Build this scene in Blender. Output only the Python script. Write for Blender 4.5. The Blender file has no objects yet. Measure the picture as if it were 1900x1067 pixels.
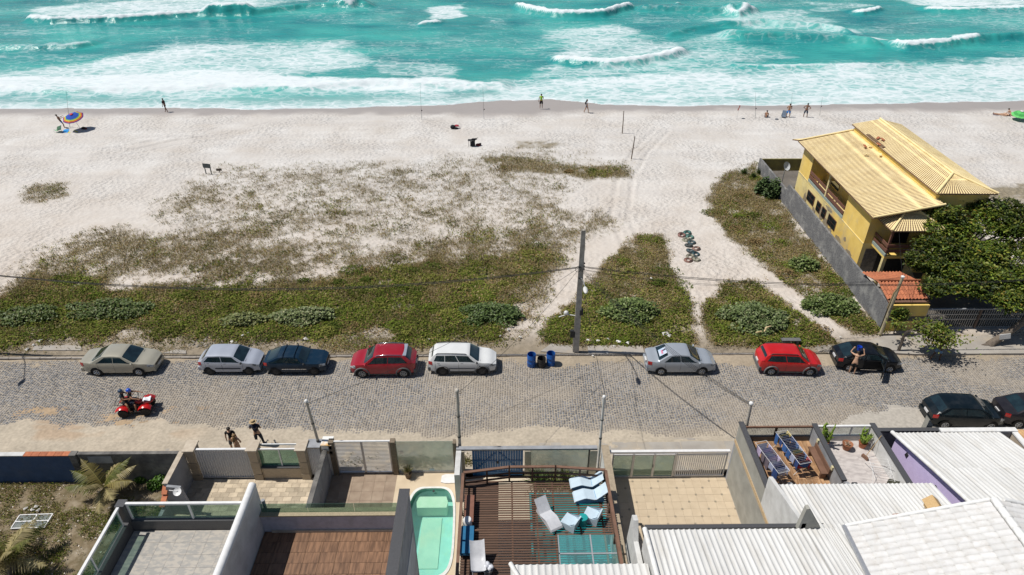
import bpy, bmesh, math, random
import numpy as np
from mathutils import Vector, Matrix
random.seed(7); RNG = np.random.default_rng(11)
scene = bpy.context.scene
COL = scene.collection
R = math.radians

# ---------------------------------------------------------------- camera
CAM_H, FPX, PITCH, YAW = 28.0, 1267.0, R(33.3), R(0.57)
cd = bpy.data.cameras.new('camera'); cam = bpy.data.objects.new('camera', cd); COL.objects.link(cam)
cam.location = (0, 0, CAM_H); cam.rotation_euler = (R(90) - PITCH, 0, -YAW)
cd.sensor_width = 36.0; cd.lens = 36.0 * FPX / 1900.0; cd.clip_start = 0.5; cd.clip_end = 6000
scene.camera = cam

# ---------------------------------------------------------------- sky and sun
SHX, SHY = 0.55, -0.035            # shadow travel per metre of height
elev = math.atan(1.0 / math.hypot(SHX, SHY))
w = bpy.data.worlds.new('World'); scene.world = w; w.use_nodes = True
nt = w.node_tree; bg = nt.nodes['Background']
sk = nt.nodes.new('ShaderNodeTexSky'); sk.sky_type = 'NISHITA'; sk.sun_disc = False
sk.sun_elevation = elev; sk.sun_rotation = math.atan2(-SHX, -SHY); sk.air_density = 1.0; sk.dust_density = 0.6
nt.links.new(sk.outputs[0], bg.inputs[0]); bg.inputs[1].default_value = 0.066
sd = bpy.data.lights.new('sun', 'SUN'); sd.energy = 4.7; sd.angle = R(0.53); sd.color = (1.0, 0.955, 0.88)
sun = bpy.data.objects.new('sun', sd); COL.objects.link(sun)
sun.rotation_euler = Vector((SHX, SHY, -1)).to_track_quat('-Z', 'Y').to_euler(); sun.location = (-30, 30, 60)
scene.view_settings.view_transform = 'Standard'; scene.view_settings.look = 'None'
scene.view_settings.exposure = 0.0; scene.view_settings.gamma = 1.0

# ---------------------------------------------------------------- surveying: sight lines met with real planes
def ray(px, py):
    a = (px - 950) / FPX; b = -(py - 533.5) / FPX
    y = math.cos(PITCH) + b * math.sin(PITCH); z = -math.sin(PITCH) + b * math.cos(PITCH)
    c, s = math.cos(YAW), math.sin(YAW)
    return (a * c + y * s, -a * s + y * c, z)
def P(px, py, z=0.0):
    r = ray(px, py); t = (z - CAM_H) / r[2]; return (r[0] * t, r[1] * t, z)
def AY(px, py, Y):
    r = ray(px, py); t = Y / r[1]; return (r[0] * t, Y, CAM_H + r[2] * t)
def AX(px, py, X):
    r = ray(px, py); t = X / r[0]; return (X, r[1] * t, CAM_H + r[2] * t)

# ---------------------------------------------------------------- materials
MATS = {}
def inp(n, k, v):
    if k in n.inputs: n.inputs[k].default_value = v
def rgb(c): return (c[0], c[1], c[2], 1.0)
def pm(name, col, col2=None, scale=6.0, detail=4.0, rough=0.6, bump=0.0, bscale=30.0, metal=0.0, spec=0.4,
       rnd=0.0, coat=0.0, stain=None, stscale=1.2, stamt=0.5, alpha=None, stretch=(1, 1, 1), lo=0.35, hi=0.65):
    """painted / mineral / timber surface: two tones mixed by noise, stains, fine relief, per-piece variation"""
    if name in MATS: return MATS[name]
    m = bpy.data.materials.new(name); m.use_nodes = True; MATS[name] = m
    t = m.node_tree; N = t.nodes; Lk = t.links; b = N['Principled BSDF']
    inp(b, 'Roughness', rough); inp(b, 'Metallic', metal); inp(b, 'Specular IOR Level', spec)
    if coat: inp(b, 'Coat Weight', coat); inp(b, 'Coat Roughness', 0.04)
    tc = N.new('ShaderNodeTexCoord'); mp = N.new('ShaderNodeMapping'); mp.inputs['Scale'].default_value = stretch
    if rnd:   # every piece cut from another part of the grain
        oi = N.new('ShaderNodeObjectInfo'); ml = N.new('ShaderNodeVectorMath'); ml.operation = 'MULTIPLY_ADD'; cb = N.new('ShaderNodeCombineXYZ')
        Lk.new(oi.outputs['Random'], cb.inputs[0]); Lk.new(oi.outputs['Random'], cb.inputs[1]); ml.inputs[1].default_value = (71.0, 43.0, 0)
        Lk.new(cb.outputs[0], ml.inputs[0]); Lk.new(tc.outputs['Object'], ml.inputs[2]); Lk.new(ml.outputs[0], mp.inputs['Vector'])
    else: Lk.new(tc.outputs['Object'], mp.inputs['Vector'])
    if col2 is None: col2 = tuple(c * 0.86 for c in col)
    nz = N.new('ShaderNodeTexNoise'); nz.inputs['Scale'].default_value = scale; nz.inputs['Detail'].default_value = detail
    Lk.new(mp.outputs[0], nz.inputs['Vector'])
    rp = N.new('ShaderNodeValToRGB'); rp.color_ramp.elements[0].position = lo; rp.color_ramp.elements[1].position = hi
    rp.color_ramp.elements[0].color = rgb(col); rp.color_ramp.elements[1].color = rgb(col2)
    Lk.new(nz.outputs['Fac'], rp.inputs[0]); out = rp.outputs[0]
    if stain:
        n2 = N.new('ShaderNodeTexNoise'); n2.inputs['Scale'].default_value = stscale; n2.inputs['Detail'].default_value = 8; n2.inputs['Roughness'].default_value = 0.7
        Lk.new(mp.outputs[0], n2.inputs['Vector'])
        r2 = N.new('ShaderNodeValToRGB'); r2.color_ramp.elements[0].position = 0.48; r2.color_ramp.elements[1].position = 0.66
        r2.color_ramp.elements[0].color = (0, 0, 0, 1); r2.color_ramp.elements[1].color = (stamt,) * 3 + (1,)
        Lk.new(n2.outputs['Fac'], r2.inputs[0])
        mx = N.new('ShaderNodeMixRGB'); mx.inputs[2].default_value = rgb(stain)
        Lk.new(r2.outputs[0], mx.inputs[0]); Lk.new(out, mx.inputs[1]); out = mx.outputs[0]
    if rnd:
        oi = N.new('ShaderNodeObjectInfo'); mr = N.new('ShaderNodeMapRange')
        mr.inputs[3].default_value = 1 - rnd; mr.inputs[4].default_value = 1 + rnd
        Lk.new(oi.outputs['Random'], mr.inputs[0])
        hs = N.new('ShaderNodeHueSaturation'); Lk.new(mr.outputs[0], hs.inputs['Value']); Lk.new(out, hs.inputs['Color']); out = hs.outputs[0]
    Lk.new(out, b.inputs['Base Color'])
    if bump:
        n3 = N.new('ShaderNodeTexNoise'); n3.inputs['Scale'].default_value = bscale; n3.inputs['Detail'].default_value = 5
        Lk.new(mp.outputs[0], n3.inputs['Vector'])
        bp = N.new('ShaderNodeBump'); bp.inputs['Strength'].default_value = min(1, bump); bp.inputs['Distance'].default_value = 0.02
        Lk.new(n3.outputs['Fac'], bp.inputs['Height']); Lk.new(bp.outputs[0], b.inputs['Normal'])
    return m
def glassmat(name, col, alpha=0.35, rough=0.03):
    """tinted pane: part clear, part tinted reflecting glass"""
    if name in MATS: return MATS[name]
    m = bpy.data.materials.new(name); m.use_nodes = True; MATS[name] = m
    t = m.node_tree; N = t.nodes; Lk = t.links; b = N['Principled BSDF']; o = N['Material Output']
    nz = N.new('ShaderNodeTexNoise'); nz.inputs['Scale'].default_value = 3.0; nz.inputs['Detail'].default_value = 6
    tc = N.new('ShaderNodeTexCoord'); Lk.new(tc.outputs['Object'], nz.inputs['Vector'])
    mr = N.new('ShaderNodeMapRange'); mr.inputs[3].default_value = alpha * 0.75; mr.inputs[4].default_value = min(1, alpha * 1.25)
    Lk.new(nz.outputs['Fac'], mr.inputs[0])
    inp(b, 'Base Color', rgb(col)); inp(b, 'Roughness', rough); inp(b, 'Specular IOR Level', 0.6)
    tr = N.new('ShaderNodeBsdfTransparent'); tr.inputs[0].default_value = (0.72 + 0.28 * col[0] / max(col), 0.72 + 0.28 * col[1] / max(col), 0.72 + 0.28 * col[2] / max(col), 1)
    ms = N.new('ShaderNodeMixShader'); Lk.new(mr.outputs[0], ms.inputs[0]); Lk.new(tr.outputs[0], ms.inputs[1]); Lk.new(b.outputs[0], ms.inputs[2])
    Lk.new(ms.outputs[0], o.inputs['Surface']); return m
def attrmat(name, attr='col', rough=0.7, noise=0.25, nscale=20, bump=0.0, bscale=40, spec=0.25, transl=0.0):
    """colour stored per piece on the mesh, broken up by noise"""
    if name in MATS: return MATS[name]
    m = bpy.data.materials.new(name); m.use_nodes = True; MATS[name] = m
    t = m.node_tree; N = t.nodes; Lk = t.links; b = N['Principled BSDF']
    inp(b, 'Roughness', rough); inp(b, 'Specular IOR Level', spec)
    at = N.new('ShaderNodeAttribute'); at.attribute_name = attr
    tc = N.new('ShaderNodeTexCoord'); nz = N.new('ShaderNodeTexNoise'); nz.inputs['Scale'].default_value = nscale; nz.inputs['Detail'].default_value = 5
    Lk.new(tc.outputs['Object'], nz.inputs['Vector'])
    mr = N.new('ShaderNodeMapRange'); mr.inputs[1].default_value = 0.25; mr.inputs[2].default_value = 0.75
    mr.inputs[3].default_value = 1 - noise; mr.inputs[4].default_value = 1 + noise
    Lk.new(nz.outputs['Fac'], mr.inputs[0])
    hs = N.new('ShaderNodeHueSaturation'); Lk.new(at.outputs['Color'], hs.inputs['Color']); Lk.new(mr.outputs[0], hs.inputs['Value'])
    Lk.new(hs.outputs[0], b.inputs['Base Color'])
    if bump:
        n3 = N.new('ShaderNodeTexNoise'); n3.inputs['Scale'].default_value = bscale; n3.inputs['Detail'].default_value = 4
        Lk.new(tc.outputs['Object'], n3.inputs['Vector'])
        bp = N.new('ShaderNodeBump'); bp.inputs['Strength'].default_value = bump; bp.inputs['Distance'].default_value = 0.02
        Lk.new(n3.outputs['Fac'], bp.inputs['Height']); Lk.new(bp.outputs[0], b.inputs['Normal'])
    if transl:
        o = N['Material Output']; tl = N.new('ShaderNodeBsdfTranslucent'); Lk.new(hs.outputs[0], tl.inputs[0])
        ms = N.new('ShaderNodeMixShader'); ms.inputs[0].default_value = transl
        Lk.new(b.outputs[0], ms.inputs[1]); Lk.new(tl.outputs[0], ms.inputs[2]); Lk.new(ms.outputs[0], o.inputs['Surface'])
    return m

# ---------------------------------------------------------------- mesh building
class MB:
    def __init__(s): s.v = []; s.f = []
    def add(s, vs, fs):
        o = len(s.v); s.v += [tuple(p) for p in vs]; s.f += [tuple(i + o for i in f) for f in fs]; return s
    def box(s, x0, x1, y0, y1, z0, z1, M=None):
        vs = [(x, y, z) for z in (z0, z1) for y in (y0, y1) for x in (x0, x1)]
        if M is not None: vs = [M @ Vector(p) for p in vs]
        return s.add(vs, [(0, 2, 3, 1), (4, 5, 7, 6), (0, 1, 5, 4), (2, 6, 7, 3), (0, 4, 6, 2), (1, 3, 7, 5)])
    def cbox(s, c, d, rz=0, rx=0, ry=0):
        M = Matrix.Translation(c) @ Matrix.Rotation(rz, 4, 'Z') @ Matrix.Rotation(ry, 4, 'Y') @ Matrix.Rotation(rx, 4, 'X')
        return s.box(-d[0] / 2, d[0] / 2, -d[1] / 2, d[1] / 2, -d[2] / 2, d[2] / 2, M)
    def prism(s, pts, z0, z1):
        n = len(pts); vs = [(p[0], p[1], z0) for p in pts] + [(p[0], p[1], z1) for p in pts]
        return s.add(vs, [tuple(range(n))[::-1], tuple(range(n, 2 * n))] + [(i, (i + 1) % n, n + (i + 1) % n, n + i) for i in range(n)])
    def extr(s, pts, d):
        """planar polygon pushed along d"""
        n = len(pts); vs = [tuple(p) for p in pts] + [(p[0] + d[0], p[1] + d[1], p[2] + d[2]) for p in pts]
        return s.add(vs, [tuple(range(n))[::-1], tuple(range(n, 2 * n))] + [(i, (i + 1) % n, n + (i + 1) % n, n + i) for i in range(n)])
    def tube(s, path, r, seg=6, cap=True):
        path = [Vector(p) for p in path]; n = len(path)
        rs = r if isinstance(r, (list, tuple)) else [r] * n
        up = Vector((0.13, 0.2, 1)); vs = []; prev = None
        for i, p in enumerate(path):
            d = (path[min(i + 1, n - 1)] - path[max(i - 1, 0)])
            if d.length < 1e-9: d = Vector((0, 0, 1))
            d.normalize()
            a = prev - d * prev.dot(d) if prev is not None else up.cross(d)
            if a.length < 1e-4: a = Vector((1, 0, 0)).cross(d)
            a.normalize(); prev = a; b = d.cross(a)
            for k in range(seg):
                t = 2 * math.pi * k / seg; vs.append(p + (a * math.cos(t) + b * math.sin(t)) * rs[i])
        fs = [(i * seg + k, i * seg + (k + 1) % seg, (i + 1) * seg + (k + 1) % seg, (i + 1) * seg + k) for i in range(n - 1) for k in range(seg)]
        if cap: fs += [tuple(range(seg))[::-1], tuple(range((n - 1) * seg, n * seg))]
        return s.add(vs, fs)
    def lathe(s, prof, c=(0, 0, 0), seg=16, M=None, cap=True):
        vs = []
        for r, z in prof:
            for k in range(seg):
                t = 2 * math.pi * k / seg; p = Vector((r * math.cos(t), r * math.sin(t), z))
                if M is not None: p = M @ p
                vs.append((p[0] + c[0], p[1] + c[1], p[2] + c[2]))
        n = len(prof)
        fs = [(i * seg + k, i * seg + (k + 1) % seg, (i + 1) * seg + (k + 1) % seg, (i + 1) * seg + k) for i in range(n - 1) for k in range(seg)]
        if cap: fs += [tuple(range(seg))[::-1], tuple(range((n - 1) * seg, n * seg))]
        return s.add(vs, fs)
    def grid(s, f, nu, nv):
        vs = [f(i / (nu - 1), j / (nv - 1)) for j in range(nv) for i in range(nu)]
        return s.add(vs, [(j * nu + i, j * nu + i + 1, (j + 1) * nu + i + 1, (j + 1) * nu + i) for j in range(nv - 1) for i in range(nu - 1)])
    def ell(s, c, r, seg=12, rings=8, M=None):
        pr = [(max(1e-3, math.sin(math.pi * i / rings)), -math.cos(math.pi * i / rings)) for i in range(rings + 1)]
        S = Matrix.Diagonal((r[0], r[1], r[2], 1)); S = (M @ S) if M is not None else S
        return s.lathe(pr, c, seg, S)
def mesh_of(mb, name, smooth=0.0, fix=True):
    me = bpy.data.meshes.new(name); me.from_pydata(mb.v, [], mb.f); me.update()
    if fix:
        bm = bmesh.new(); bm.from_mesh(me); bmesh.ops.recalc_face_normals(bm, faces=bm.faces); bm.to_mesh(me); bm.free()
    if smooth:
        me.shade_smooth(); me.set_sharp_from_angle(angle=R(smooth))
    return me
def obj(name, mesh, mat, parent=None, loc=None, rz=0.0):
    o = bpy.data.objects.new(name, mesh); COL.objects.link(o)
    if mat is not None and not mesh.materials: mesh.materials.append(mat)
    if parent is not None: o.parent = parent
    if loc is not None: o.location = loc
    if rz: o.rotation_euler[2] = rz
    return o
def part(name, mb, mat, parent=None, smooth=0.0, loc=None, rz=0.0):
    return obj(name, mesh_of(mb, name, smooth), mat, parent, loc, rz)
def tag(o, label, cat, group=None, kind=None):
    if label: o['label'] = label
    if cat: o['category'] = cat
    if group: o['group'] = group
    if kind: o['kind'] = kind
    return o
def thing(name, label, cat, loc=(0, 0, 0), rz=0.0, group=None):
    o = bpy.data.objects.new(name, None); COL.objects.link(o); o.location = loc; o.rotation_euler[2] = rz
    o.empty_display_size = 0.2
    return tag(o, label, cat, group)
def struct(name, mb, mat, parent=None, smooth=0.0):
    o = part(name, mb, mat, parent, smooth)
    if parent is None: o['kind'] = 'structure'
    return o
def box(name, x0, x1, y0, y1, z0, z1, mat, parent=None):
    return part(name, MB().box(x0, x1, y0, y1, z0, z1), mat, parent)
def npmesh(name, V, F, mat, cols=None, smooth=False, kind=None, parent=None, attrs=None):
    """V (n,3), F (m,k) arrays"""
    me = bpy.data.meshes.new(name); k = F.shape[1]
    me.vertices.add(len(V)); me.vertices.foreach_set('co', np.ascontiguousarray(V, dtype=np.float32).ravel())
    me.loops.add(F.size); me.loops.foreach_set('vertex_index', np.ascontiguousarray(F, dtype=np.int32).ravel())
    me.polygons.add(len(F)); me.polygons.foreach_set('loop_start', np.arange(0, F.size, k, dtype=np.int32))
    me.update(calc_edges=True)
    if cols is not None:
        a = me.color_attributes.new('col', 'FLOAT_COLOR', 'POINT'); c4 = np.ones((len(V), 4), np.float32); c4[:, :3] = cols
        a.data.foreach_set('color', c4.ravel())
    for n_, arr in (attrs or {}).items():
        a = me.attributes.new(n_, 'FLOAT', 'POINT'); a.data.foreach_set('value', np.ascontiguousarray(arr, dtype=np.float32))
    if smooth: me.shade_smooth()
    me.materials.append(mat)
    o = bpy.data.objects.new(name, me); COL.objects.link(o)
    if kind: o['kind'] = kind
    if parent is not None: o.parent = parent
    return o
def dup(o, parent=None, loc=None, rz=None):
    c = o.copy(); COL.objects.link(c)
    if parent is not None: c.parent = parent
    if loc is not None: c.location = loc
    if rz is not None: c.rotation_euler[2] = rz
    for ch in list(o.children): dup(ch, c)
    return c

# ---------------------------------------------------------------- numpy noise and polygon masks
def vnoise(x, y, seed=0):
    xi = np.floor(x).astype(np.int64); yi = np.floor(y).astype(np.int64); fx = x - xi; fy = y - yi
    def h(i, j):
        n = (i * 374761393 + j * 668265263 + seed * 1442695041) & 0x7fffffff
        n = ((n ^ (n >> 13)) * 1274126177) & 0x7fffffff
        return ((n ^ (n >> 16)) & 0xffff) / 65535.0
    ux = fx * fx * (3 - 2 * fx); uy = fy * fy * (3 - 2 * fy)
    return (h(xi, yi) * (1 - ux) + h(xi + 1, yi) * ux) * (1 - uy) + (h(xi, yi + 1) * (1 - ux) + h(xi + 1, yi + 1) * ux) * uy
def fbm(x, y, oct=4, seed=0):
    a = 0.5; s = 0; t = 0
    for o in range(oct):
        s = s + a * vnoise(x * 2 ** o, y * 2 ** o, seed + o * 17); t += a; a *= 0.5
    return s / t
def sstep(a, b, x):
    t = np.clip((x - a) / (b - a), 0, 1); return t * t * (3 - 2 * t)
def polysd(poly, x, y):
    """signed distance to polygon, positive inside"""
    d = np.full(x.shape, 1e9); ins = np.zeros(x.shape, bool); n = len(poly)
    for i in range(n):
        ax, ay = poly[i]; bx, by = poly[(i + 1) % n]
        ex, ey = bx - ax, by - ay; px, py = x - ax, y - ay
        t = np.clip((px * ex + py * ey) / (ex * ex + ey * ey + 1e-12), 0, 1)
        d = np.minimum(d, np.hypot(px - t * ex, py - t * ey))
        c = ((ay > y) != (by > y)) & (x < (bx - ax) * (y - ay) / (by - ay + 1e-12) + ax)
        ins ^= c
    return np.where(ins, d, -d)
def gpoly(pts, z=0.0): return [P(a, b, z)[:2] for a, b in pts]
# ================================================================ THE SETTING
ROAD0, ROAD1 = 27.15, 34.45        # near and far edge of the carriageway
def dune(x, y):
    z = 0.10 + 0.16 * (fbm(x * 0.09, y * 0.09, 3, 5) - 0.5) + 0.07 * (fbm(x * 0.6, y * 0.6, 2, 9) - 0.5)
    k = sstep(35.5, 40, y); z = 0.10 + (z - 0.10) * k
    return z - 0.055 * np.maximum(0, y - 79.0)
# ---- where plants grow, surveyed on the ground: (outline, density, softness)
VEG = [
 ([(-40,652),(-40,545),(60,505),(200,512),(400,532),(520,517),(640,502),(760,485),(880,470),(1010,462),(1050,482),(1020,530),(985,585),(930,646)], 1.0, 1.9),
 ([(20,515),(90,460),(165,432),(300,428),(400,412),(520,440),(700,455),(860,432),(960,412),(1100,398),(1135,412),(1060,470),(880,490),(640,515),(400,545),(200,530)], 0.68, 2.4),
 ([(330,340),(420,312),(560,312),(760,302),(870,290),(960,266),(1030,266),(1050,290),(1165,302),(1165,325),(1060,345),(1050,390),(1130,405),(900,445),(600,455),(330,445),(290,420)], 0.42, 2.4),
 ([(870,292),(950,286),(1050,302),(1120,304),(1165,310),(1165,328),(1100,334),(1000,330),(900,314)], 0.85, 1.0),
 ([(930,278),(960,266),(1030,267),(1030,278),(960,284)], 0.8, 0.9),
 ([(640,318),(740,306),(770,330),(690,345),(560,330)], 0.45, 1.5),
 ([(880,400),(1000,372),(1060,372),(1040,400),(940,420)], 0.5, 1.5),
 ([(42,352),(80,338),(122,346),(122,366),(82,384),(44,376)], 0.62, 1.2),
 ([(995,645),(1012,600),(1058,565),(1100,512),(1142,462),(1182,432),(1228,438),(1245,480),(1272,545),(1285,615),(1290,650),(1100,652)], 0.92, 0.5),
 ([(1400,303),(1412,316),(1455,382),(1556,505),(1608,570),(1645,620),(1580,626),(1500,572),(1440,530),(1380,470),(1332,420),(1314,370),(1338,332)], 0.88, 0.7),
 ([(1335,526),(1400,520),(1455,566),(1520,605),(1560,642),(1320,648),(1308,590)], 0.93, 0.5),
 ([(1820,350),(1900,345),(1960,352),(1960,385),(1850,380)], 0.8, 0.8),
]
VEGW = [(gpoly(p), wgt, sf) for p, wgt, sf in VEG]
TRAIL = [gpoly([(1500,565),(1545,600),(1565,630),(1545,630),(1520,602),(1478,572),(1440,535),(1400,500),(1430,510)])]
def vegdens(x, y):
    d = np.zeros(x.shape); wob = 4.2 * (fbm(x * 0.35, y * 0.35, 5, 31) - 0.5)
    for poly, wgt, sf in VEGW:
        d = np.maximum(d, wgt * sstep(-sf, sf, polysd(poly, x, y) + wob * min(1, sf * .75)))
    for poly in TRAIL: d *= 1 - 0.9 * sstep(-0.25, 0.25, polysd(poly, x, y))
    # bare soil along the kerb
    d *= 0.45 + 0.55 * sstep(34.5, 35.3, y + 1.6 * (fbm(x * 0.5, y * 0.5, 3, 77) - 0.5))
    return d
def vegkeep(x, y, d):
    n = 0.62 * fbm(x * 0.75, y * 0.75, 4, 41) + 0.38 * fbm(x * 2.6, y * 2.6, 3, 43)
    th = 0.76 - 0.50 * d
    c = sstep(th - 0.13, th + 0.15, n); sp = 0.48 * sstep(.38, .66, fbm(x * 3.1, y * 3.1, 3, 45)) * sstep(.05, .25, d)
    return np.maximum(c, sp) * sstep(0.02, 0.2, d)

# ---- sand sheet from the kerb to below the water line
gx = np.linspace(-84, 84, 800); gy = np.linspace(34.5, 98, 330)
X, Y = np.meshgrid(gx, gy); x = X.ravel(); y = Y.ravel(); z = dune(x, y)
# wheel tracks pressed into the sand
for line in ([(-40,292),(60,290),(150,298),(230,286),(320,266),(420,254),(560,248),(760,243)], [(-40,270),(80,278),(170,284),(250,272),(340,254),(470,246)], [(250,262),(420,240),(640,236),(900,240)], [(1180,470),(1150,400),(1160,330),(1190,280),(1230,240)], [(480,262),(640,258),(800,262)]):
    q = gpoly(line, .1)
    for off in (-.75, .75):
        d = np.full(x.shape, 9e9)
        for (ax, ay), (bx, by) in zip(q[:-1], q[1:]):
            ln = math.hypot(bx - ax, by - ay); nx_, ny_ = -(by - ay) / ln * off, (bx - ax) / ln * off
            t_ = np.clip(((x - ax - nx_) * (bx - ax) + (y - ay - ny_) * (by - ay)) / ln ** 2, 0, 1); d = np.minimum(d, np.hypot(x - ax - nx_ - t_ * (bx - ax), y - ay - ny_ - t_ * (by - ay)))
        z = z - .065 * np.exp(-(d / .2) ** 2) + .045 * np.exp(-((d - .42) / .18) ** 2)
dn = vegdens(x, y); kp = vegkeep(x, y, dn)
litter = np.clip(0.72 * kp * (0.45 + 0.55 * dn) + 0.25 * sstep(.6, .95, dn), 0, 1)
wet = sstep(0.02, -0.13, z + 0.05 * (fbm(x * 0.12, y * 0.3, 3, 3) - 0.5))
dirt = sstep(37.8, 35.2, y + 1.2 * (fbm(x * 0.4, y * 0.4, 3, 8) - 0.5)) * 0.85
n1, n2 = len(gx), len(gy); I = np.arange(n1 * n2).reshape(n2, n1)
Fq = np.stack([I[:-1, :-1].ravel(), I[:-1, 1:].ravel(), I[1:, 1:].ravel(), I[1:, :-1].ravel()], 1)
def sandmat():
    m = bpy.data.materials.new('beach_sand'); m.use_nodes = True; t = m.node_tree; N = t.nodes; L = t.links; b = N['Principled BSDF']
    inp(b, 'Roughness', 0.9); inp(b, 'Specular IOR Level', 0.15)
    geo = N.new('ShaderNodeNewGeometry')
    def noise(sc, det=4, rough=.55, vec=None):
        n = N.new('ShaderNodeTexNoise'); n.inputs['Scale'].default_value = sc; n.inputs['Detail'].default_value = det; n.inputs['Roughness'].default_value = rough
        L.new(vec or geo.outputs['Position'], n.inputs['Vector']); return n.outputs['Fac']
    def ramp(f, a, c1, bb, c2):
        r = N.new('ShaderNodeValToRGB'); e = r.color_ramp.elements; e[0].position = a; e[1].position = bb; e[0].color = rgb(c1); e[1].color = rgb(c2); L.new(f, r.inputs[0]); return r.outputs[0]
    def mix(f, a, bcol):
        mx = N.new('ShaderNodeMixRGB'); L.new(f, mx.inputs[0]); L.new(a, mx.inputs[1])
        if isinstance(bcol, tuple): mx.inputs[2].default_value = rgb(bcol)
        else: L.new(bcol, mx.inputs[2])
        return mx.outputs[0]
    def attr(n): a = N.new('ShaderNodeAttribute'); a.attribute_name = n; return a.outputs['Fac']
    base = ramp(noise(0.25, 5), .35, (.60, .582, .56), .70, (.50, .462, .422))
    speck = ramp(noise(9.0, 3, .7), .55, (0, 0, 0), .75, (.5, .5, .5))
    base = mix(speck, base, (.36, .31, .26))
    mt = N.new('ShaderNodeMapping'); mt.inputs['Scale'].default_value = (.025, .9, 0); L.new(geo.outputs['Position'], mt.inputs['Vector'])
    band = ramp(noise(1.0, 5, .6, mt.outputs[0]), .42, (0, 0, 0), .62, (.5, .5, .5)); base = mix(band, base, (.49, .468, .45))
    sep = N.new('ShaderNodeSeparateXYZ'); L.new(geo.outputs['Position'], sep.inputs[0]); inl = N.new('ShaderNodeMapRange'); inl.inputs[1].default_value = 66; inl.inputs[2].default_value = 42; inl.inputs[4].default_value = .8; L.new(sep.outputs['Y'], inl.inputs[0]); base = mix(inl.outputs[0], base, ramp(noise(.5, 6, .65), .35, (.575, .515, .455), .7, (.50, .43, .365)))
    soil = ramp(noise(3.0, 6, .7), .35, (.115, .09, .04), .7, (.25, .20, .115))
    c = mix(attr('litter'), base, soil)
    c = mix(attr('dirt'), c, ramp(noise(1.6, 6, .7), .35, (.145, .115, .07), .7, (.27, .22, .155)))
    c = mix(attr('wet'), c, (.335, .305, .29))
    L.new(c, b.inputs['Base Color'])
    wr = N.new('ShaderNodeMapRange'); wr.inputs[3].default_value = .92; wr.inputs[4].default_value = .38; L.new(attr('wet'), wr.inputs[0]); L.new(wr.outputs[0], b.inputs['Roughness'])
    # trodden sand: footprints and wind ripples as relief
    vo = N.new('ShaderNodeTexVoronoi'); vo.feature = 'SMOOTH_F1'; vo.inputs['Scale'].default_value = 2.5; vo.inputs['Smoothness'].default_value = .35
    mp = N.new('ShaderNodeMapping'); mp.inputs['Scale'].default_value = (1, 1.25, 0); L.new(geo.outputs['Position'], mp.inputs['Vector']); L.new(mp.outputs[0], vo.inputs['Vector'])
    ad = N.new('ShaderNodeMath'); ad.operation = 'MULTIPLY_ADD'; L.new(noise(2.7, 5, .6, mp.outputs[0]), ad.inputs[0]); ad.inputs[1].default_value = 1.3; L.new(vo.outputs['Distance'], ad.inputs[2])
    iv = N.new('ShaderNodeMapRange'); iv.inputs[3].default_value = .85; iv.inputs[4].default_value = .05; L.new(attr('wet'), iv.inputs[0])
    tr = N.new('ShaderNodeMapRange'); tr.inputs[1].default_value = .38; tr.inputs[2].default_value = .6; tr.inputs[3].default_value = .25; tr.inputs[4].default_value = 1.0; L.new(noise(.16, 3), tr.inputs[0]); mu = N.new('ShaderNodeMath'); mu.operation = 'MULTIPLY'; L.new(iv.outputs[0], mu.inputs[0]); L.new(tr.outputs[0], mu.inputs[1])
    bp = N.new('ShaderNodeBump'); bp.inputs['Distance'].default_value = .17; L.new(ad.outputs[0], bp.inputs['Height']); L.new(mu.outputs[0], bp.inputs['Strength'])
    L.new(bp.outputs[0], b.inputs['Normal']); return m
sand = npmesh('sand_ground', np.stack([x, y, z], 1), Fq, sandmat(), smooth=True, kind='structure', attrs={'litter': litter, 'wet': wet, 'dirt': dirt})
# the land further out, to the horizon
M_far = pm('far_ground', (.40, .36, .30), (.30, .27, .2), scale=.05, rough=.95)
mb = MB()
for x0, x1, y0, y1, zz in ((-3000, 3000, -3000, 4000, -3.2), (-3000, -84, 34.5, 83, .08), (84, 3000, 34.5, 83, .08), (-3000, -36, -3000, 34.4, -.02), (36, 3000, -3000, 34.4, -.02), (-36, 36, -3000, 6, -.02)):
    mb.add([(x0, y0, zz), (x1, y0, zz), (x1, y1, zz), (x0, y1, zz)], [(0, 1, 2, 3)])
struct('land', mb, M_far)

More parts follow.
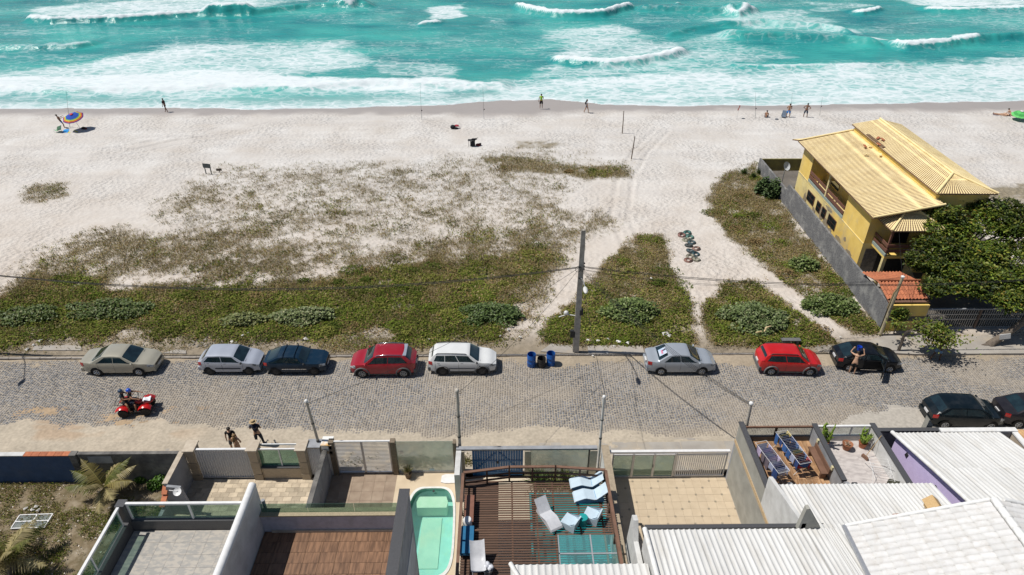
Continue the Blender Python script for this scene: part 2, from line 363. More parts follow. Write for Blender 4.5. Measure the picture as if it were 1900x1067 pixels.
# ---- sea
sx = np.linspace(-126, 126, 760); sy = np.linspace(82, 166, 390)
X, Y = np.meshgrid(sx, sy); x = X.ravel(); y = Y.ravel()
CREST = [  # foam fronts of the breakers: outline on the water, height, foam width
 ([(40,34),(100,40),(170,38),(260,34),(370,25),(480,22)], .95, 1.6, 1.0),
 ([(370,27),(470,24),(560,12),(700,8)], .8, 1.0, .1),
 ([(945,2),(975,14),(1030,25),(1075,27),(1120,25),(1165,12),(1185,8)], 1.1, 3.2, 1.0),
 ([(1175,14),(1290,18),(1400,20)], .9, 1.2, .12),
 ([(1330,18),(1370,25),(1412,13)], .9, 1.4, 1.0),
 ([(1235,12),(1255,15),(1275,10)], .5, .8, .8),
 ([(1570,20),(1600,23),(1645,12)], .6, 1.2, .9),
 ([(1330,62),(1450,66),(1560,72),(1650,80)], .95, 1.3, .12),
 ([(1632,77),(1680,84),(1720,83),(1780,76),(1822,68)], 1.0, 1.6, .9),
 ([(1320,45),(1420,40),(1520,48),(1600,62)], .7, 1, .06),
 ([(1800,72),(1850,68),(1930,64)], .9, 1, .15),
 ([(1010,98),(1030,108),(1080,114),(1130,118),(1180,114),(1230,106),(1285,90)], .8, 1.7, 1.0),
 ([(765,40),(778,45),(800,42),(830,36)], .5, 1.2, .9),
 ([(-60,88),(60,88),(150,84),(195,76)], .6, .8, .45),
 ([(1340,120),(1420,124),(1560,121),(1700,118)], .35, .7, .7),
 ([(-60,160),(100,168),(250,164),(420,160),(560,162),(690,152),(830,156),(960,160)], .45, 2.2, .85),
 ([(600,5),(650,12),(690,4)], .6, 1.3, .9),
 ([(1700,14),(1760,18),(1830,16),(1950,14)], .6, 1.2, .8),
 ([(1230,66),(1290,52),(1340,45)], .5, 1.2, .3),
]
FOAM = [
 ([(-60,140),(60,128),(150,115),(240,92),(330,80),(450,76),(560,78),(640,70),(690,88),(695,115),(640,140),(560,150),(780,152),(950,158),(960,178),(600,186),(-60,190)], .58, 6),
 ([(170,115),(330,70),(660,66),(720,95),(700,140),(500,150)], .42, 7),
 ([(-60,150),(120,140),(330,128),(520,134),(700,150),(950,160),(940,172),(560,170),(300,172),(-60,180)], .72, 2),
 ([(985,52),(1060,46),(1150,46),(1230,70),(1285,92),(1130,117),(1035,108)], .52, 3.5),
 ([(50,34),(70,14),(150,4),(290,-6),(500,-6),(470,14),(370,24),(250,33),(100,39)], .57, 4),
 ([(1290,45),(1360,18),(1480,14),(1560,40),(1650,76),(1800,72),(1560,66),(1400,60)], .48, 3),
 ([(1560,60),(1640,70),(1820,68),(1720,82),(1650,80)], .6, 1),
 ([(900,196),(880,158),(1000,142),(1180,136),(1320,122),(1500,124),(1700,112),(1960,104),(1960,196)], .60, 4),
 ([(960,148),(1010,112),(1130,120),(1290,94),(1400,100),(1520,126),(1300,130),(1100,150)], .50, 3),
 ([(1250,80),(1330,60),(1420,90),(1500,110),(1400,120),(1290,110)], .42, 3),
 ([(790,12),(870,2),(870,22),(830,36),(800,40)], .58, 1.5),
 ([(880,20),(960,30),(950,60),(880,50)], .34, 3),
 ([(1640,2),(1700,-8),(1960,-10),(1960,14),(1760,16)], .6, 2),
 ([(1480,2),(1600,4),(1640,14),(1560,22),(1500,20)], .45, 2),
 ([(1820,100),(1960,96),(1960,130),(1800,125)], .55, 2),
 ([(700,110),(830,118),(840,146),(700,145)], .42, 2),
 ([(430,-6),(620,-6),(560,6),(480,14)], .45, 2),
]
h = .10 * (fbm(x * .05, y * .16, 3, 61) - .5) * 6 * sstep(88, 105, y) * .5 + .10 * (fbm(x * .35, y * .8, 3, 63) - .5) * sstep(84, 92, y)
foam = np.zeros(x.shape)
wob = 11.0 * (fbm(x * .10, y * .24, 5, 71) - .5)
for poly, wgt, sf in FOAM:
    foam = np.maximum(foam, wgt * sstep(-sf, sf, polysd(gpoly(poly, -.2), x, y) + wob * .8))
for line, ht, fw, fo in CREST:
    pts = np.array(sorted(gpoly(line, -.1 + ht * .5))); xc = pts[:, 0]; fade = sstep(xc[0], xc[0] + 2.5, x) * sstep(xc[-1], xc[-1] - 2.5, x)
    d = y - np.interp(x, xc, pts[:, 1]) - .9 * (fbm(x * .55, y * 0, 3, 81) - .5)
    prof = np.where(d < 0, np.exp(-(d / .95) ** 2), np.exp(-(d / 3.4) ** 2))
    bub = 1 + .35 * (fbm(x * 1.8, y * 1.8, 2, 83) - .5) * min(1, fo * 2)
    h = h + 1.3 * ht * fade * prof * bub
    va = fbm(x * .22, y * .0, 4, 87); fwx = fw * (.25 + 1.9 * np.clip(va - .2, 0, 1)); foam = np.maximum(foam, fo * fade * (.62 + .5 * va) * np.where(d < 0, sstep(-.75, -.3, d), sstep(fwx * 2.2, fwx * .4, d)))
foam = foam * (.80 + .42 * fbm(x * .12, y * .2, 4, 73))
foam = np.maximum(foam, .28 + .34 * (fbm(x * .06, y * .12, 3, 91) - .5))
# swash line
shore = np.interp(x, [-126, -66, -45, -30, -8, -2, 6, 12, 20, 40, 66, 126], [84.0, 83.6, 84.3, 83.5, 85.2, 87.0, 87.3, 85.4, 84.6, 84.3, 86.2, 86])
sl = y - shore - 1.1 * (fbm(x * .22, y * 0, 3, 95) - .5)
zs = -.055 * (shore - 79.0) + .10 + .012
z = np.where(sl < 0, -.9 + .8 * 0 + (-.055 * (y - 79) + .10 - .25), zs + .02 * sstep(0, 1, sl) + h * sstep(0, 5, sl))
z = np.where(sl < 0, np.minimum(z, zs - .3), z)
thin = sstep(7.5, 0.0, sl)
foam = np.maximum(foam, np.where(sl > 0, np.maximum(sstep(.55, .1, sl) * .95, thin * .60), 0))
n1, n2 = len(sx), len(sy); I = np.arange(n1 * n2).reshape(n2, n1)
Fq = np.stack([I[:-1, :-1].ravel(), I[:-1, 1:].ravel(), I[1:, 1:].ravel(), I[1:, :-1].ravel()], 1)
def seamat():
    m = bpy.data.materials.new('sea_water'); m.use_nodes = True; t = m.node_tree; N = t.nodes; L = t.links; b = N['Principled BSDF']; o = N['Material Output']
    geo = N.new('ShaderNodeNewGeometry')
    def mapv(s): mp = N.new('ShaderNodeMapping'); mp.inputs['Scale'].default_value = s; L.new(geo.outputs['Position'], mp.inputs['Vector']); return mp.outputs[0]
    def noise(sc, det, s=(1, 1, 1), rough=.6, dist=0):
        n = N.new('ShaderNodeTexNoise'); n.inputs['Scale'].default_value = sc; n.inputs['Detail'].default_value = det; n.inputs['Roughness'].default_value = rough; n.inputs['Distortion'].default_value = dist
        L.new(mapv(s), n.inputs['Vector']); return n.outputs['Fac']
    def math_(op, a, b_, c=None):
        n = N.new('ShaderNodeMath'); n.operation = op
        for i, v in enumerate((a, b_, c)):
            if v is None: continue
            if isinstance(v, (int, float)): n.inputs[i].default_value = v
            else: L.new(v, n.inputs[i])
        return n.outputs[0]
    def attr(n): a = N.new('ShaderNodeAttribute'); a.attribute_name = n; return a.outputs['Fac']
    r = N.new('ShaderNodeValToRGB'); e = r.color_ramp.elements; e[0].position = .32; e[1].position = .68; e[0].color = (.004, .165, .19, 1); e[1].color = (.05, .39, .35, 1)
    L.new(noise(.05, 4, (1, 2.2, 1)), r.inputs[0])
    mx = N.new('ShaderNodeMixRGB'); L.new(math_('MULTIPLY', attr('thin'), .75), mx.inputs[0]); L.new(r.outputs[0], mx.inputs[1]); mx.inputs[2].default_value = (.44, .50, .50, 1)
    am = N.new('ShaderNodeMapRange'); am.inputs[1].default_value = .22; am.inputs[2].default_value = .62; am.inputs[4].default_value = .6; L.new(attr('foam'), am.inputs[0]); m2 = N.new('ShaderNodeMixRGB'); L.new(am.outputs[0], m2.inputs[0]); L.new(mx.outputs[0], m2.inputs[1]); m2.inputs[2].default_value = (.17, .50, .47, 1)
    L.new(m2.outputs[0], b.inputs['Base Color']); inp(b, 'Roughness', .16); inp(b, 'IOR', 1.33); inp(b, 'Specular IOR Level', .32)
    bp = N.new('ShaderNodeBump'); bp.inputs['Strength'].default_value = .55; bp.inputs['Distance'].default_value = .25
    L.new(noise(1.1, 6, (.55, 1.3, 1), .62, .4), bp.inputs['Height']); L.new(bp.outputs[0], b.inputs['Normal'])
    # foam lace: thin cell walls where sparse, closing up to a sheet where dense
    vo = N.new('ShaderNodeTexVoronoi'); vo.feature = 'DISTANCE_TO_EDGE'; vo.inputs['Scale'].default_value = .75
    dv = N.new('ShaderNodeVectorMath'); dv.operation = 'MULTIPLY_ADD'
    cn = N.new('ShaderNodeTexNoise'); cn.inputs['Scale'].default_value = .5; cn.inputs['Detail'].default_value = 5; L.new(mapv((1, 1, 1)), cn.inputs['Vector'])
    L.new(cn.outputs['Color'], dv.inputs[0]); dv.inputs[1].default_value = (3.2, 3.2, 0); L.new(mapv((.75, 1.25, 0)), dv.inputs[2]); L.new(dv.outputs[0], vo.inputs['Vector'])
    wall = N.new('ShaderNodeMapRange'); wall.inputs[1].default_value = 0; wall.inputs[2].default_value = .22; wall.inputs[3].default_value = .52; wall.inputs[4].default_value = .22; L.new(vo.outputs['Distance'], wall.inputs[0])
    big = noise(.35, 8, (.45, 1.7, 1), .70, 1.2)
    fine = noise(2.6, 6, (.45, 1.5, 1), .72)
    tex = math_('ADD', math_('MULTIPLY', wall.outputs[0], .55), math_('ADD', math_('MULTIPLY', big, .55), math_('MULTIPLY', fine, .22)))
    lev = math_('ADD', tex, attr('foam'))
    fm = N.new('ShaderNodeMapRange'); fm.interpolation_type = 'SMOOTHSTEP'; fm.inputs[1].default_value = .86; fm.inputs[2].default_value = 1.36; L.new(lev, fm.inputs[0])
    fb = N.new('ShaderNodeBsdfPrincipled'); inp(fb, 'Base Color', (.66, .72, .745, 1)); inp(fb, 'Roughness', .85); inp(fb, 'Specular IOR Level', .1)
    b2 = N.new('ShaderNodeBump'); b2.inputs['Strength'].default_value = .7; b2.inputs['Distance'].default_value = .3; L.new(math_('ADD', big, math_('MULTIPLY', fine, .4)), b2.inputs['Height']); L.new(b2.outputs[0], fb.inputs['Normal'])
    ms = N.new('ShaderNodeMixShader'); L.new(fm.outputs[0], ms.inputs[0]); L.new(b.outputs[0], ms.inputs[1]); L.new(fb.outputs[0], ms.inputs[2]); L.new(ms.outputs[0], o.inputs['Surface'])
    return m
MSEA = seamat()
npmesh('sea', np.stack([x, y, z], 1), Fq, MSEA, smooth=True, kind='structure', attrs={'foam': foam, 'thin': thin})
zo = float(zs.mean()) + .02
V = np.array([(-3000, 166, zo), (3000, 166, zo), (3000, 4000, zo), (-3000, 4000, zo), (-3000, 86, zo), (-126, 86, zo), (-126, 166, zo), (126, 86, zo), (3000, 86, zo), (126, 166, zo)])
npmesh('open_sea', V, np.array([(0, 1, 2, 3), (4, 5, 6, 0), (7, 8, 1, 9)]), MSEA, kind='structure', attrs={'foam': np.full(10, .26), 'thin': np.zeros(10)})

# ---- cobbled road
M_joint = pm('road_joint_sand', (.37, .325, .265), (.30, .26, .21), scale=1.5, detail=8, rough=.95)
M_con = pm('pavement_concrete', (.36, .335, .30), (.29, .265, .235), scale=1.2, detail=8, rough=.9, bump=.4, bscale=12, stain=(.40, .33, .24), stscale=.5, stamt=.7)
struct('road_bed', MB().box(-36, 36, ROAD0, ROAD1, -.16, -.016), M_joint)
cs, rs = [], []
px_, py_ = .150, .200
nc = int(72 / px_)
VV, CC = [], []
ci = np.arange(nc); k = 0
for c in range(nc):
    nrow = int((ROAD1 - ROAD0) / py_) + 1
    yy = ROAD0 + .06 + np.cumsum(RNG.uniform(.82, 1.18, nrow) * py_) - RNG.uniform(0, .23)
    yy = yy[(yy > ROAD0 + .12) & (yy < ROAD1 - .12)]
    cs.append(np.full(len(yy), -36 + (c + .5) * px_)); rs.append(yy)
cx = np.concatenate(cs); cy = np.concatenate(rs); n = len(cx)
cx = cx + .25 * (fbm(cx * .05, cy * .25, 2, 14) - .5) + RNG.normal(0, .007, n)
hw = px_ / 2 * RNG.uniform(.74, .9, n); hl = py_ / 2 * RNG.uniform(.72, .88, n); tz = RNG.uniform(-.006, .010, n) + .012 * (fbm(cx * .4, cy * .4, 2, 3) - .5)
q = np.array([(-1, -1), (1, -1), (1, 1), (-1, 1)])
V = np.zeros((n, 8, 3)); tx = RNG.normal(0, .03, n); ty = RNG.normal(0, .03, n)
for i in range(4):
    jx = RNG.normal(0, .008, n); jy = RNG.normal(0, .010, n)
    V[:, i, 0] = cx + q[i, 0] * hw + jx; V[:, i, 1] = cy + q[i, 1] * hl + jy; V[:, i, 2] = -.05
    V[:, 4 + i, 0] = cx + q[i, 0] * hw * .80 + jx; V[:, 4 + i, 1] = cy + q[i, 1] * hl * .84 + jy; V[:, 4 + i, 2] = tz + q[i, 0] * hw * tx + q[i, 1] * hl * ty
F = np.array([(4, 5, 6, 7), (0, 1, 5, 4), (1, 2, 6, 5), (2, 3, 7, 6), (3, 0, 4, 7)])
F = (np.arange(n)[:, None, None] * 8 + F[None]).reshape(-1, 4)
g = RNG.uniform(.12, .225, n) * (.82 + .4 * fbm(cx * .22, cy * .3, 3, 19)); warm = RNG.normal(0, .022, n)
C = np.stack([g * (1.01 + warm), g * 1.0, g * (1.02 - warm)], 1)
dust = np.clip(sstep(.46, .72, fbm(cx * .3, cy * .45, 4, 23)) * .5 + sstep(28.9, 27.4, cy) * .55 + sstep(33.9, 34.5, cy) * .5, 0, .85)[:, None]
C = C * (1 - dust) + np.array([.345, .295, .235]) * dust
npmesh('road_cobbles', V.reshape(-1, 3), F, attrmat('cobble_stone', noise=.22, nscale=30, rough=.8, bump=.3, bscale=60), np.repeat(C, 8, 0), kind='stuff')
# sand drifted over the near edge of the road and the footway
ux = np.linspace(-36, 36, 500); uy = np.linspace(24.85, 30.6, 80); X, Y = np.meshgrid(ux, uy); x = X.ravel(); y = Y.ravel()
edge = np.interp(x, [-36, -24, -17, -12, -8, -4, -1.5, 1, 3.2, 5, 7, 11, 18, 21, 24, 26, 36], [28.5, 28.7, 28.4, 27.9, 27.65, 27.5, 27.7, 28.1, 27.8, 27.5, 27.5, 27.3, 27.2, 29.4, 29.5, 28.4, 28.2])
nz = .75 * fbm(x * .7, y * .9, 5, 27) + .25 * fbm(x * 3.2, y * 3.2, 3, 28); hgt = np.clip((edge - y) * .10, -.08, .055) + .19 * (nz - .52)
zz = np.minimum(np.where(y > ROAD0, .006, .055) + np.clip(hgt, -.12, .03), .08) + .02 * (fbm(x * 3, y * 3, 2, 33) - .5)
zz = np.where(y > edge + 1.4, -.05, zz)
zz = np.where((y < 26.95) & (nz < .50 - .25 * sstep(-8, -14, x)), .02, zz)
rust = sstep(.54, .66, fbm(x * .35, y * .9, 4, 29)) * sstep(-16, -20, x) * sstep(27.0, 27.7, y) * sstep(29.9, 28.6, y)
C = np.array([.41, .355, .28])[None] * (.85 + .3 * fbm(x * 1.2, y * 1.2, 4, 35))[:, None]
grey = sstep(12, 20, x)[:, None]; C = C * (1 - grey * .8) + np.array([.38, .355, .32]) * grey * .8
C = C * (1 - rust[:, None] * .4) + np.array([.36, .22, .12]) * rust[:, None] * .4
n1, n2 = len(ux), len(uy); I = np.arange(n1 * n2).reshape(n2, n1)
Fq = np.stack([I[:-1, :-1].ravel(), I[:-1, 1:].ravel(), I[1:, 1:].ravel(), I[1:, :-1].ravel()], 1)
npmesh('drifted_sand', np.stack([x, y, zz], 1), Fq, attrmat('drift_sand', noise=.18, nscale=6, rough=.95, bump=.5, bscale=9), C, smooth=True, kind='structure')
# rust coloured silt washed over the cobbles on the left
ux = np.linspace(-30, -15, 130); uy = np.linspace(28.2, 30.6, 40); X, Y = np.meshgrid(ux, uy); x = X.ravel(); y = Y.ravel()
zz = -.03 + .075 * sstep(.46, .70, .7 * fbm(x * .45, y * .8, 4, 129) + .3 * fbm(x * 3, y * 3, 3, 131)) * sstep(-30, -27, x) * sstep(-15, -18, x) * sstep(30.5, 29.6, y) * sstep(28.2, 28.5, y) * .62
C = (np.array([.37, .275, .18])[None]) * (.8 + .4 * fbm(x * 1.2, y * 1.2, 4, 35))[:, None]
n1, n2 = len(ux), len(uy); I = np.arange(n1 * n2).reshape(n2, n1)
Fq = np.stack([I[:-1, :-1].ravel(), I[:-1, 1:].ravel(), I[1:, 1:].ravel(), I[1:, :-1].ravel()], 1)
npmesh('silt', np.stack([x, y, zz], 1), Fq, MATS['drift_sand'], C, smooth=True, kind='structure')
# dust and soil lying in the far gutter
ux = np.linspace(-36, 36, 420); uy = np.linspace(33.2, 34.46, 18); X, Y = np.meshgrid(ux, uy); x = X.ravel(); y = Y.ravel()
nz = fbm(x * .55, y * 1.1, 5, 47)
zz = -.006 + np.clip((y - 34.1) * .08, -.08, .04) + .13 * (nz - .5) + .05 * (fbm(x * 4, y * 4, 2, 51) - .5) + .05 * (sstep(1.5, 3, x) * sstep(10, 7, x) + sstep(12.5, 14, x) * sstep(22, 20, x))
zz = np.clip(zz, -.05, .05)
C = np.array([.33, .275, .205])[None] * (.8 + .4 * fbm(x * 1.1, y * 1.1, 4, 49))[:, None]
n1, n2 = len(ux), len(uy); I = np.arange(n1 * n2).reshape(n2, n1)
Fq = np.stack([I[:-1, :-1].ravel(), I[:-1, 1:].ravel(), I[1:, 1:].ravel(), I[1:, :-1].ravel()], 1)
npmesh('gutter_soil', np.stack([x, y, zz], 1), Fq, MATS['drift_sand'], C, smooth=True, kind='structure')
# kerbs
M_kerb = pm('kerb_concrete', (.33, .30, .265), (.25, .225, .20), scale=3, detail=8, rough=.9, bump=.5, bscale=18, rnd=.14)
kb = thing('far_kerb', None, None); kb['kind'] = 'structure'; kn = thing('near_kerb', None, None); kn['kind'] = 'structure'
kme = mesh_of(MB().box(-.485, .485, 0, .14, -.1, .128), 'kerb_stone')
for i in range(72):
    xx = -35.5 + i
    if not (19.3 < xx < 21.4 or 10.3 < xx < 11):
        o = obj('kerb_stone', kme, M_kerb, kb, (xx, 34.45 + random.uniform(-.012, .012), random.uniform(-.022, .004))); o.rotation_euler = (random.uniform(-.05, .05), random.uniform(-.012, .012), random.uniform(-.012, .012))
    if xx < 11 and random.random() < .86: obj('kerb_stone', kme, M_kerb, kn, (xx, ROAD0 - .15, -.075 + random.uniform(-.02, .01)))
# footways
mb = MB()
for i in range(30):
    x0 = -36 + i * 2.4
    mb.box(x0, x0 + 2.37, 24.84, ROAD0 - .16, -.1, .03 + random.uniform(-.006, .006))
struct('near_footway', mb, M_con)
mb = MB()
for pts in ([(60,650),(64,642),(92,641),(150,641),(152,650)], [(1092,657),(1090,642),(1150,640),(1192,642),(1196,656)], [(1003,652),(1022,638),(1062,640),(1066,656)], [(395,645),(445,632),(447,641),(440,648)], [(1590,652),(1606,634),(1640,623),(1720,622),(1780,624),(1900,622),(1990,622),(1990,655),(1700,657)], [(300,655),(330,648),(345,650),(345,656)], [(820,656),(860,650),(900,654),(900,657)]):
    mb.prism(gpoly(pts, .15), -.05, .152 + random.uniform(0, .012))
struct('far_footway', mb, M_con)
# ================================================================ PLANTS
def leafmesh(name, p, size, tilt, col, mat, aspect=.55, kind='stuff', parent=None, fold=.18, up=0.0):
    """many small leaves: each a folded rhombus of its own, turned its own way"""
    n = len(p); az = RNG.uniform(0, 2 * np.pi, n); el = RNG.normal(0, 1, n) * tilt + up
    d = np.stack([np.cos(az) * np.cos(el), np.sin(az) * np.cos(el), np.sin(el)], 1)
    s = np.stack([-np.sin(az), np.cos(az), RNG.normal(0, .35, n)], 1); s /= np.linalg.norm(s, axis=1)[:, None]
    nn = np.cross(d, s); sz = np.asarray(size)[:, None] if np.ndim(size) else np.full((n, 1), size)
    V = np.zeros((n, 4, 3)); V[:, 0] = p; V[:, 1] = p + d * sz * .5 + s * sz * aspect * .5 + nn * sz * fold
    V[:, 2] = p + d * sz; V[:, 3] = p + d * sz * .5 - s * sz * aspect * .5 + nn * sz * fold
    F = (np.arange(n)[:, None, None] * 4 + np.array([(0, 1, 2), (0, 2, 3)])[None]).reshape(-1, 3)
    return npmesh(name, V.reshape(-1, 3), F, mat, np.repeat(col, 4, 0), kind=kind, parent=parent)
M_leaf = attrmat('leaf', noise=.2, nscale=6, rough=.5, spec=.35, transl=.18)
M_dry = attrmat('dry_leaf', noise=.2, nscale=6, rough=.85, spec=.1, transl=.15)
def pick(n, cols, wts):
    i = RNG.choice(len(cols), n, p=np.array(wts) / sum(wts)); c = np.array(cols)[i]
    return c * RNG.uniform(.72, 1.28, (n, 1))
GREEN = [(.120, .155, .022), (.160, .180, .034), (.075, .105, .017), (.200, .195, .055), (.205, .16, .065)]
BROWN = [(.24, .18, .085), (.19, .155, .055), (.33, .27, .155), (.19, .175, .05), (.25, .15, .07)]
# creeping ground cover
N0 = 720000
x = RNG.uniform(-47, 34, N0); y = RNG.uniform(34.7, 68, N0)
d = vegdens(x, y); k = vegkeep(x, y, d); keep = RNG.uniform(0, 1, N0) < k * (.18 + .82 * d ** 1.2) * sstep(68, 44, y) ** .35
x, y, d, k = x[keep], y[keep], d[keep], k[keep]; n = len(x)
gr = np.clip(sstep(48, 37, y + 5 * (fbm(x * .3, y * .3, 3, 53) - .5)) * sstep(.5, .95, d) + .6 * sstep(.50, .62, fbm(x * .45, y * .45, 4, 57)) - .45 * sstep(.52, .66, fbm(x * .6, y * .6, 4, 58)), 0, 1)
isg = RNG.uniform(0, 1, n) < gr
col = np.where(isg[:, None], pick(n, GREEN, [4, 3, 3.5, 2, 2]), pick(n, BROWN, [3, 3, 2, 2, 1.5]))
col *= (.40 + 1.15 * fbm(x * .7, y * .7, 4, 59))[:, None]
mound = .30 * np.clip(fbm(x * .8, y * .8, 3, 67) - .38, 0, 1) * d * (0.35 + .65 * gr)
z = dune(x, y) + .02 + RNG.uniform(0, 1, n) ** 1.5 * .12 + mound
gp, gs, gc = [np.stack([x, y, z], 1)], [RNG.uniform(.07, .17, n) * (.8 + .5 * gr)], [col]
for q in range(150):   # taller mats and tussocks standing out of the cover
    i = RNG.integers(n)
    if d[i] < .8: continue
    m = int(RNG.integers(120, 420)); r_ = RNG.uniform(.35, 1.1); a_ = RNG.uniform(0, 6.28, m); rr = np.sqrt(RNG.uniform(0, 1, m)) * r_ * (.7 + .6 * fbm(np.cos(a_) * 1.5 + q, np.sin(a_) * 1.5, 2, q))
    mx_, my_ = x[i] + np.cos(a_) * rr * 1.3, y[i] + np.sin(a_) * rr; hh = RNG.uniform(.12, .34) * (1 - (rr / r_) ** 2 * .8).clip(.1, 1)
    gp.append(np.stack([mx_, my_, dune(mx_, my_) + hh * RNG.uniform(.5, 1.05, m)], 1)); gs.append(RNG.uniform(.08, .2, m)); k_ = RNG.integers(4)
    gc.append(pick(m, [[(.15, .19, .03), (.11, .15, .022)], [(.20, .20, .05), (.15, .16, .035)], [(.07, .10, .018), (.095, .12, .022)], [(.24, .17, .08), (.18, .13, .06)]][k_], [1, 1]))
x_all = np.concatenate(gp)
leafmesh('ground_cover', x_all, np.concatenate(gs), .45, np.concatenate(gc), M_dry, aspect=.6, fold=.12)['label'] = 'low creeping ground cover and dry grass on the sandy lot'
# dry grass blades, sparse over the sand
N0 = 330000
x = RNG.uniform(-47, 36, N0); y = RNG.uniform(34.8, 70, N0); d = vegdens(x, y); k = vegkeep(x, y, np.clip(d * 1.12, 0, 1))
keep = RNG.uniform(0, 1, N0) < k * np.clip(d * 2.2, 0, 1) * .8; x, y, d = x[keep], y[keep], d[keep]; n = len(x)
col = pick(n, BROWN + [(.11, .12, .03)], [2, 3, 3, 3, 1.5, 2])
leafmesh('dry_grass', np.stack([x, y, dune(x, y)], 1), RNG.uniform(.12, .30, n), .35, col, M_dry, aspect=.16, fold=.02, up=.9)['label'] = 'thin dry grass blades on the sand'

def tree_branches(base, tips, r0, seg=7, wig=.12, fork=.45):
    """tapered trunk with limbs that fork towards the given tips"""
    mb = MB(); B = Vector(base[0]); pts = [Vector(p) for p in base]
    mb.tube(pts, [r0 * (1 - .35 * i / (len(pts) - 1)) for i in range(len(pts))], seg)
    top = pts[-1]
    for t in tips:
        t = Vector(t); m1 = top.lerp(t, .35) + Vector((random.uniform(-1, 1), random.uniform(-1, 1), random.uniform(-.2, .6))) * wig * (t - top).length
        m2 = top.lerp(t, .7) + Vector((random.uniform(-1, 1), random.uniform(-1, 1), random.uniform(-.3, .5))) * wig * (t - top).length
        mb.tube([top - (top - pts[-2]).normalized() * .1, m1, m2, t], [r0 * .45, r0 * .3, r0 * .17, r0 * .05], 6)
        for _ in range(3):
            e = t + Vector((random.uniform(-1, 1), random.uniform(-1, 1), random.uniform(-.5, .7))) * fork * (t - top).length * .5
            mb.tube([m2.lerp(t, random.random() * .6), (m2 + e) / 2 + Vector((0, 0, .1)), e], [r0 * .13, r0 * .08, r0 * .025], 5)
    return mb
def blobpts(c, r, n, shell=.55):
    """points through the outer part of an uneven ellipsoid"""
    v = RNG.normal(0, 1, (n, 3)); v /= np.linalg.norm(v, axis=1)[:, None]
    lump = .78 + .42 * fbm(v[:, 0] * 2.1 + c[0], v[:, 1] * 2.1 + v[:, 2] * 1.7 + c[1], 3, 7)
    rad = (shell + (1 - shell) * RNG.uniform(0, 1, n) ** .6) * lump
    return np.array(c) + v * rad[:, None] * np.array(r)
def shrub(px, py, rx, ry, rz_, n, label, size=.16, cols=None, group='shrubs on the sandy lot', z0=.1, w=None):
    c = P(px, py, z0); t = thing('shrub', label, 'shrub', (c[0], c[1], z0), 0, group)
    p = []
    for _ in range(26):
        a = random.uniform(0, 2 * math.pi); q = random.random() ** .5
        ox, oy = math.cos(a) * q * rx * .78, math.sin(a) * q * ry * .78
        hh = rz_ * (1.05 - .6 * q * q) * random.uniform(.75, 1.1)
        p.append(blobpts((ox, oy, hh * .45), (max(.35, rx * .28), max(.3, ry * .28), hh * .62), n // 26, .6))
    p = np.concatenate(p); p = p[p[:, 2] > .02]
    cl = pick(len(p), cols or [(.09, .13, .035), (.13, .17, .055), (.06, .09, .026), (.20, .22, .09)], w or [3, 3, 3, 1.3])
    leafmesh('foliage', p * np.array([1, 1, 1.25]), RNG.uniform(.7, 1.3, len(p)) * size * 1.15, .38, cl * 1.35, M_leaf, aspect=.75, parent=t, kind=None)
    mb = MB()
    for i in range(9):
        a = random.uniform(0, 6.28); q = random.random() * .6
        mb.tube([(math.cos(a) * .1, math.sin(a) * .1, -.05), (math.cos(a) * rx * q * .6, math.sin(a) * ry * q * .6, rz_ * .35), (math.cos(a) * rx * q, math.sin(a) * ry * q, rz_ * .75)], [.035, .025, .012], 5)
    part('stem', mb, M_bark, t); return t
M_bark = pm('bark', (.17, .14, .11), (.10, .08, .065), scale=7, rough=.9, bump=.7, bscale=14, stretch=(1, 1, .35))
shrub(1172, 583, 2.4, 1.5, .85, 5200, 'broad glossy shrub right behind the concrete utility pole')
shrub(1400, 596, 2.6, 1.9, .75, 6200, 'wide pale green shrub behind the red hatchback with grey cladding', cols=[(.09, .125, .04), (.13, .165, .065), (.06, .085, .028), (.19, .20, .10)])
shrub(1540, 572, 2.3, 1.3, .75, 4600, 'long shrub between the sandy trail and the grey compound wall', cols=[(.09, .13, .035), (.12, .16, .05), (.06, .09, .025), (.17, .19, .08)])
shrub(1490, 497, 1.25, .9, .8, 2000, 'small round shrub beside the middle of the grey compound wall')
shrub(912, 588, 2.6, 1.4, .6, 4600, 'low dark shrub at the edge of the path beside the white wagon', cols=[(.065, .10, .028), (.09, .125, .04), (.05, .08, .022)], w=[3, 2, 3])
shrub(565, 592, 2.7, 1.2, .55, 4400, 'pale leaved low shrub behind the dark blue hatchback', cols=[(.12, .15, .055), (.16, .19, .08), (.07, .095, .03), (.22, .22, .12)])
shrub(455, 598, 1.8, .9, .45, 2200, 'low yellowish shrub behind the silver hatchback', cols=[(.13, .15, .05), (.17, .18, .07), (.08, .10, .03)], w=[3, 2, 2])
shrub(200, 577, 3.4, 1.4, .5, 4200, 'dark creeping shrub behind the beige sedan', cols=[(.06, .09, .022), (.08, .11, .03), (.10, .10, .035)], w=[3, 3, 1])
shrub(50, 590, 2.6, 1.3, .5, 3200, 'dark creeping shrub by the shadow of the street lamp', cols=[(.06, .09, .022), (.085, .115, .03), (.10, .10, .035)], w=[3, 3, 1])
shrub(1425, 362, 1.35, 1.0, 1.5, 2400, 'tall dark cactus like shrub against the far end of the compound wall', size=.24, cols=[(.045, .075, .025), (.06, .095, .035), (.09, .115, .05)], w=[3, 3, 1])
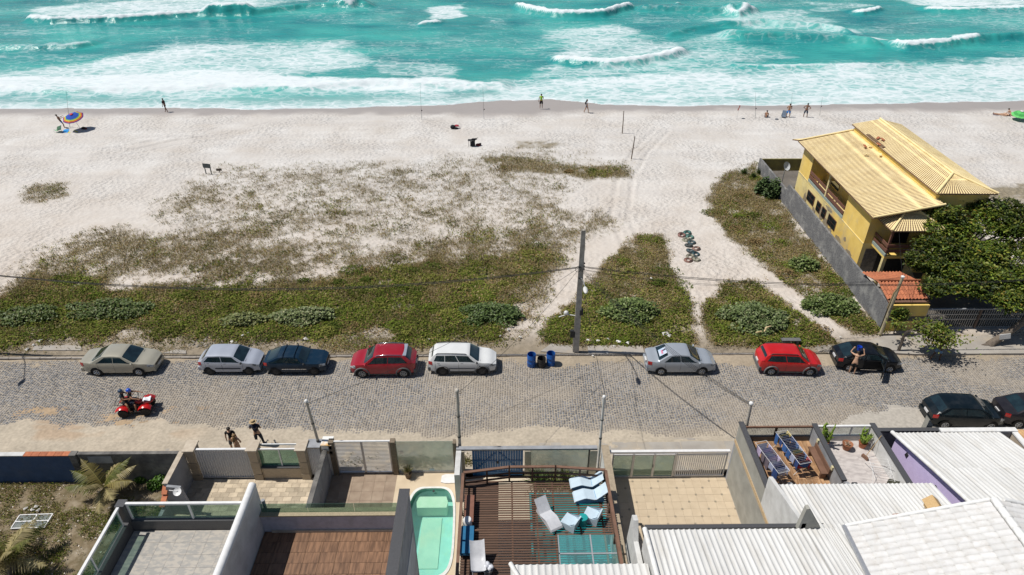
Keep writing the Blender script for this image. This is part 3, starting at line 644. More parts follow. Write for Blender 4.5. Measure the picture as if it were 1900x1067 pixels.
# spiky clumps beside it
def spiky(loc, n, ln, label, name, cat, cols, group=None, lean=.9, wid=.035, parent=None, z=0):
    t = parent or thing(name, label, cat, loc, 0, group)
    vs, fs, cc = [], [], []
    for i in range(n):
        a = random.uniform(0, 6.28); e = random.uniform(.25, 1.35) * lean; L = ln * random.uniform(.7, 1.1); c = random.choice(cols); g = random.uniform(.75, 1.25)
        o = len(vs); sx_, sy_ = -math.sin(a), math.cos(a)
        for k in range(4):
            f = k / 3; rr = L * f * math.sin(e) * (1 - .1 * f); hh = L * (f * math.cos(e) - .35 * f * f * math.sin(e)); ww = wid * (1 - f * .92)
            for s in (-1, 1): vs.append((math.cos(a) * rr + sx_ * ww * s, math.sin(a) * rr + sy_ * ww * s, z + hh)); cc.append([q_ * g for q_ in c])
        fs += [(o + 2 * k, o + 2 * k + 1, o + 2 * k + 3, o + 2 * k + 2) for k in range(3)]
    npmesh('foliage', np.array(vs), np.array(fs), M_leaf, np.array(cc), parent=t); return t
GS = [(.05, .085, .02), (.075, .115, .03), (.10, .13, .04)]
for (a, b), lb in zip(((1380, 322), (1397, 330), (1408, 322)), ('spiky dark plant farthest from the compound wall', 'spiky dark plant, middle one of three by the wall', 'spiky dark plant touching the end of the compound wall')):
    spiky(P(a, b, .1), 90, .75, lb, 'spiky_plant', 'plant', GS, 'spiky plants by the wall', wid=.05)

# ---- large spreading tree in the walled yard, and the leaning roadside trunk
def bigtree(name, label, base, tips, lobes, r0, nleaf, size, cols, wts, sub=True):
    t = thing(name, label, 'tree', base[0])
    B = Vector(base[0]); loc = lambda p: tuple(Vector(p) - B)
    part('trunk', tree_branches([loc(p) for p in base], [loc(p) for p in tips], r0), M_bark, t, 60)
    p = []; cf = []
    for c, r, wgt in lobes:
        m = int(nleaf * wgt)
        # leaves grow in rosettes at twig ends
        cl = blobpts(loc(c), r, max(4, m // 14), .62); q = np.repeat(cl, 14, 0) + RNG.normal(0, .16, (len(cl) * 14, 3)) * np.array([1, 1, .5]); p.append(q); cf.append(np.full(len(q), random.uniform(.55, 1.3)) * np.repeat(RNG.uniform(.7, 1.3, len(cl)), 14))
    p = np.concatenate(p)
    col = pick(len(p), cols, wts) * np.concatenate(cf)[:, None]
    leafmesh('crown', p, RNG.uniform(.6, 1.2, len(p)) * size, .4, col, M_leaf, aspect=.52, parent=t, kind=None, fold=.1)
    return t
AL = [(.035, .062, .010), (.070, .112, .013), (.125, .165, .018), (.175, .19, .028), (.22, .16, .03)]
TREE_LOBES = []
for zz, row in ((5.9, [(1762, 392), (1800, 376), (1845, 380), (1885, 388), (1925, 395)]), (5.5, [(1822, 402), (1866, 404), (1905, 412)]), (5.1, [(1740, 425), (1778, 418), (1822, 420), (1866, 424), (1905, 430), (1950, 430)]), (4.3, [(1716, 452), (1752, 458), (1798, 460), (1842, 466), (1885, 462), (1930, 470)]),
                (3.6, [(1704, 482), (1738, 494), (1782, 500), (1826, 504), (1870, 512), (1915, 510)]), (3.0, [(1752, 520), (1792, 534), (1836, 546), (1876, 556), (1920, 556)])):
    for a_, b_ in row: q_ = P(a_ + random.uniform(-6, 6), b_ + random.uniform(-5, 5), zz); TREE_LOBES.append((q_, (random.uniform(.75, 1.3), random.uniform(.7, 1.1), random.uniform(.3, .7)), 1 / 31))
for _ in range(13): q_ = P(random.uniform(1735, 1930), random.uniform(405, 545), 3.2); zz = 2.6 + (545 - 540) * 0 + random.uniform(.4, 2.2); q_ = P(random.uniform(1735, 1930), 560 - (zz - 2.6) * 58 + random.uniform(-25, 10), zz); TREE_LOBES.append((q_, (random.uniform(.8, 1.2), random.uniform(.7, 1.0), random.uniform(.3, .5)), 1 / 40))
bigtree('almond_tree', 'large spreading tree with broad leaves hiding the right side of the yellow house',
        [(33.0, 43.5, 0), (33.1, 43.4, 1.2), (33.3, 43.2, 2.4)],
        [l_[0] for l_ in TREE_LOBES[::2]],
        TREE_LOBES,
        .26, 38000, .25, AL, [4, 4, 3.5, 2.4, .5])
tb = thing('leaning_tree', 'leaning bare trunk with a small white notice by the railing gate', 'tree', (32.0, 35.3, .1))
part('trunk', MB().tube([(-.15, -.05, -.05), (.1, 0, .25), (.7, .1, .75), (1.5, .25, 1.5), (2.0, .3, 2.6), (2.3, .3, 4.2)], [.30, .25, .22, .2, .18, .12], 9).tube([(1.45, .25, 1.45), (2.6, .2, 1.9), (3.8, 0, 2.3)], [.15, .11, .07], 7)
     .tube([(-.1, -.05, .08), (-.6, -.1, .02), (-.95, -.12, -.04)], [.15, .09, .03], 6), M_bark, tb, 60)
q = np.concatenate([blobpts((3.2, .3, 4.3), (1.8, 1.6, .8), 1400, .5), blobpts((4.4, .0, 3.2), (1.2, 1.2, .8), 800, .5)])
leafmesh('crown', q, RNG.uniform(.16, .3, len(q)), .4, pick(len(q), AL, [3, 4, 4, 2, .5]), M_leaf, parent=tb, kind=None)
# small half bare tree on the footway
st = thing('small_tree', 'small crooked half bare tree on the footway beside the black car', 'tree', P(1667, 650, .15))
mb = MB().tube([(0, 0, -.05), (.02, 0, .6), (.0, .05, 1.25), (.15, .05, 1.5), (.45, .0, 1.65)], [.10, .09, .085, .08, .06], 8)
q = []
for i in range(26):
    a = random.uniform(-.95, .9); L = random.uniform(.9, 2.9); e = Vector((.05 + L * math.cos(a) * .95, L * math.sin(a) * .5 - .3, 1.75 + random.uniform(-.15, .75) - .05 * L))
    m = Vector((.4, 0, 1.6)).lerp(e, .5) + Vector((0, 0, random.uniform(.05, .4)))
    mb.tube([(.3, .0, 1.58), m, e], [.035, .02, .008], 5)
    for _ in range(3):
        f = m.lerp(e, random.random()); mb.tube([f, f + Vector((random.uniform(-.2, .5), random.uniform(-.35, .35), random.uniform(-.15, .4)))], [.012, .005], 4)
    for _ in range(34 if i % 3 else 70): q.append(m.lerp(e, random.random() ** .5) + Vector((random.gauss(0, .18), random.gauss(0, .18), random.gauss(0, .1))))
for i in range(620): q.append(Vector((1.9 + random.gauss(0, .75), -.75 + random.gauss(0, .4), 1.45 + random.gauss(0, .2))))
for i in range(120): q.append(Vector((-.15 + random.gauss(0, .3), .8 + random.gauss(0, .2), 1.5 + random.gauss(0, .2))))
part('trunk', mb, M_bark, st, 60); q = np.array(q)
leafmesh('crown', q, RNG.uniform(.13, .26, len(q)), .5, pick(len(q), AL[1:], [3, 4, 2, .4]), M_leaf, parent=st, kind=None)

# ---- coconut palms in the empty lot
def palm(loc, label, nf, L, seed):
    random.seed(seed); t = thing('coconut_palm', label, 'palm', loc, 0, 'young coconut palms')
    part('trunk', MB().tube([(0, 0, -.1), (.04, .02, .35), (.02, .05, .9)], [.17, .14, .11], 10), M_bark, t, 60)
    for i in range(nf):
        a = i * 2.399 + random.uniform(-.25, .25); e = random.uniform(.2, 1.15); vs, fs, cc = [], [], []; nseg = 30; pts = []
        for k in range(nseg + 1):
            f = k / nseg; r = L * f * math.sin(e + .55 * f); hz = .85 + L * (f * math.cos(e) * .95 - .42 * f * f * math.sin(e + .4))
            pts.append(Vector((math.cos(a) * r, math.sin(a) * r, hz)))
        dry = random.random() < .25
        base = (.30, .25, .12) if dry else random.choice([(.10, .11, .022), (.07, .08, .016), (.19, .155, .05)])
        fr = part('frond', MB().tube(pts[::5], [.022, .018, .014, .011, .008, .005, .003], 5), pm('palm_rib', (.28, .25, .08), (.2, .19, .05), rough=.6), t)
        sd = Vector((-math.sin(a), math.cos(a), 0))
        for k in range(3, nseg):
            f = k / nseg; ll = L * .30 * math.sin(math.pi * min(1, .18 + f * .85)) * random.uniform(.85, 1.1)
            fw = (pts[k + 1] - pts[k]).normalized()
            for s in (-1, 1):
                d = (sd * s * .85 + fw * .55 + Vector((0, 0, -.28 - random.random() * .35))).normalized(); o = len(vs); wv = fw * .034
                m = pts[k] + d * ll * .5; e2 = pts[k] + d * ll + Vector((0, 0, -.12 * ll))
                vs += [pts[k] - wv, pts[k] + wv, m + wv * .9, e2, m - wv * .9]; fs += [(o, o + 1, o + 2), (o, o + 2, o + 4), (o + 4, o + 2, o + 3)]
                g = random.uniform(.75, 1.25); cc += [[c * g for c in base]] * 5
        npmesh('leaflets', np.array([tuple(v) for v in vs]), np.array(fs), M_leaf, np.array(cc), parent=fr, kind='stuff')
    return t
palm(P(203, 925), 'young coconut palm in front of the dark stained wall', 12, 1.95, 3)
palm(P(22, 1062), 'young coconut palm beside the discarded white window frame', 12, 2.2, 8)
random.seed(21)
# ================================================================ VEHICLES
M_tyre = pm('tyre_rubber', (.018, .018, .019), (.03, .028, .026), scale=12, rough=.85, bump=.3)
M_rim = pm('alloy_rim', (.50, .51, .53), (.38, .39, .40), scale=9, rough=.3, metal=.8)
M_darkrim = pm('steel_rim', (.06, .06, .062), (.03, .03, .03), rough=.5, metal=.4)
M_win = pm('car_window', (.012, .028, .034), (.005, .011, .014), scale=2, rough=.04, spec=.7, coat=.6)
M_trim = pm('black_trim', (.022, .022, .024), (.035, .035, .035), rough=.6)
M_grey = pm('grey_cladding', (.10, .105, .11), (.13, .13, .13), rough=.6)
M_red = pm('tail_lamp', (.45, .015, .012), (.30, .01, .01), scale=20, rough=.1, coat=.8)
M_lamp = pm('head_lamp', (.62, .66, .68), (.12, .13, .14), scale=9, rough=.08, coat=.8)
M_plate = pm('number_plate', (.62, .62, .62), (.5, .5, .52), scale=40, rough=.4)
M_chrome = pm('chrome', (.7, .7, .7), (.6, .6, .62), rough=.12, metal=1)
M_black = pm('flat_black', (.012, .012, .012), rough=.9)
def paint(name, c, metal=.25, rough=.28): return pm('paint_' + name, c, tuple(v * .93 for v in c), scale=1.5, rough=rough, metal=metal, coat=(.75 if max(c) > .1 else .3), spec=(.4 if max(c) > .1 else .25), stain=tuple(v * .7 + .08 for v in c), stscale=2.2, stamt=.16)
def interp(tab, x):
    xs = [p[0] for p in tab]; ys = [p[1] for p in tab]; x = max(xs[0], min(xs[-1], x))
    for i in range(len(xs) - 1):
        if x <= xs[i + 1]:
            t = (x - xs[i]) / (xs[i + 1] - xs[i] + 1e-9)
            return ys[i] + (ys[i + 1] - ys[i]) * t
    return ys[-1]
def smooth_tab(tab, r=.06):
    return lambda x: sum(interp(tab, x + r * k) for k in (-1.5, -1, -.5, 0, .5, 1, 1.5)) / 7
def car(label, loc, heading, col, L=4.0, W=1.68, H=1.48, wb=2.5, wr=.30, rear=(-1.9, -1.3), front=(.75, 1.35), hood=.92, nose=.72, deck=None, tail=.95,
        kind='hatch', rim='alloy', doors=4, rails=None, clad=None, mould=None, spoiler=False, bars=None, quarter=False, group='cars parked along the street', opened=False, belt=None,
        tail_up=False, plate='rear'):
    """one car: a lofted shell; panes, lamps, seams and trim are patches laid on that shell"""
    t = thing('parked_car', label, 'car', loc, heading, group); P_ = col
    hl = L / 2; rb, rt = rear; ft, fb = front; bl = belt or hood + .02
    dk = deck if deck is not None else bl
    top = [(-hl, tail - .03 if deck else tail - .05), (-hl + .06, (dk if deck else tail)), (rb, dk if deck else bl + .02), (rt, H - .03), ((rt + ft) / 2, H), (ft, H - .045), (fb, hood), (fb + (hl - fb) * .6, hood - .05), (hl - .16, nose + .06), (hl, nose - .05)]
    ztop = smooth_tab(top, .10)
    def wid(x): return W / 2 * (1 - .20 * abs(x / hl) ** 4.5 - .07 * abs(x / hl) ** 14)
    zl = lambda x: .20 + .05 * abs(x / hl) ** 6
    def zbelt(x): return min(bl + .03 * (-x / hl), ztop(x) - .03)
    TUM = .40
    def sec(x):
        w = wid(x); zt = ztop(x); zb = zbelt(x); z0 = zl(x); gh = max(0, zt - .055 - zb)
        wr_ = w * .955 - gh * TUM; ze = zb + gh if gh > .02 else zt - .022
        if gh <= .02: wr_ = w * .86
        zm = z0 + (zb - z0) * .55
        return [(w * .80, z0), (w * .955, z0 + .05), (w * .985, z0 + .17), (w, zm), (w * .992, zb - .07), (w * .955, zb), (wr_, ze), (wr_ * .72, zt - .012), (wr_ * .36, zt - .003), (0, zt)]
    def S(x, tt, s):
        q = sec(x); tt = max(0, min(8.999, tt)); i = int(tt); f = tt - i
        return Vector((x, s * (q[i][0] * (1 - f) + q[i + 1][0] * f), q[i][1] * (1 - f) + q[i + 1][1] * f))
    xs = [-hl, -hl + .015, -hl + .05, -hl + .12] + [-hl + .2 + (L - .4) * i / 46 for i in range(47)] + [hl - .12, hl - .05, hl - .015, hl]
    mb = MB(); n = 20
    for x in xs:
        q = sec(x); e = 1.0
        if abs(abs(x) - hl) < .001: e = .93
        row = [(x, -p[0] * e, p[1] if k else p[1]) for k, p in enumerate(q)] + [(x, p[0] * e, p[1]) for p in q[-2::-1]]
        mb.v += row
    m = 19
    for i in range(len(xs) - 1):
        for k in range(m - 1): mb.f.append((i * m + k, i * m + k + 1, (i + 1) * m + k + 1, (i + 1) * m + k))
        mb.f.append((i * m + m - 1, i * m, (i + 1) * m, (i + 1) * m + m - 1))
    mb.f.append(tuple(range(m))); mb.f.append(tuple(range((len(xs) - 1) * m, len(xs) * m)))
    body = part('body', mb, P_, t, 38)
    def patch(name, f, mat, off=.008, nu=8, nv=5, par=None, sm=60):
        g = [[f(i / (nu - 1), j / (nv - 1)) for i in range(nu)] for j in range(nv)]
        ctr = Vector((0, 0, .55)); out = MB()
        for j in range(nv):
            for i in range(nu):
                du = g[j][min(i + 1, nu - 1)] - g[j][max(i - 1, 0)]; dv = g[min(j + 1, nv - 1)][i] - g[max(j - 1, 0)][i]
                nn = du.cross(dv)
                if nn.length < 1e-9: nn = Vector((0, 0, 1))
                nn.normalize(); c = Vector((ctr.x + .55 * g[j][i].x, 0, .45))
                if nn.dot(g[j][i] - c) < 0: nn = -nn
                out.v.append(g[j][i] + nn * off)
        out.f = [(j * nu + i, j * nu + i + 1, (j + 1) * nu + i + 1, (j + 1) * nu + i) for j in range(nv - 1) for i in range(nu - 1)]
        return part(name, out, mat, par or t, sm)
    def side(name, x0, x1, x0t, x1t, a, b, mat, s, off=.009, nu=8, nv=4):
        return patch(name, lambda u, v: S((x0 + (x1 - x0) * u) * (1 - v) + (x0t + (x1t - x0t) * u) * v, a + (b - a) * v, s), mat, off, nu, nv)
    # screens
    def topline(x, u): q = sec(x); wr_ = q[6][0]; return Vector((x, u * wr_, q[9][1] - (.012 if abs(u) > .7 else .012 * (abs(u) / .72) ** 2) - (q[7][1] - q[6][1]) * max(0, (abs(u) - .72) / .28)))
    patch('windscreen', lambda u, v: topline(ft + .05 + (fb - ft - .10) * v, (-.93 + 1.86 * u) * (1 - .02 * v)), M_win, .010, 12, 8)
    patch('rear_window', lambda u, v: topline(rt - .06 - (rt - rb - (.12 if kind == 'sedan' else .20)) * v, (-.86 + 1.72 * u)), M_win, .010, 12, 7)
    # side glass
    for s in (-1, 1):
        a, b_ = 5.10, 5.86
        x1b, x1t = fb - .24, ft - .02; x0b, x0t = rb + (.34 if kind == 'sedan' else .24), rt + .14
        if kind == 'wagon': mids = [.60, .27]
        elif doors == 2: mids = [.46]
        else: mids = [.50]
        if quarter and kind != 'wagon': mids = [.56, .17]
        cuts = [1.0] + mids + [0.0]
        for i in range(len(cuts) - 1):
            u1, u0 = cuts[i], cuts[i + 1]; g = .022
            lb = lambda u: x0b + (x1b - x0b) * u
            lt = lambda u: x0t + (x1t - x0t) * u
            pn = 'side_window'
            side(pn, lb(u0) + g, lb(u1) - g, lt(u0) + g, lt(u1) - g, a, b_, M_win, s)
        # door seams, sills, handles
        segs = [lb(1.0) + .12, lb(mids[0]) + .0] + ([lb(0) + .12] if doors == 4 else [])
        for xx in segs: side('door_seam', xx - .008, xx + .008, xx - .008, xx + .008, 1.6, 4.95, M_trim, s, .004, 2, 6)
        for xx in ([lb(mids[0]) + .12] + ([lb(0) + .24] if doors == 4 else [])): side('door_handle', xx, xx + .16, xx, xx + .16, 4.05, 4.35, M_trim if mould else P_, s, .022, 3, 2)
        if mould: side('side_moulding', -wb / 2 + .42, wb / 2 - .42, -wb / 2 + .42, wb / 2 - .42, 2.55, 2.85, mould, s, .026, 16, 2)
        if clad:
            side('side_cladding', -wb / 2 + .34, wb / 2 - .34, -wb / 2 + .34, wb / 2 - .34, .9, 2.0 if clad != 'low' else 1.5, M_grey, s, .012, 10, 3)
        # mirrors
        mx = fb - .16; mp_ = S(mx, 5.05, s)
        part('mirror', MB().ell((mp_.x, mp_.y + s * .10, mp_.z + .05), (.06, .10, .065), 10, 6), (P_ if not mould else M_trim), t, 60)
        # lamps
        patch('headlight', lambda u, v: S(hl - .36 + .34 * u, 3.35 + (4.9 - 3.35) * v + .5 * u, s), M_lamp, .010, 6, 4)
        if tail_up: patch('tail_light', lambda u, v: S(-hl + .05 + .16 * u, 4.6 + 1.1 * v, s), M_red, .012, 4, 6)
        else: patch('tail_light', lambda u, v: S(-hl + .012 + .24 * u, 3.35 + 1.5 * v, s), M_red, .010, 5, 4)
        # wheels
        for xx in (-wb / 2, wb / 2):
            yw = wid(xx); wl = thing('wheel', None, None); wl.parent = t; wl.location = (xx, s * (yw - .09), wr)
            Mx = Matrix.Rotation(R(90), 4, 'X')
            ar = MB(); ra = wr + .075; na = 22
            ar.v = [(xx, s * (yw + .006), wr + .01)] + [(xx + ra * math.cos(2 * math.pi * k_ / na), s * (yw + .006 if (math.sin(2 * math.pi * k_ / na) < .5) else wid(xx) * 1.0 + .005), max(.19, wr + .01 + ra * math.sin(2 * math.pi * k_ / na))) for k_ in range(na)]
            ar.f = [(0, 1 + k_, 1 + (k_ + 1) % na) for k_ in range(na)]
            part('arch_shade_disc', ar, M_black, t)  # flat dark disc, painted as the shaded hollow round the wheel
            if clad:
                lip = MB(); lip.tube([(xx + (ra + .045) * math.cos(a_), s * (yw + .0), wr + (ra + .045) * math.sin(a_)) for a_ in [R(-12 + 204 * k_ / 16) for k_ in range(17)]], .05, 6)
                part('arch_cladding', lip, M_grey, t, 60)
            part('tyre', MB().lathe([(wr * .62, -.095), (wr * .9, -.1), (wr, -.075), (wr, .075), (wr * .9, .1), (wr * .62, .095)], seg=22, M=Mx), M_tyre, wl, 40)
            rm = MB()
            rm.lathe([(.05, s * -.106), (wr * .62, s * -.098), (wr * .64, s * -.07)], seg=20, M=Mx)
            if rim == 'alloy':
                part('rim_dish', rm, M_darkrim, wl, 40); sp = MB()
                for k_ in range(6):
                    a_ = k_ * math.pi / 3 + .3; d = Vector((math.cos(a_), 0, math.sin(a_)))
                    sp.tube([d * .03 + Vector((0, s * .112, 0)), d * wr * .6 + Vector((0, s * .106, 0))], [.034, .026], 6)
                sp.lathe([(wr * .56, s * -.112), (wr * .65, s * -.106), (wr * .65, s * -.098)], seg=20, M=Mx, cap=False)
                part('rim', sp, M_rim, wl, 40)
            else: part('rim', rm, M_darkrim, wl, 40)
        if rails:
            q0, q1 = S(rt + .12, 6.1, s), S(ft - .12, 6.1, s); mid = S((rt + ft) / 2, 6.1, s); u_ = Vector((0, 0, .065))
            part('roof_rail', MB().tube([q0 + Vector((0, 0, -.01)), q0 + u_ + Vector((.1, 0, 0)), mid + u_, q1 + u_ - Vector((.1, 0, 0)), q1 + Vector((0, 0, -.01))], .022, 6), rails, t, 60)
    if bars:
        for xx in (rt + .28, ft - .22):
            q = sec(xx); part('roof_bar', MB().tube([(xx, -q[6][0] - .02, q[6][1] - .03), (xx, -q[6][0] * .97, q[9][1] + .05), (xx, q[6][0] * .97, q[9][1] + .05), (xx, q[6][0] + .02, q[6][1] - .03)], .024, 6), bars, t, 60)
    if spoiler:
        q = sec(rt); part('spoiler', MB().box(rt - .12, rt + .10, -q[6][0] * .92, q[6][0] * .92, q[9][1] - .03, q[9][1] + .022), spoiler, t)
    # ends
    part('grille', MB().box(hl - .03, hl + .008, -W * .27, W * .27, nose - .20, nose - .09), M_trim, t)
    part('front_bumper', MB().box(hl - .12, hl + .02, -W * .38, W * .38, .24, nose - .24), (M_grey if clad else P_), t)
    part('rear_bumper', MB().box(-hl - .045, -hl + .12, -W * .405, W * .405, .26, .54), (M_grey if clad else P_), t)
    part('number_plate', MB().box(-hl - .056, -hl, -.2, .2, .60, .73) if plate == 'rear' else MB().box(hl, hl + .03, -.2, .2, .36, .48), M_plate, t)
    part('bonnet_seam', MB().box(fb + .02, fb + .05, -W * .36, W * .36, hood - .02, hood + .004), M_trim, t)
    if opened:
        # driver side door swung open
        dr = thing('open_door', None, None); dr.parent = t; dr.location = (fb - .28, -W / 2 + .03, 0); dr.rotation_euler[2] = R(62)
        part('door_panel', MB().extr([(0, 0, .3), (-1.12, 0, .3), (-1.15, 0, .9), (-.98, 0, .95), (0, 0, .93)], (0, -.07, 0)), P_, dr)
        part('door_window', MB().extr([(-.98, -.02, .95), (-.08, -.02, .93), (-.45, .22, 1.30), (-.92, .22, 1.32)], (0, -.02, 0)), M_win, dr)
        part('doorway_shade', MB().extr([(fb - .30, -W / 2 - .002, .32), (-.42, -W / 2 - .002, .32), (-.48, -W / 2 - .002, .92), (fb - .28, -W / 2 - .002, .92)], (0, .02, 0)), M_black, t)  # dark panel on the closed shell, painted as the shaded doorway
        part('sill_plate', MB().box(-.55, .45, -W / 2 - .03, -W / 2 + .02, .22, .26), M_chrome, t)
    return t
def carpos(pxr, pxf, yn, W):
    """car centre from its near wheels' contact line"""
    a, b_ = P(*pxr), P(*pxf); return ((a[0] + b_[0]) / 2, (a[1] + b_[1]) / 2 + W / 2 - .09, 0)
p_beige = paint('beige', (.40, .375, .30)); p_silver = paint('silver', (.43, .46, .53)); p_silver2 = paint('silver_blue', (.37, .405, .45))
p_teal = paint('dark_teal', (.005, .022, .046), .1); p_red = paint('crimson', (.33, .008, .018), .15); p_red2 = paint('bright_red', (.50, .010, .010), .05)
p_white = paint('white', (.66, .67, .67), 0); p_black = paint('black', (.006, .008, .012), .1); p_grey = paint('graphite', (.028, .026, .032), .4)
p_black2 = paint('blue_black', (.004, .009, .013), .1)
car('beige metallic four door sedan parked alone near the lamp shadow', carpos((183, 697), (262, 696), 0, 1.70), 0.0, p_beige, L=4.50, W=1.70, H=1.47, wb=2.60, rear=(-1.55, -.78), front=(.42, 1.22), hood=.95, nose=.74, deck=1.02, tail=1.0, kind='sedan', quarter=False, plate='none')
car('silver hatchback with a black side moulding parked behind the dark blue coupe', carpos((393, 695), (462, 694), 0, 1.63), 0.0, p_silver, L=3.75, W=1.63, H=1.43, wb=2.40, wr=.285, rear=(-1.72, -1.30), front=(.38, 1.05), hood=.93, nose=.70, rim='steel', mould=M_trim, plate='none')
car('dark blue two door boxy hatchback with two roof bars', carpos((515, 695), (583, 695), 0, 1.60), 0.0, p_teal, L=3.82, W=1.60, H=1.37, wb=2.36, wr=.28, rear=(-1.82, -.92), front=(.28, .82), hood=.92, nose=.78, rim='steel', doors=2, bars=p_teal, mould=M_chrome, plate='none', belt=.90)
car('crimson four door hatchback with roof rails, facing the other parked cars', carpos((673, 700), (750, 699), 0, 1.74), math.pi, p_red, L=4.02, W=1.74, H=1.60, wb=2.56, wr=.32, rear=(-1.86, -1.38), front=(.48, 1.16), hood=1.02, nose=.80, rails=M_chrome, clad='low', spoiler=pm('spoiler_silver', (.40, .45, .52), rough=.3, metal=.4))
car('white station wagon with grey bumpers and roof rails', carpos((822, 695), (895, 695), 0, 1.68), 0.0, p_white, L=4.20, W=1.68, H=1.55, wb=2.46, wr=.31, rear=(-2.02, -1.74), front=(.42, 1.08), hood=.98, nose=.74, kind='wagon', rim='steel', rails=M_trim, clad='full', mould=M_grey, tail=1.02, plate='none')
car('silver blue sedan with a poster in its rear window', carpos((1224, 695), (1302, 695), 0, 1.68), 0.0, p_silver2, L=4.26, W=1.68, H=1.50, wb=2.55, wr=.29, rear=(-1.52, -.86), front=(.40, 1.18), hood=.96, nose=.74, deck=1.06, tail=1.02, kind='sedan')
car('bright red hatchback with grey side cladding and alloy wheels', carpos((1430, 697), (1500, 695), 0, 1.66), R(-2), p_red2, L=3.80, W=1.66, H=1.54, wb=2.38, wr=.30, rear=(-1.82, -1.50), front=(.45, 1.10), hood=.98, nose=.78, rails=M_trim, clad='full', tail_up=True)
car('black two door hatchback with its driver door open, being washed', carpos((1577, 690), (1646, 689), 0, 1.65), R(-4), p_black, L=3.92, W=1.65, H=1.40, wb=2.44, wr=.29, rear=(-1.80, -.98), front=(.34, 1.08), hood=.92, nose=.70, doors=2, opened=True)
car('blue black hatchback parked in front of the white roofed house', (26.05, 28.5, 0), R(-3), p_black2, L=4.02, W=1.72, H=1.50, wb=2.52, wr=.31, rear=(-1.85, -1.30), front=(.55, 1.25), hood=.96, nose=.74, group='cars parked on the house side')
car('graphite sedan parked behind the blue black hatchback', (30.25, 28.5, 0), R(-3), p_grey, L=4.25, W=1.72, H=1.49, wb=2.55, wr=.30, rear=(-1.6, -.95), front=(.42, 1.18), hood=.96, nose=.74, deck=1.06, tail=1.02, kind='sedan', group='cars parked on the house side')
# poster on the silver sedan's rear window: pale sheet with a picture and red writing
sed = [o for o in bpy.data.objects if o.get('label', '').startswith('silver blue sedan')][0]
def rearpt(u, v): # on the rear glass
    return Vector((-.95 - .42 * v, -.42 + .62 * u, 1.455 - .30 * v))
po = MB().grid(lambda u, v: rearpt(u, v) + Vector((-.02, 0, .035)), 3, 3)
pst = part('poster', po, pm('poster_paper', (.38, .50, .64), (.52, .55, .62), scale=3, rough=.5), sed)
part('poster_figure', MB().grid(lambda u, v: rearpt(.52 + .2 * u, .05 + .42 * v) + Vector((-.024, 0, .041)), 2, 2), pm('poster_dark', (.06, .03, .06), rough=.6), pst)
for a_, b_ in ((.18, .55), (.30, .62)):
    part('poster_writing', MB().grid(lambda u, v: rearpt(.16 + .6 * u, a_ + .28 + .09 * v) + Vector((-.024, 0, .041)), 2, 2), pm('poster_red', (.55, .03, .10), (.5, .2, .3), scale=30, rough=.6), pst)

# ---- quad bike
M_qred = pm('quad_red_plastic', (.52, .012, .012), (.42, .01, .01), scale=3, rough=.25, coat=.5)
M_qblk = pm('quad_black', (.02, .02, .022), (.035, .035, .035), rough=.55)
qb = thing('quad_bike', 'red quad bike driven along the cobbled road', 'quad bike', P(257, 762), R(8))
def fender(x0, x1, y0, y1, z0, z1): return MB().grid(lambda u, v: (x0 + (x1 - x0) * u, y0 + (y1 - y0) * v, z0 + (z1 - z0) * math.sin(math.pi * u) ** .6 - .06 * (2 * v - 1) ** 2), 9, 5)
for sx_ in (-.62, .62):
    for s in (-1, 1):
        wl = thing('wheel', None, None); wl.parent = qb; wl.location = (sx_, s * .42, .28); Mx = Matrix.Rotation(R(90), 4, 'X')
        part('tyre', MB().lathe([(.12, -.12), (.25, -.13), (.285, -.08), (.285, .08), (.25, .13), (.12, .12)], seg=18, M=Mx), M_tyre, wl, 40)
        part('rim', MB().lathe([(.02, -.09), (.12, -.10), (.12, .10), (.02, .09)], seg=12, M=Mx), M_darkrim, wl)
        fm = fender(sx_ - .36, sx_ + .34, s * .22, s * .60, .56, .74); fm2 = MB().add(fm.v, fm.f).add([(a, b, c - .03) for a, b, c in fm.v], fm.f)
        part('fender', fm2, M_qred, qb, 60)
part('chassis', MB().box(-.75, .72, -.2, .2, .26, .55).box(-.25, .3, -.42, .42, .24, .30), M_qblk, qb)
part('seat', MB().ell((-.30, 0, .74), (.52, .17, .10), 12, 8), M_qblk, qb, 60)
part('tank', MB().ell((.22, 0, .72), (.30, .17, .14), 12, 8), M_qred, qb, 60)
part('nose', MB().ell((.74, 0, .72), (.28, .26, .13), 12, 8), M_qred, qb, 60)
part('front_rack', MB().tube([(.45, -.35, .84), (.95, -.32, .82), (.95, .32, .82), (.45, .35, .84), (.45, -.35, .84)], .016, 6).tube([(.6, -.34, .84), (.6, .34, .84)], .013).tube([(.78, -.33, .83), (.78, .33, .83)], .013), M_qblk, qb)
part('rear_rack', MB().tube([(-.55, -.35, .80), (-1.0, -.35, .84), (-1.0, .35, .84), (-.55, .35, .80), (-.55, -.35, .8)], .018, 6).tube([(-.8, -.35, .83), (-.8, .35, .83)], .015), M_qblk, qb)
part('handlebar', MB().tube([(.30, 0, .74), (.24, 0, .95)], .025).tube([(.14, -.38, .97), (.22, -.2, .98), (.24, 0, .96), (.22, .2, .98), (.14, .38, .97)], .016).tube([(.14, -.38, .97), (.10, -.47, .965)], .022).tube([(.14, .38, .97), (.10, .47, .965)], .022), M_qblk, qb, 60)
part('exhaust', MB().tube([(-.3, -.22, .42), (-.85, -.22, .5)], .05, 8), M_rim, qb, 60)
bag = MB().grid(lambda u, v: (.52 + .40 * u, -.20 + .34 * v, .88 + .05 * math.sin(5 * u + 3 * v) + .05 * math.sin(math.pi * u) * math.sin(math.pi * v)), 7, 7)
bag.add([(a, b, .845) for a, b, c in bag.v], bag.f)
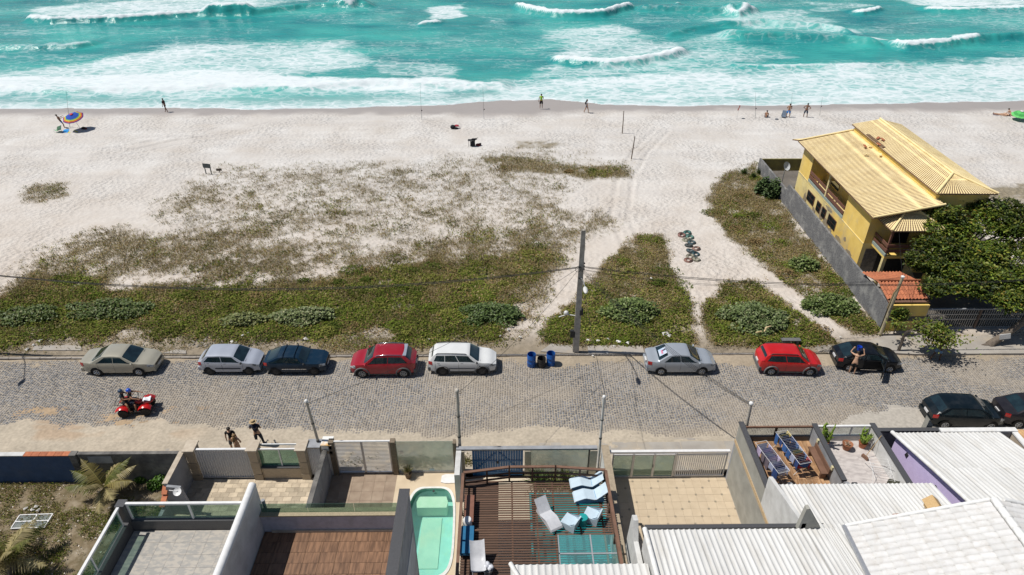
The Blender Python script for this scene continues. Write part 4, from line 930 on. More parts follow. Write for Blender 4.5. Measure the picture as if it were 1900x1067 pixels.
bo = part('folded_towel', bag, pm('towel_white', (.72, .73, .76), (.35, .45, .65), scale=5, rough=.9, lo=.5, hi=.7), None, 60)
bo.matrix_world = Matrix.Translation(qb.location) @ Matrix.Rotation(qb.rotation_euler[2], 4, 'Z')
tag(bo, 'white patterned towel on the front rack of the quad bike', 'towel')
# ================================================================ PEOPLE
SK = {k: pm('skin_' + k, c, tuple(v * .85 for v in c), scale=9, rough=.55) for k, c in dict(tan=(.36, .19, .11), light=(.48, .29, .19), brown=(.20, .10, .06), dark=(.075, .04, .028)).items()}
def cloth(n, c, c2=None): return pm('cloth_' + n, c, c2, scale=10, rough=.9, bump=.3, bscale=30)
M_hairb = pm('hair_black', (.015, .012, .01), (.03, .022, .016), scale=20, rough=.6); M_hairbl = pm('hair_blond', (.26, .16, .07), (.14, .085, .04), scale=14, rough=.6, stretch=(3, 3, .6))
def skinobj(name, pts, edges, rad, mat, parent, roots=(0,), sub=1):
    me = bpy.data.meshes.new(name); me.from_pydata([tuple(p) for p in pts], edges, []); me.update()
    o = bpy.data.objects.new(name, me); COL.objects.link(o); o.parent = parent; me.materials.append(mat)
    md = o.modifiers.new('skin', 'SKIN'); md.use_smooth_shade = True
    if not me.skin_vertices: me.attributes  # layer is added with the modifier
    for i, sv in enumerate(me.skin_vertices[0].data):
        r = rad[i]; sv.radius = (r, r) if not isinstance(r, tuple) else r; sv.use_root = i in roots
    ms = o.modifiers.new('sub', 'SUBSURF'); ms.levels = sub; ms.render_levels = sub
    return o
def V3(*a): return Vector(a)
def person(label, loc, rz, skin='tan', h=1.72, torso=(0, 0, 1), legs=None, arms=None, head=(0, .0, 1), pants=None, plen=.5, shirt=None, slen=.55, hair='black', hat=None, pelvis=None, build=1.0, lying=False, bikini=None, group=None, shoes=None, bag=None, cat='person'):
    """legs: [(thigh dir, shin dir)] right, left; arms: [(upper dir, fore dir)]; local +y is forward, +x the right hand"""
    k = h / 1.72; t = thing('person', label, cat, loc, rz, group)
    N = lambda d: Vector(d).normalized()
    tor = N(torso); side_ = V3(1, 0, 0); legs = legs or [((.06, .0, -1), (.02, -.02, -1)), ((-.06, .0, -1), (-.02, -.02, -1))]
    arms = arms or [((.22, 0, -1), (.1, .15, -1)), ((-.22, 0, -1), (-.1, .15, -1))]
    TH, SHN, UA, FA = .43 * k, .43 * k, .29 * k, .26 * k
    hipz = 0
    ends = []
    for s, (a, b) in zip((1, -1), legs):
        hp = side_ * s * .09 * k - tor * .02; kn = hp + N(a) * TH; an = kn + N(b) * SHN; ends.append(an)
    z0 = -min(e.z for e in ends) + .06 * k if pelvis is None else pelvis
    pel = V3(0, 0, z0)
    pts, ed, rad, roots = [], [], [], []
    def av(p, r, link=None):
        pts.append(p); rad.append(r); i = len(pts) - 1
        if link is not None: ed.append((link, i))
        else: roots.append(i)
        return i
    b = build
    ip = av(pel, .115 * k * b); iw = av(pel + tor * .20 * k, .105 * k * b, ip); ic = av(pel + tor * .38 * k, .125 * k * b, iw)
    ish = av(pel + tor * .48 * k, .085 * k, ic); hd = N(Vector(head)); ine = av(pel + tor * .545 * k, .05 * k, ish)
    hc = pel + tor * .545 * k + hd * .10 * k; ih = av(hc - hd * .02 * k, .072 * k, ine); ih2 = av(hc + hd * .06 * k, .088 * k, ih); ih3 = av(hc + hd * .135 * k, .062 * k, ih2)
    J = {}
    for s, (a, c) in zip((1, -1), legs):
        hp = pel + side_ * s * .095 * k - tor * .03 * k; kn = hp + N(a) * TH; an = kn + N(c) * SHN
        i1 = av(hp, .088 * k * b, ip); i2 = av(hp.lerp(kn, .5), .075 * k * b, i1); i3 = av(kn, .052 * k, i2); i4 = av(kn.lerp(an, .35), .054 * k, i3); i5 = av(an, .035 * k, i4)
        ft = V3(.02 * s, 1, 0) if not lying else N(N(c) * .6 + V3(0, 0, .8)); fo = an + N(ft) * .17 * k + V3(0, 0, -.035 * k if not lying else 0); av(an + N(ft) * .07 * k + V3(0, 0, -.02 * k if not lying else 0), (.042 * k, .032 * k), i5); av(fo, (.042 * k, .022 * k), len(pts) - 1)
        J['hip%d' % s], J['kn%d' % s], J['an%d' % s] = hp, kn, an
    shc = pel + tor * .475 * k; sd = side_
    for s, (a, c) in zip((1, -1), arms):
        sh = shc + sd * s * .185 * k; el = sh + N(a) * UA; wr_ = el + N(c) * FA; d = N(c)
        i1 = av(shc + sd * s * .10 * k, .075 * k, ish); i2 = av(sh, .057 * k * b, i1); i3 = av(el, .04 * k, i2); i4 = av(el.lerp(wr_, .35), .041 * k, i3); i5 = av(wr_, .028 * k, i4)
        pa = wr_ + d * .08 * k; av(pa, (.036 * k, .02 * k), i5)
        lat = d.cross(V3(0, 0, 1)); lat = lat.normalized() if lat.length > .2 else V3(0, 1, 0); nr = lat.cross(d).normalized()
        for q in range(4):
            r0 = pa + lat * (.030 - .020 * q) * k; L = (.075, .085, .08, .06)[q] * k
            j = av(r0 - d * .01, .010 * k); j = av(r0 + d * L * .5 - nr * .008, .0095 * k, j); av(r0 + d * L * .92 - nr * .028, .008 * k, j)
        r0 = wr_ + d * .035 * k + lat * .03 * k; j = av(r0, .012 * k); j = av(r0 + lat * .03 * k + d * .03 * k, .011 * k, j); av(r0 + lat * .035 * k + d * .06 * k, .009 * k, j)
        J['sh%d' % s], J['el%d' % s], J['wr%d' % s] = sh, el, wr_
    body = skinobj('body', pts, ed, rad, SK[skin], t, roots, 2)
    fwd = V3(0, 1, 0); fwd = (fwd - hd * fwd.dot(hd)).normalized()
    part('nose', MB().ell(hc + hd * .035 * k + fwd * .085 * k, (.014 * k, .02 * k, .022 * k), 8, 6), SK[skin], t, 60)
    part('eyes', MB().ell(hc + hd * .062 * k + fwd * .08 * k + side_ * .032 * k, (.012, .01, .008), 6, 4).ell(hc + hd * .062 * k + fwd * .08 * k - side_ * .032 * k, (.012, .01, .008), 6, 4), M_hairb, t)
    part('ear', MB().ell(hc + hd * .05 * k + side_ * .088 * k, (.012, .02, .032), 6, 6), SK[skin], t, 60); part('ear', MB().ell(hc + hd * .05 * k - side_ * .088 * k, (.012, .02, .032), 6, 6), SK[skin], t, 60)
    rot = hd.to_track_quat('Z', 'Y').to_matrix().to_4x4()
    hm = M_hairbl if hair in ('blond',) else M_hairb
    if hair:
        part('hair', MB().ell(hc + hd * .085 * k - fwd * .018 * k, (.098 * k, .105 * k, .085 * k), 14, 8, rot), hm, t, 60)
        if hair == 'blond' or hair == 'long':
            hb = hc - fwd * .07 * k; skinobj('long_hair', [hb + hd * .08 * k, hb - hd * .06 * k - fwd * .03, hb - tor * .22 * k - fwd * .05, hb - tor * .36 * k - fwd * .05], [(0, 1), (1, 2), (2, 3)], [.085 * k, .095 * k, .10 * k, .05 * k], hm, t)
    if hat:
        if hat[0] == 'helmet': part('helmet', MB().ell(hc + hd * .06 * k, (.135 * k, .145 * k, .135 * k), 16, 10, rot), hat[1], t, 60)
        else:
            part('hat', MB().lathe([(.19, 0), (.185, .012), (.11, .02), (.105, .08), (.085, .115), (.02, .125)], hc + hd * .10 * k, 18, rot), hat[1], t, 50)
            part('hat_band', MB().lathe([(.112, .018), (.112, .048)], hc + hd * .10 * k, 18, rot, cap=False), M_hairb, t)
    if pants:
        for_pts = [pel + tor * .09 * k, pel - tor * .01 * k]; e_ = [(0, 1)]; r_ = [.118 * k * b, .122 * k * b]
        for s in (1, -1):
            hp, kn, an = J['hip%d' % s], J['kn%d' % s], J['an%d' % s]; o = len(for_pts)
            if plen <= 1: q = [hp, hp.lerp(kn, plen * .6), hp.lerp(kn, plen)]; rr = [.10 * k * b, .098 * k * b, .094 * k * b]
            else: q = [hp, hp.lerp(kn, .5), kn, kn.lerp(an, .5), kn.lerp(an, .93)]; rr = [.10 * k * b, .092 * k * b, .075 * k, .068 * k, .062 * k]
            for_pts += q; r_ += rr; e_ += [(1, o)] + [(o + i, o + i + 1) for i in range(len(q) - 1)]
        skinobj('trousers' if plen > 1 else 'shorts', for_pts, e_, r_, pants, t)
    if shirt:
        q = [pel + tor * .05 * k, pel + tor * .20 * k, pel + tor * .38 * k, shc + tor * .015 * k]; e_ = [(0, 1), (1, 2), (2, 3)]; r_ = [.125 * k * b, .125 * k * b, .142 * k * b, .085 * k]
        for s in (1, -1):
            o = len(q); sh, el = J['sh%d' % s], J['el%d' % s]
            q += [shc + sd * s * .11 * k, sh, sh.lerp(el, max(.12, slen))]; r_ += [.085 * k, .072 * k * b, .062 * k]; e_ += [(3, o), (o, o + 1), (o + 1, o + 2)]
        skinobj('shirt', q, e_, r_, shirt, t, (1,))
    if bikini:
        skinobj('swim_top', [pel + tor * .36 * k, pel + tor * .41 * k], [(0, 1)], [.135 * k, .13 * k], bikini, t); skinobj('swim_bottom', [pel + tor * .04 * k, pel - tor * .05 * k], [(0, 1)], [.125 * k, .12 * k], bikini, t)
    if shoes:
        for s in (1, -1):
            an = J['an%d' % s]; part('shoe', MB().ell(an + V3(0, .07 * k, -.03 * k), (.05, .13, .045), 10, 6), shoes, t, 60)
    if bag: part('backpack', MB().ell(pel + tor * .34 * k + V3(0, -.17, 0), (.14, .09, .19), 12, 8), bag, t, 60)
    return t, J
C = cloth
navy, black, blue, grey_c = C('navy', (.012, .016, .035)), C('black', (.012, .012, .014)), C('blue', (.02, .16, .50), (.015, .12, .40)), C('slate', (.07, .09, .12))
# beach
person('man in blue trunks leaning back while flying a line beside the rainbow parasol', P(117, 238, .05), R(-55), 'brown', torso=(0, -.33, 1), head=(0, -.1, 1), legs=[((.08, .42, -1), (.02, -.05, -1)), ((-.08, .38, -1), (-.02, -.05, -1))], arms=[((.2, .6, -.35), (0, .9, .35)), ((-.2, .6, -.35), (0, .9, .35))], pants=blue, plen=.55)
person('person in dark clothes walking along the wet sand', P(309, 208, -.1), R(80), 'brown', torso=(0, .14, 1), legs=[((.05, .35, -1), (.02, .05, -1)), ((-.05, -.3, -1), (-.02, -.45, -1))], shirt=C('maroon', (.05, .02, .025)), slen=.8, pants=C('plum', (.06, .035, .04)), plen=.5, hat=None)
fg, Jg = person('man in a lime green shirt and black shorts facing the water', P(1004, 201, -.05), R(0), 'tan', h=1.80, build=1.12, shirt=C('lime', (.33, .62, .03), (.28, .55, .02)), slen=.35, pants=black, plen=.95, arms=[((.25, .25, -1), (-.1, .9, .2)), ((-.3, 0, -1), (-.1, .2, -1))])
person('woman with a dark backpack walking past the volleyball posts', P(1088, 209, .02), R(-85), 'tan', h=1.66, torso=(0, .05, 1), legs=[((.04, .45, -1), (.0, .15, -1)), ((-.04, -.3, -1), (0, -.5, -1))], shirt=C('white', (.62, .62, .66)), slen=.5, pants=C('denim', (.07, .10, .17)), plen=.45, hair='long', bag=black)
person('shirtless man sitting on the sand beside the fishing rods', P(1421, 219, .02), R(-25), 'tan', torso=(0, .22, 1), pelvis=.12, legs=[((.25, .85, .52), (-.1, .45, -.9)), ((-.25, .85, .52), (.1, .45, -.9))], arms=[((.1, .6, -.8), (-.3, .9, -.1)), ((-.1, .6, -.8), (.3, .9, -.1))], pants=grey_c, plen=.7)
person('shirtless man in bright blue shorts standing by a beach chair', P(1461, 219, .0), R(-20), 'tan', h=1.75, legs=[((.14, .0, -1), (.06, -.02, -1)), ((-.14, .05, -1), (-.04, -.02, -1))], arms=[((.3, .15, -1), (-.7, .75, .1)), ((-.3, .15, -1), (.7, .75, .1))], pants=C('azure', (.03, .22, .62), (.02, .17, .5)), plen=.85)
person('shirtless man in dark shorts standing with hands on his hips', P(1493, 219, .0), R(-30), 'brown', h=1.80, torso=(.05, 0, 1), legs=[((.2, .0, -1), (.1, -.02, -1)), ((-.16, .03, -1), (-.02, -.02, -1))], arms=[((.75, -.15, -.7), (-.85, .25, -.6)), ((-.75, -.15, -.7), (.85, .25, -.6))], pants=C('teal_shorts', (.03, .055, .09)), plen=.9)
for px_, lb, rz_ in ((1859, 'sunbather lying on a dark towel apart from the green parasol', R(62)), (1876, 'sunbather lying with head raised beside the green parasol', R(30))):
    c_ = P(px_, 214, .06)
    if px_ < 1870: person(lb, c_, rz_, 'light', torso=(0, -1, .06), head=(0, -1, .1), pelvis=.10, lying=True, legs=[((.1, 1, -.02), (.03, 1, 0)), ((-.1, 1, -.02), (-.03, 1, 0))], arms=[((.5, .6, -.05), (.1, 1, 0)), ((-.5, .6, -.05), (-.1, 1, 0))], bikini=black, hair='long')
    else: person(lb, c_, rz_ + math.pi, 'light', torso=(0, -.75, .66), head=(0, -.3, 1), pelvis=.12, lying=True, legs=[((.12, 1, .25), (.03, 1, -.35)), ((-.12, 1, 0), (-.03, 1, 0))], arms=[((.35, -.5, -.9), (.1, -.2, -1)), ((-.35, -.5, -.9), (-.1, -.2, -1))], bikini=C('coral', (.5, .1, .08)))
    q = MB().grid(lambda u, v: (-.4 + .8 * u, -.95 + 1.9 * v, .012 * math.sin(9 * v + 4 * u)), 6, 12); q.add([(a, b, c - .03) for a, b, c in q.v], q.f)
    o = part('beach_towel', q, C('towel_dark', (.10, .09, .12), (.25, .2, .22)) if px_ < 1870 else C('towel_peach', (.55, .38, .28)), None, 60, (c_[0], c_[1], .07), rz_)
    tag(o, 'dark towel under the sunbather farther from the green parasol' if px_ < 1870 else 'peach towel under the sunbather next to the green parasol', 'towel')
# road
person('man in a black t-shirt standing beside the long haired woman outside the gate', P(437, 838, .05), R(5), 'light', h=1.82, shirt=black, slen=.5, pants=C('shorts_grey', (.10, .10, .11)), plen=.9)
person('woman with long blond hair holding a bottle outside the gate', P(446, 847, .05), R(-8), 'light', h=1.66, hair='blond', bikini=C('green_swim', (.005, .10, .085)), arms=[((.35, .12, -1), (-.7, .5, -.6)), ((-.35, .12, -1), (.7, .5, -.6))])
person('man in a straw hat, navy shirt and dark jeans outside the glass fence', P(483, 826, .05), R(8), 'light', h=1.80, build=1.12, torso=(-.1, .05, 1), shirt=navy, slen=.6, pants=C('jeans', (.018, .024, .042)), plen=2, hat=('hat', pm('straw', (.45, .33, .18), (.36, .26, .14), scale=30, rough=.8)), legs=[((.18, .05, -1), (.1, 0, -1)), ((-.05, .0, -1), (-.04, 0, -1))], arms=[((.3, .2, -.95), (-.45, .75, .1)), ((-.28, .25, -.95), (.1, .85, -.1))], shoes=black)
mw, Jw = person('shirtless man in black shorts lifting a blue bucket over the black car', P(1580, 693, .0), R(-25), 'light', h=1.68, build=1.08, torso=(0, .34, 1), legs=[((.08, .05, -1), (.03, -.05, -1)), ((-.1, .02, -1), (-.05, -.03, -1))], arms=[((.6, .55, .05), (-.35, .3, .9)), ((-.6, .55, .05), (.35, .3, .9))], pants=black, plen=.8)
person('barefoot man in blue shorts walking in the shade of the small tree', P(1735, 668, .05), R(-70), 'dark', h=1.78, torso=(0, .1, 1), legs=[((.06, .35, -1), (.02, .05, -1)), ((-.06, -.3, -1), (-.02, -.5, -1))], arms=[((.2, .4, -.9), (.05, .6, -.8)), ((-.2, -.4, -.9), (-.05, -.1, -1))], pants=C('pale_blue', (.14, .26, .42)), plen=.75)
hub = Vector(P(1580, 693, 0)); dirw = Vector((math.sin(R(25)), math.cos(R(25)), 0))
bk = thing('bucket', 'blue bucket held up over the black car', 'bucket', hub + dirw * .44 + Vector((0, 0, 1.56)))
part('tub', MB().lathe([(.10, 0), (.145, .26), (.15, .27), (.135, .265), (.09, .02)], seg=18), pm('bucket_blue', (.01, .06, .50), (.01, .05, .4), rough=.35), bk, 40)
# riders on the quad
hb_ = pm('helmet_blue', (.02, .09, .50), (.02, .07, .4), rough=.2, coat=.7)
qx, qy, qr = qb.location.x, qb.location.y, qb.rotation_euler[2]
def onq(x, y): return (qx + math.cos(qr) * x - math.sin(qr) * y, qy + math.sin(qr) * x + math.cos(qr) * y, 0)
person('quad driver in a black shirt with a bright blue helmet', onq(-.22, 0), qr - R(90), 'tan', pelvis=.90, torso=(0, .22, 1), legs=[((.5, .8, -.45), (.12, -.12, -1)), ((-.5, .8, -.45), (-.12, -.12, -1))], arms=[((.5, .75, -.55), (-.05, .95, -.28)), ((-.5, .75, -.55), (.05, .95, -.28))], shirt=black, slen=.5, pants=navy, plen=.9, hat=('helmet', hb_))
person('quad passenger in dark clothes with a dark blue helmet', onq(-.60, 0), qr - R(90), 'tan', h=1.66, pelvis=.92, torso=(0, .10, 1), legs=[((.62, .75, -.35), (.1, .05, -1)), ((-.62, .75, -.35), (-.1, .05, -1))], arms=[((.4, .6, -.8), (-.2, .9, -.1)), ((-.4, .6, -.8), (.2, .9, -.1))], shirt=C('dark_teal', (.02, .035, .05)), slen=.5, pants=black, plen=.7, hat=('helmet', pm('helmet_dark', (.03, .06, .11), (.02, .04, .08), rough=.25, coat=.6)))
# ================================================================ STREET FURNITURE, BEACH THINGS
M_pole = pm('pole_concrete', (.47, .44, .39), (.37, .34, .295), scale=3, detail=7, rough=.9, bump=.4, bscale=15, stain=(.25, .23, .19), stscale=1.5, stamt=.5)
M_cable = pm('cable', (.015, .015, .016), rough=.7)
M_white = pm('white_paint', (.72, .72, .71), (.64, .64, .63), scale=4, rough=.5, stain=(.5, .46, .4), stscale=2, stamt=.35)
M_pvc = pm('pvc_white', (.62, .62, .60), (.52, .52, .5), scale=5, rough=.5)
M_steel = pm('galvanised', (.42, .43, .44), (.34, .35, .36), scale=12, rough=.45, metal=.6)
def upole(loc, label, armx=0.0):
    t = thing('utility_pole', label, 'utility pole', loc, 0, 'utility poles on the seaward side')
    a, b = .205, .125
    sh = [(-1, -.62), (1, -.62), (1, -.35), (.35, -.22), (.35, .22), (1, .35), (1, .62), (-1, .62), (-1, .35), (-.35, .22), (-.35, -.22), (-1, -.35)]
    mb = MB(); n = len(sh)
    for zz, k in ((-.1, a), (9.0, b)): mb.v += [(p[0] * k, p[1] * k, zz) for p in sh]
    mb.f = [(i, (i + 1) % n, n + (i + 1) % n, n + i) for i in range(n)] + [tuple(range(n))[::-1], tuple(range(n, 2 * n))]
    part('shaft', mb, M_pole, t)
    part('lamp_arm', MB().tube([(0, -.1, 5.75), (armx * .3, -.8, 6.15), (armx * .7, -1.7, 6.45), (armx, -2.3, 6.55)], .028, 8), M_steel, t, 60)
    lm = part('lamp_head', MB().ell((armx * 1.05, -2.55, 6.52), (.14, .36, .10), 14, 8), M_pvc, t, 60)
    part('lens', MB().ell((armx * 1.05, -2.6, 6.45), (.11, .24, .06), 12, 6), pm('lamp_glass', (.5, .52, .5), rough=.1, coat=.5), lm, 60)
    for zz in (6.75, 6.55, 6.35): part('insulator', MB().lathe([(.03, -.06), (.06, -.02), (.06, .02), (.03, .06)], (.17, -.02, zz), 10).box(.05, .17, -.03, .01, zz - .02, zz + .02), M_trim, t, 40)
    part('cable_coil', MB().tube([(-.20 + .16 * math.cos(a_ * .7), -.2 + .03 * math.sin(a_), 6.45 + .20 * math.sin(a_ * .7)) for a_ in range(19)], .012, 5), M_cable, t)
    part('junction_box', MB().box(.10, .30, -.14, .14, 3.0, 3.38), M_trim, t); part('meter_box', MB().box(-.42, -.12, -.12, .1, 1.25, 1.75), M_trim, t)
    part('bracket', MB().tube([(-.1, 0, 2.9), (-.7, .0, 3.0), (-1.2, -.05, 2.85)], .03, 6).ell((-.75, 0, 3.12), (.16, .14, .16), 10, 8), M_pvc, t, 60)
    part('band', MB().lathe([(.16, -.05), (.165, 0), (.16, .05)], (0, 0, 5.75), 12, cap=False), M_trim, t)
    return t
PB = Vector(P(1068, 653, .1)); upole(PB, 'tall concrete utility pole with a lamp and bunched cables beside the blue barrels')
PL = Vector((-34.4, 35.05, .1)); upole(PL, 'tall concrete utility pole beside the beige sedan, casting its lamp shadow on the road', .8)
PR = Vector((43.0, 35.0, .1)); upole(PR, 'tall concrete utility pole beyond the railing gate')
hubp = PB + Vector((-.05, -.15, 6.6))
def wire(pts, sag, r=.014, n=18):
    a, b = Vector(pts[0]), Vector(pts[1])
    return [a.lerp(b, i / n) + Vector((0, 0, -sag * 4 * (i / n) * (1 - i / n))) for i in range(n + 1)]
def cable(label, a, b, sag, r=.014, k=1, name='overhead_cable', grp='overhead cables'):
    mb = MB()
    for j in range(k):
        o = Vector((0, .06 * j, -.10 * j)); mb.tube(wire((Vector(a) + o, Vector(b) + o * .6), sag + .05 * j), r, 5)
    return tag(part(name, mb, M_cable, None, 60), label, 'cable', grp)
cable('thick bundled cable sagging over the scrub from the utility pole to the lamp shadow', hubp, PL + Vector((.1, -.1, 6.6)), 1.55, .022, 2)
cable('bundled cable sagging over the paths towards the yellow house', hubp + Vector((.2, 0, 0)), PR + Vector((0, 0, 6.6)), 1.5, .018, 2)
def post(label, b, top, r, mat, cap=None, strap=True):
    """b, top: pixel points on the post; Y its distance"""
    (bx, by), (tx_, ty_), Yp = b, top[0], top[1]
    B_ = Vector(AY(bx, by, Yp)); T_ = Vector(AY(tx_, ty_, Yp)); d = (T_ - B_) / (T_.z - B_.z); B0 = B_ - d * B_.z
    t = thing('service_post', label, 'post', B0, 0, 'service posts of the houses'); e = T_ - B0
    part('shaft', MB().tube([(0, 0, 0), e], [r, r * .9], 12), mat, t, 60)
    part('cap', MB().lathe([(r * 1.2, -.06), (r * 1.25, .03), (r * .6, .08)], e, 12), cap or M_white, t, 60)
    part('hook', MB().tube([e + Vector((r, 0, -.2)), e + Vector((r + .12, 0, -.2)), e + Vector((r + .12, 0, -.1))], .014, 5), M_cable, t)
    if strap: part('strap', MB().lathe([(r * 1.12, -.05), (r * 1.12, .05)], e * .45, 12, cap=False).lathe([(r * 1.12, -.03), (r * 1.12, .03)], e * .7, 12, cap=False), M_trim, t)
    return T_
t1 = post('grey service post with a white cap by the white meter pillar', (597, 842), ((568, 744), 25.05), .075, M_pole)
t2 = post('weathered timber coloured service post between the pool patio and the blue gate', (854, 848), ((848, 724), 24.95), .085, M_pole, M_pole)
t3 = post('slim white service post between the blue gate house and the cream patio', (1113, 826), ((1121, 736), 25.0), .07, M_pvc)
t4 = post('white capped service post against the terrace with the drying clothes', (1384, 795), ((1394, 748), 24.75), .085, M_pole)
for tt, lb, s_, k in ((t1, 'service cable crossing the road to the post by the meter pillar', .7, 1), (t2, 'service cable crossing over the white wagon', .5, 1), (t3, 'service cable crossing to the slim white post', .4, 1), (t4, 'bunch of service cables crossing over the silver blue sedan', .55, 4)):
    cable(lb, hubp, tt + Vector((.1, 0, -.12)), s_, .010, k, 'service_cable', 'service cables')
# pole of the yellow house
yb, yt = Vector(P(1633, 622, .1)), Vector(AY(1675, 514, 36.63)); t = thing('service_post', 'tall cream service post at the corner of the grey compound wall', 'post', yb, 0, 'service posts of the houses')
part('shaft', MB().tube([(0, 0, -.1), yt - yb], [.11, .09], 12), pm('post_cream', (.42, .36, .24), (.33, .28, .19), scale=4, rough=.8), t, 60)
part('cap', MB().lathe([(.11, -.05), (.12, .05), (.06, .09)], yt - yb, 12), M_white, t, 60)
part('conduit', MB().tube([(-.16, .02, 2.2), (-.1, .02, 3.4), (.1, 0, 4.0)], .05, 8), pm('conduit_ochre', (.25, .19, .1), rough=.7), t, 60)
cable('thin cable from the cream post to the veranda roof', yt, (28.3, 43.5, 5.0), .1, .010, 1, 'service_cable', 'service cables')
cable('thin cable from the cream post to the veranda corner', yt, (30.2, 42.2, 5.0), .6, .010, 1, 'service_cable', 'service cables')
cable('thin paired cables from the cream post towards the utility pole', yt, hubp + Vector((.2, 0, -.2)), .9, .009, 2, 'service_cable', 'service cables')

# ---- barrels
def barrel(px, py, label, mat, h_, r, lidless=True, rings=True):
    t = thing('barrel', label, 'barrel', P(px, py, 0), random.uniform(0, 3), 'waste barrels beside the kerb')
    pr = [(r * .96, 0), (r, .03), (r, h_ * .32), (r * 1.03, h_ * .335), (r, h_ * .35), (r, h_ * .65), (r * 1.03, h_ * .665), (r, h_ * .68), (r, h_ - .02), (r * .97, h_), (r * .93, h_ - .01), (r * .92, .05), (.02, .04)]
    part('shell', MB().lathe(pr, seg=24), mat, t, 35)
    part('contents', MB().lathe([(.01, h_ * .35), (r * .9, h_ * .33)], seg=16, cap=False), M_trim, t)
    part('label_mark', MB().tube([(r * math.cos(a_) * 1.01, -r * math.sin(a_) * 1.01 if 0 else -(r * 1.005), h_ * .5 + .08 * math.sin(a_ * 4)) for a_ in (0,)] + [(.08, -r * .99, h_ * .5), (.0, -r * 1.01, h_ * .58)], .006, 4), M_white, t)
    return t
M_bb = pm('barrel_blue', (.012, .11, .42), (.012, .09, .34), scale=4, rough=.4, stain=(.03, .06, .14), stscale=3, stamt=.6)
barrel(986, 678, 'blue plastic barrel farther from the utility pole', M_bb, .93, .275); barrel(1004.5, 679, 'shorter black barrel between the two blue ones', pm('barrel_black', (.018, .018, .019), (.035, .033, .03), scale=6, rough=.6), .66, .27); barrel(1021.5, 676, 'blue plastic barrel nearest the utility pole', M_bb, .93, .275)
# ---- bench slab by the red hatchback
t = thing('bench', 'plain grey slab bench behind the red hatchback with cladding', 'bench', P(1465, 640, .1))
M_slab = pm('slab_grey', (.15, .15, .15), (.11, .11, .11), rough=.85)
part('seat', MB().box(-.62, .62, -.16, .16, .40, .47), M_slab, t); part('leg', MB().box(-.5, -.38, -.13, .13, 0, .40), M_slab, t); part('leg', MB().box(.38, .5, -.13, .13, 0, .40), M_slab, t)
# ---- painted tyres half buried in the path
TY = [(1275, 433, 'teal', (.10, .28, .26), .5), (1265, 437, 'rose', (.42, .22, .19), .2), (1280, 441, 'mint', (.20, .42, .36), .4), (1273, 445.5, 'cream', (.44, .43, .32), .2), (1283.5, 450.5, 'slate', (.10, .16, .18), .1), (1278, 456, 'grey', (.09, .11, .11), .1), (1291.5, 462, 'pink', (.42, .25, .20), .3), (1281, 466, 'blue_grey', (.10, .15, .17), .3), (1291, 472.5, 'petrol', (.05, .13, .16), .1), (1280.5, 477, 'ivory', (.45, .42, .32), .4), (1277, 483.5, 'salmon', (.42, .22, .17), .3), (1292.5, 482, 'yellow_white', (.46, .44, .33), .4)]
for px_, py_, cn, c_, tl in TY:
    c_ = tuple(v * .62 for v in c_); c0 = P(px_, py_, .1); t = tag(part('painted_tyre', MB().grid(lambda u, v: ((.25 + .115 * math.cos(2 * math.pi * v)) * math.cos(2 * math.pi * u), (.25 + .115 * math.cos(2 * math.pi * v)) * math.sin(2 * math.pi * u), .105 * math.sin(2 * math.pi * v)), 25, 11), pm('tyre_' + cn, c_, tuple(v * .3 for v in c_), scale=3, rough=.7, stain=(.015, .015, .015), stscale=3, stamt=.9), None, 60, (c0[0], c0[1], .12)), '%s painted tyre half sunk in the sandy path' % cn.replace('_', ' '), 'tyre', 'painted tyres on the path')
    t.rotation_euler = (random.uniform(-.3, .3) + tl * .4, random.uniform(-.25, .25), 0)
# ---- volleyball posts with a sagging line
M_bam = pm('bamboo', (.13, .085, .05), (.09, .06, .035), scale=8, rough=.7)
for a_, b_, lb in (((1154.5, 248), (1157.5, 206), 'wooden volleyball post nearer the water'), ((1171, 297), (1178, 253), 'wooden volleyball post farther from the water')):
    q = Vector(P(a_[0], a_[1], .05)); e = Vector(AY(b_[0], b_[1], q.y)); tag(part('volleyball_post', MB().tube([(0, 0, -.1), (e - q) * .5 + Vector((.01, 0, 0)), e - q], [.055, .05, .04], 8), M_bam, None, 60, q), lb, 'post', 'volleyball posts')
# ---- fishing rods standing in holders
for i, (a_, b_, lb) in enumerate((((129.5, 238), (123, 170), 'fishing rod standing beside the rainbow parasol'), ((782.5, 224), (779.5, 158), 'fishing rod standing alone nearest the dark bags'), ((898, 222), (896, 160), 'fishing rod standing nearest the man in lime green'), ((1402, 220), (1402, 172), 'fishing rod standing between the red flag and the sitting man'), ((1467, 216), (1470, 172), 'fishing rod planted behind the man in blue shorts'), ((1520.5, 216), (1526, 180), 'fishing rod standing beyond the man with hands on hips'))):
    q = Vector(P(a_[0], a_[1], .0)); e = Vector(AY(b_[0], b_[1], q.y)) - q; t = thing('fishing_rod', lb, 'fishing rod', q, 0, 'fishing rods on the beach')
    part('holder', MB().tube([(0, 0, -.1), e.normalized() * 1.0], .03, 8), M_pvc, t, 60); part('blank', MB().tube([e.normalized() * .6, e * .5, e], [.018, .013, .008], 6), M_trim, t, 60)
    part('reel', MB().ell(e.normalized() * 1.25 + Vector((.06, 0, 0)), (.08, .05, .07), 8, 6), M_trim, t, 60)
# ---- red flag
q = Vector(P(1367, 222, 0)); e = Vector(AY(1372, 195, q.y)) - q; t = thing('flag', 'small red flag on a thin stick by the fishing rods', 'flag', q)
part('stick', MB().tube([(0, 0, -.1), e], .012, 5), M_pvc, t); part('cloth', MB().grid(lambda u, v: (e.x - .10 * v + .13 * u + .03 * math.sin(6 * v), e.y + .02 * math.sin(8 * u), e.z - .62 * v - .03), 4, 7), cloth('flag_red', (.55, .06, .03)), t, 60)
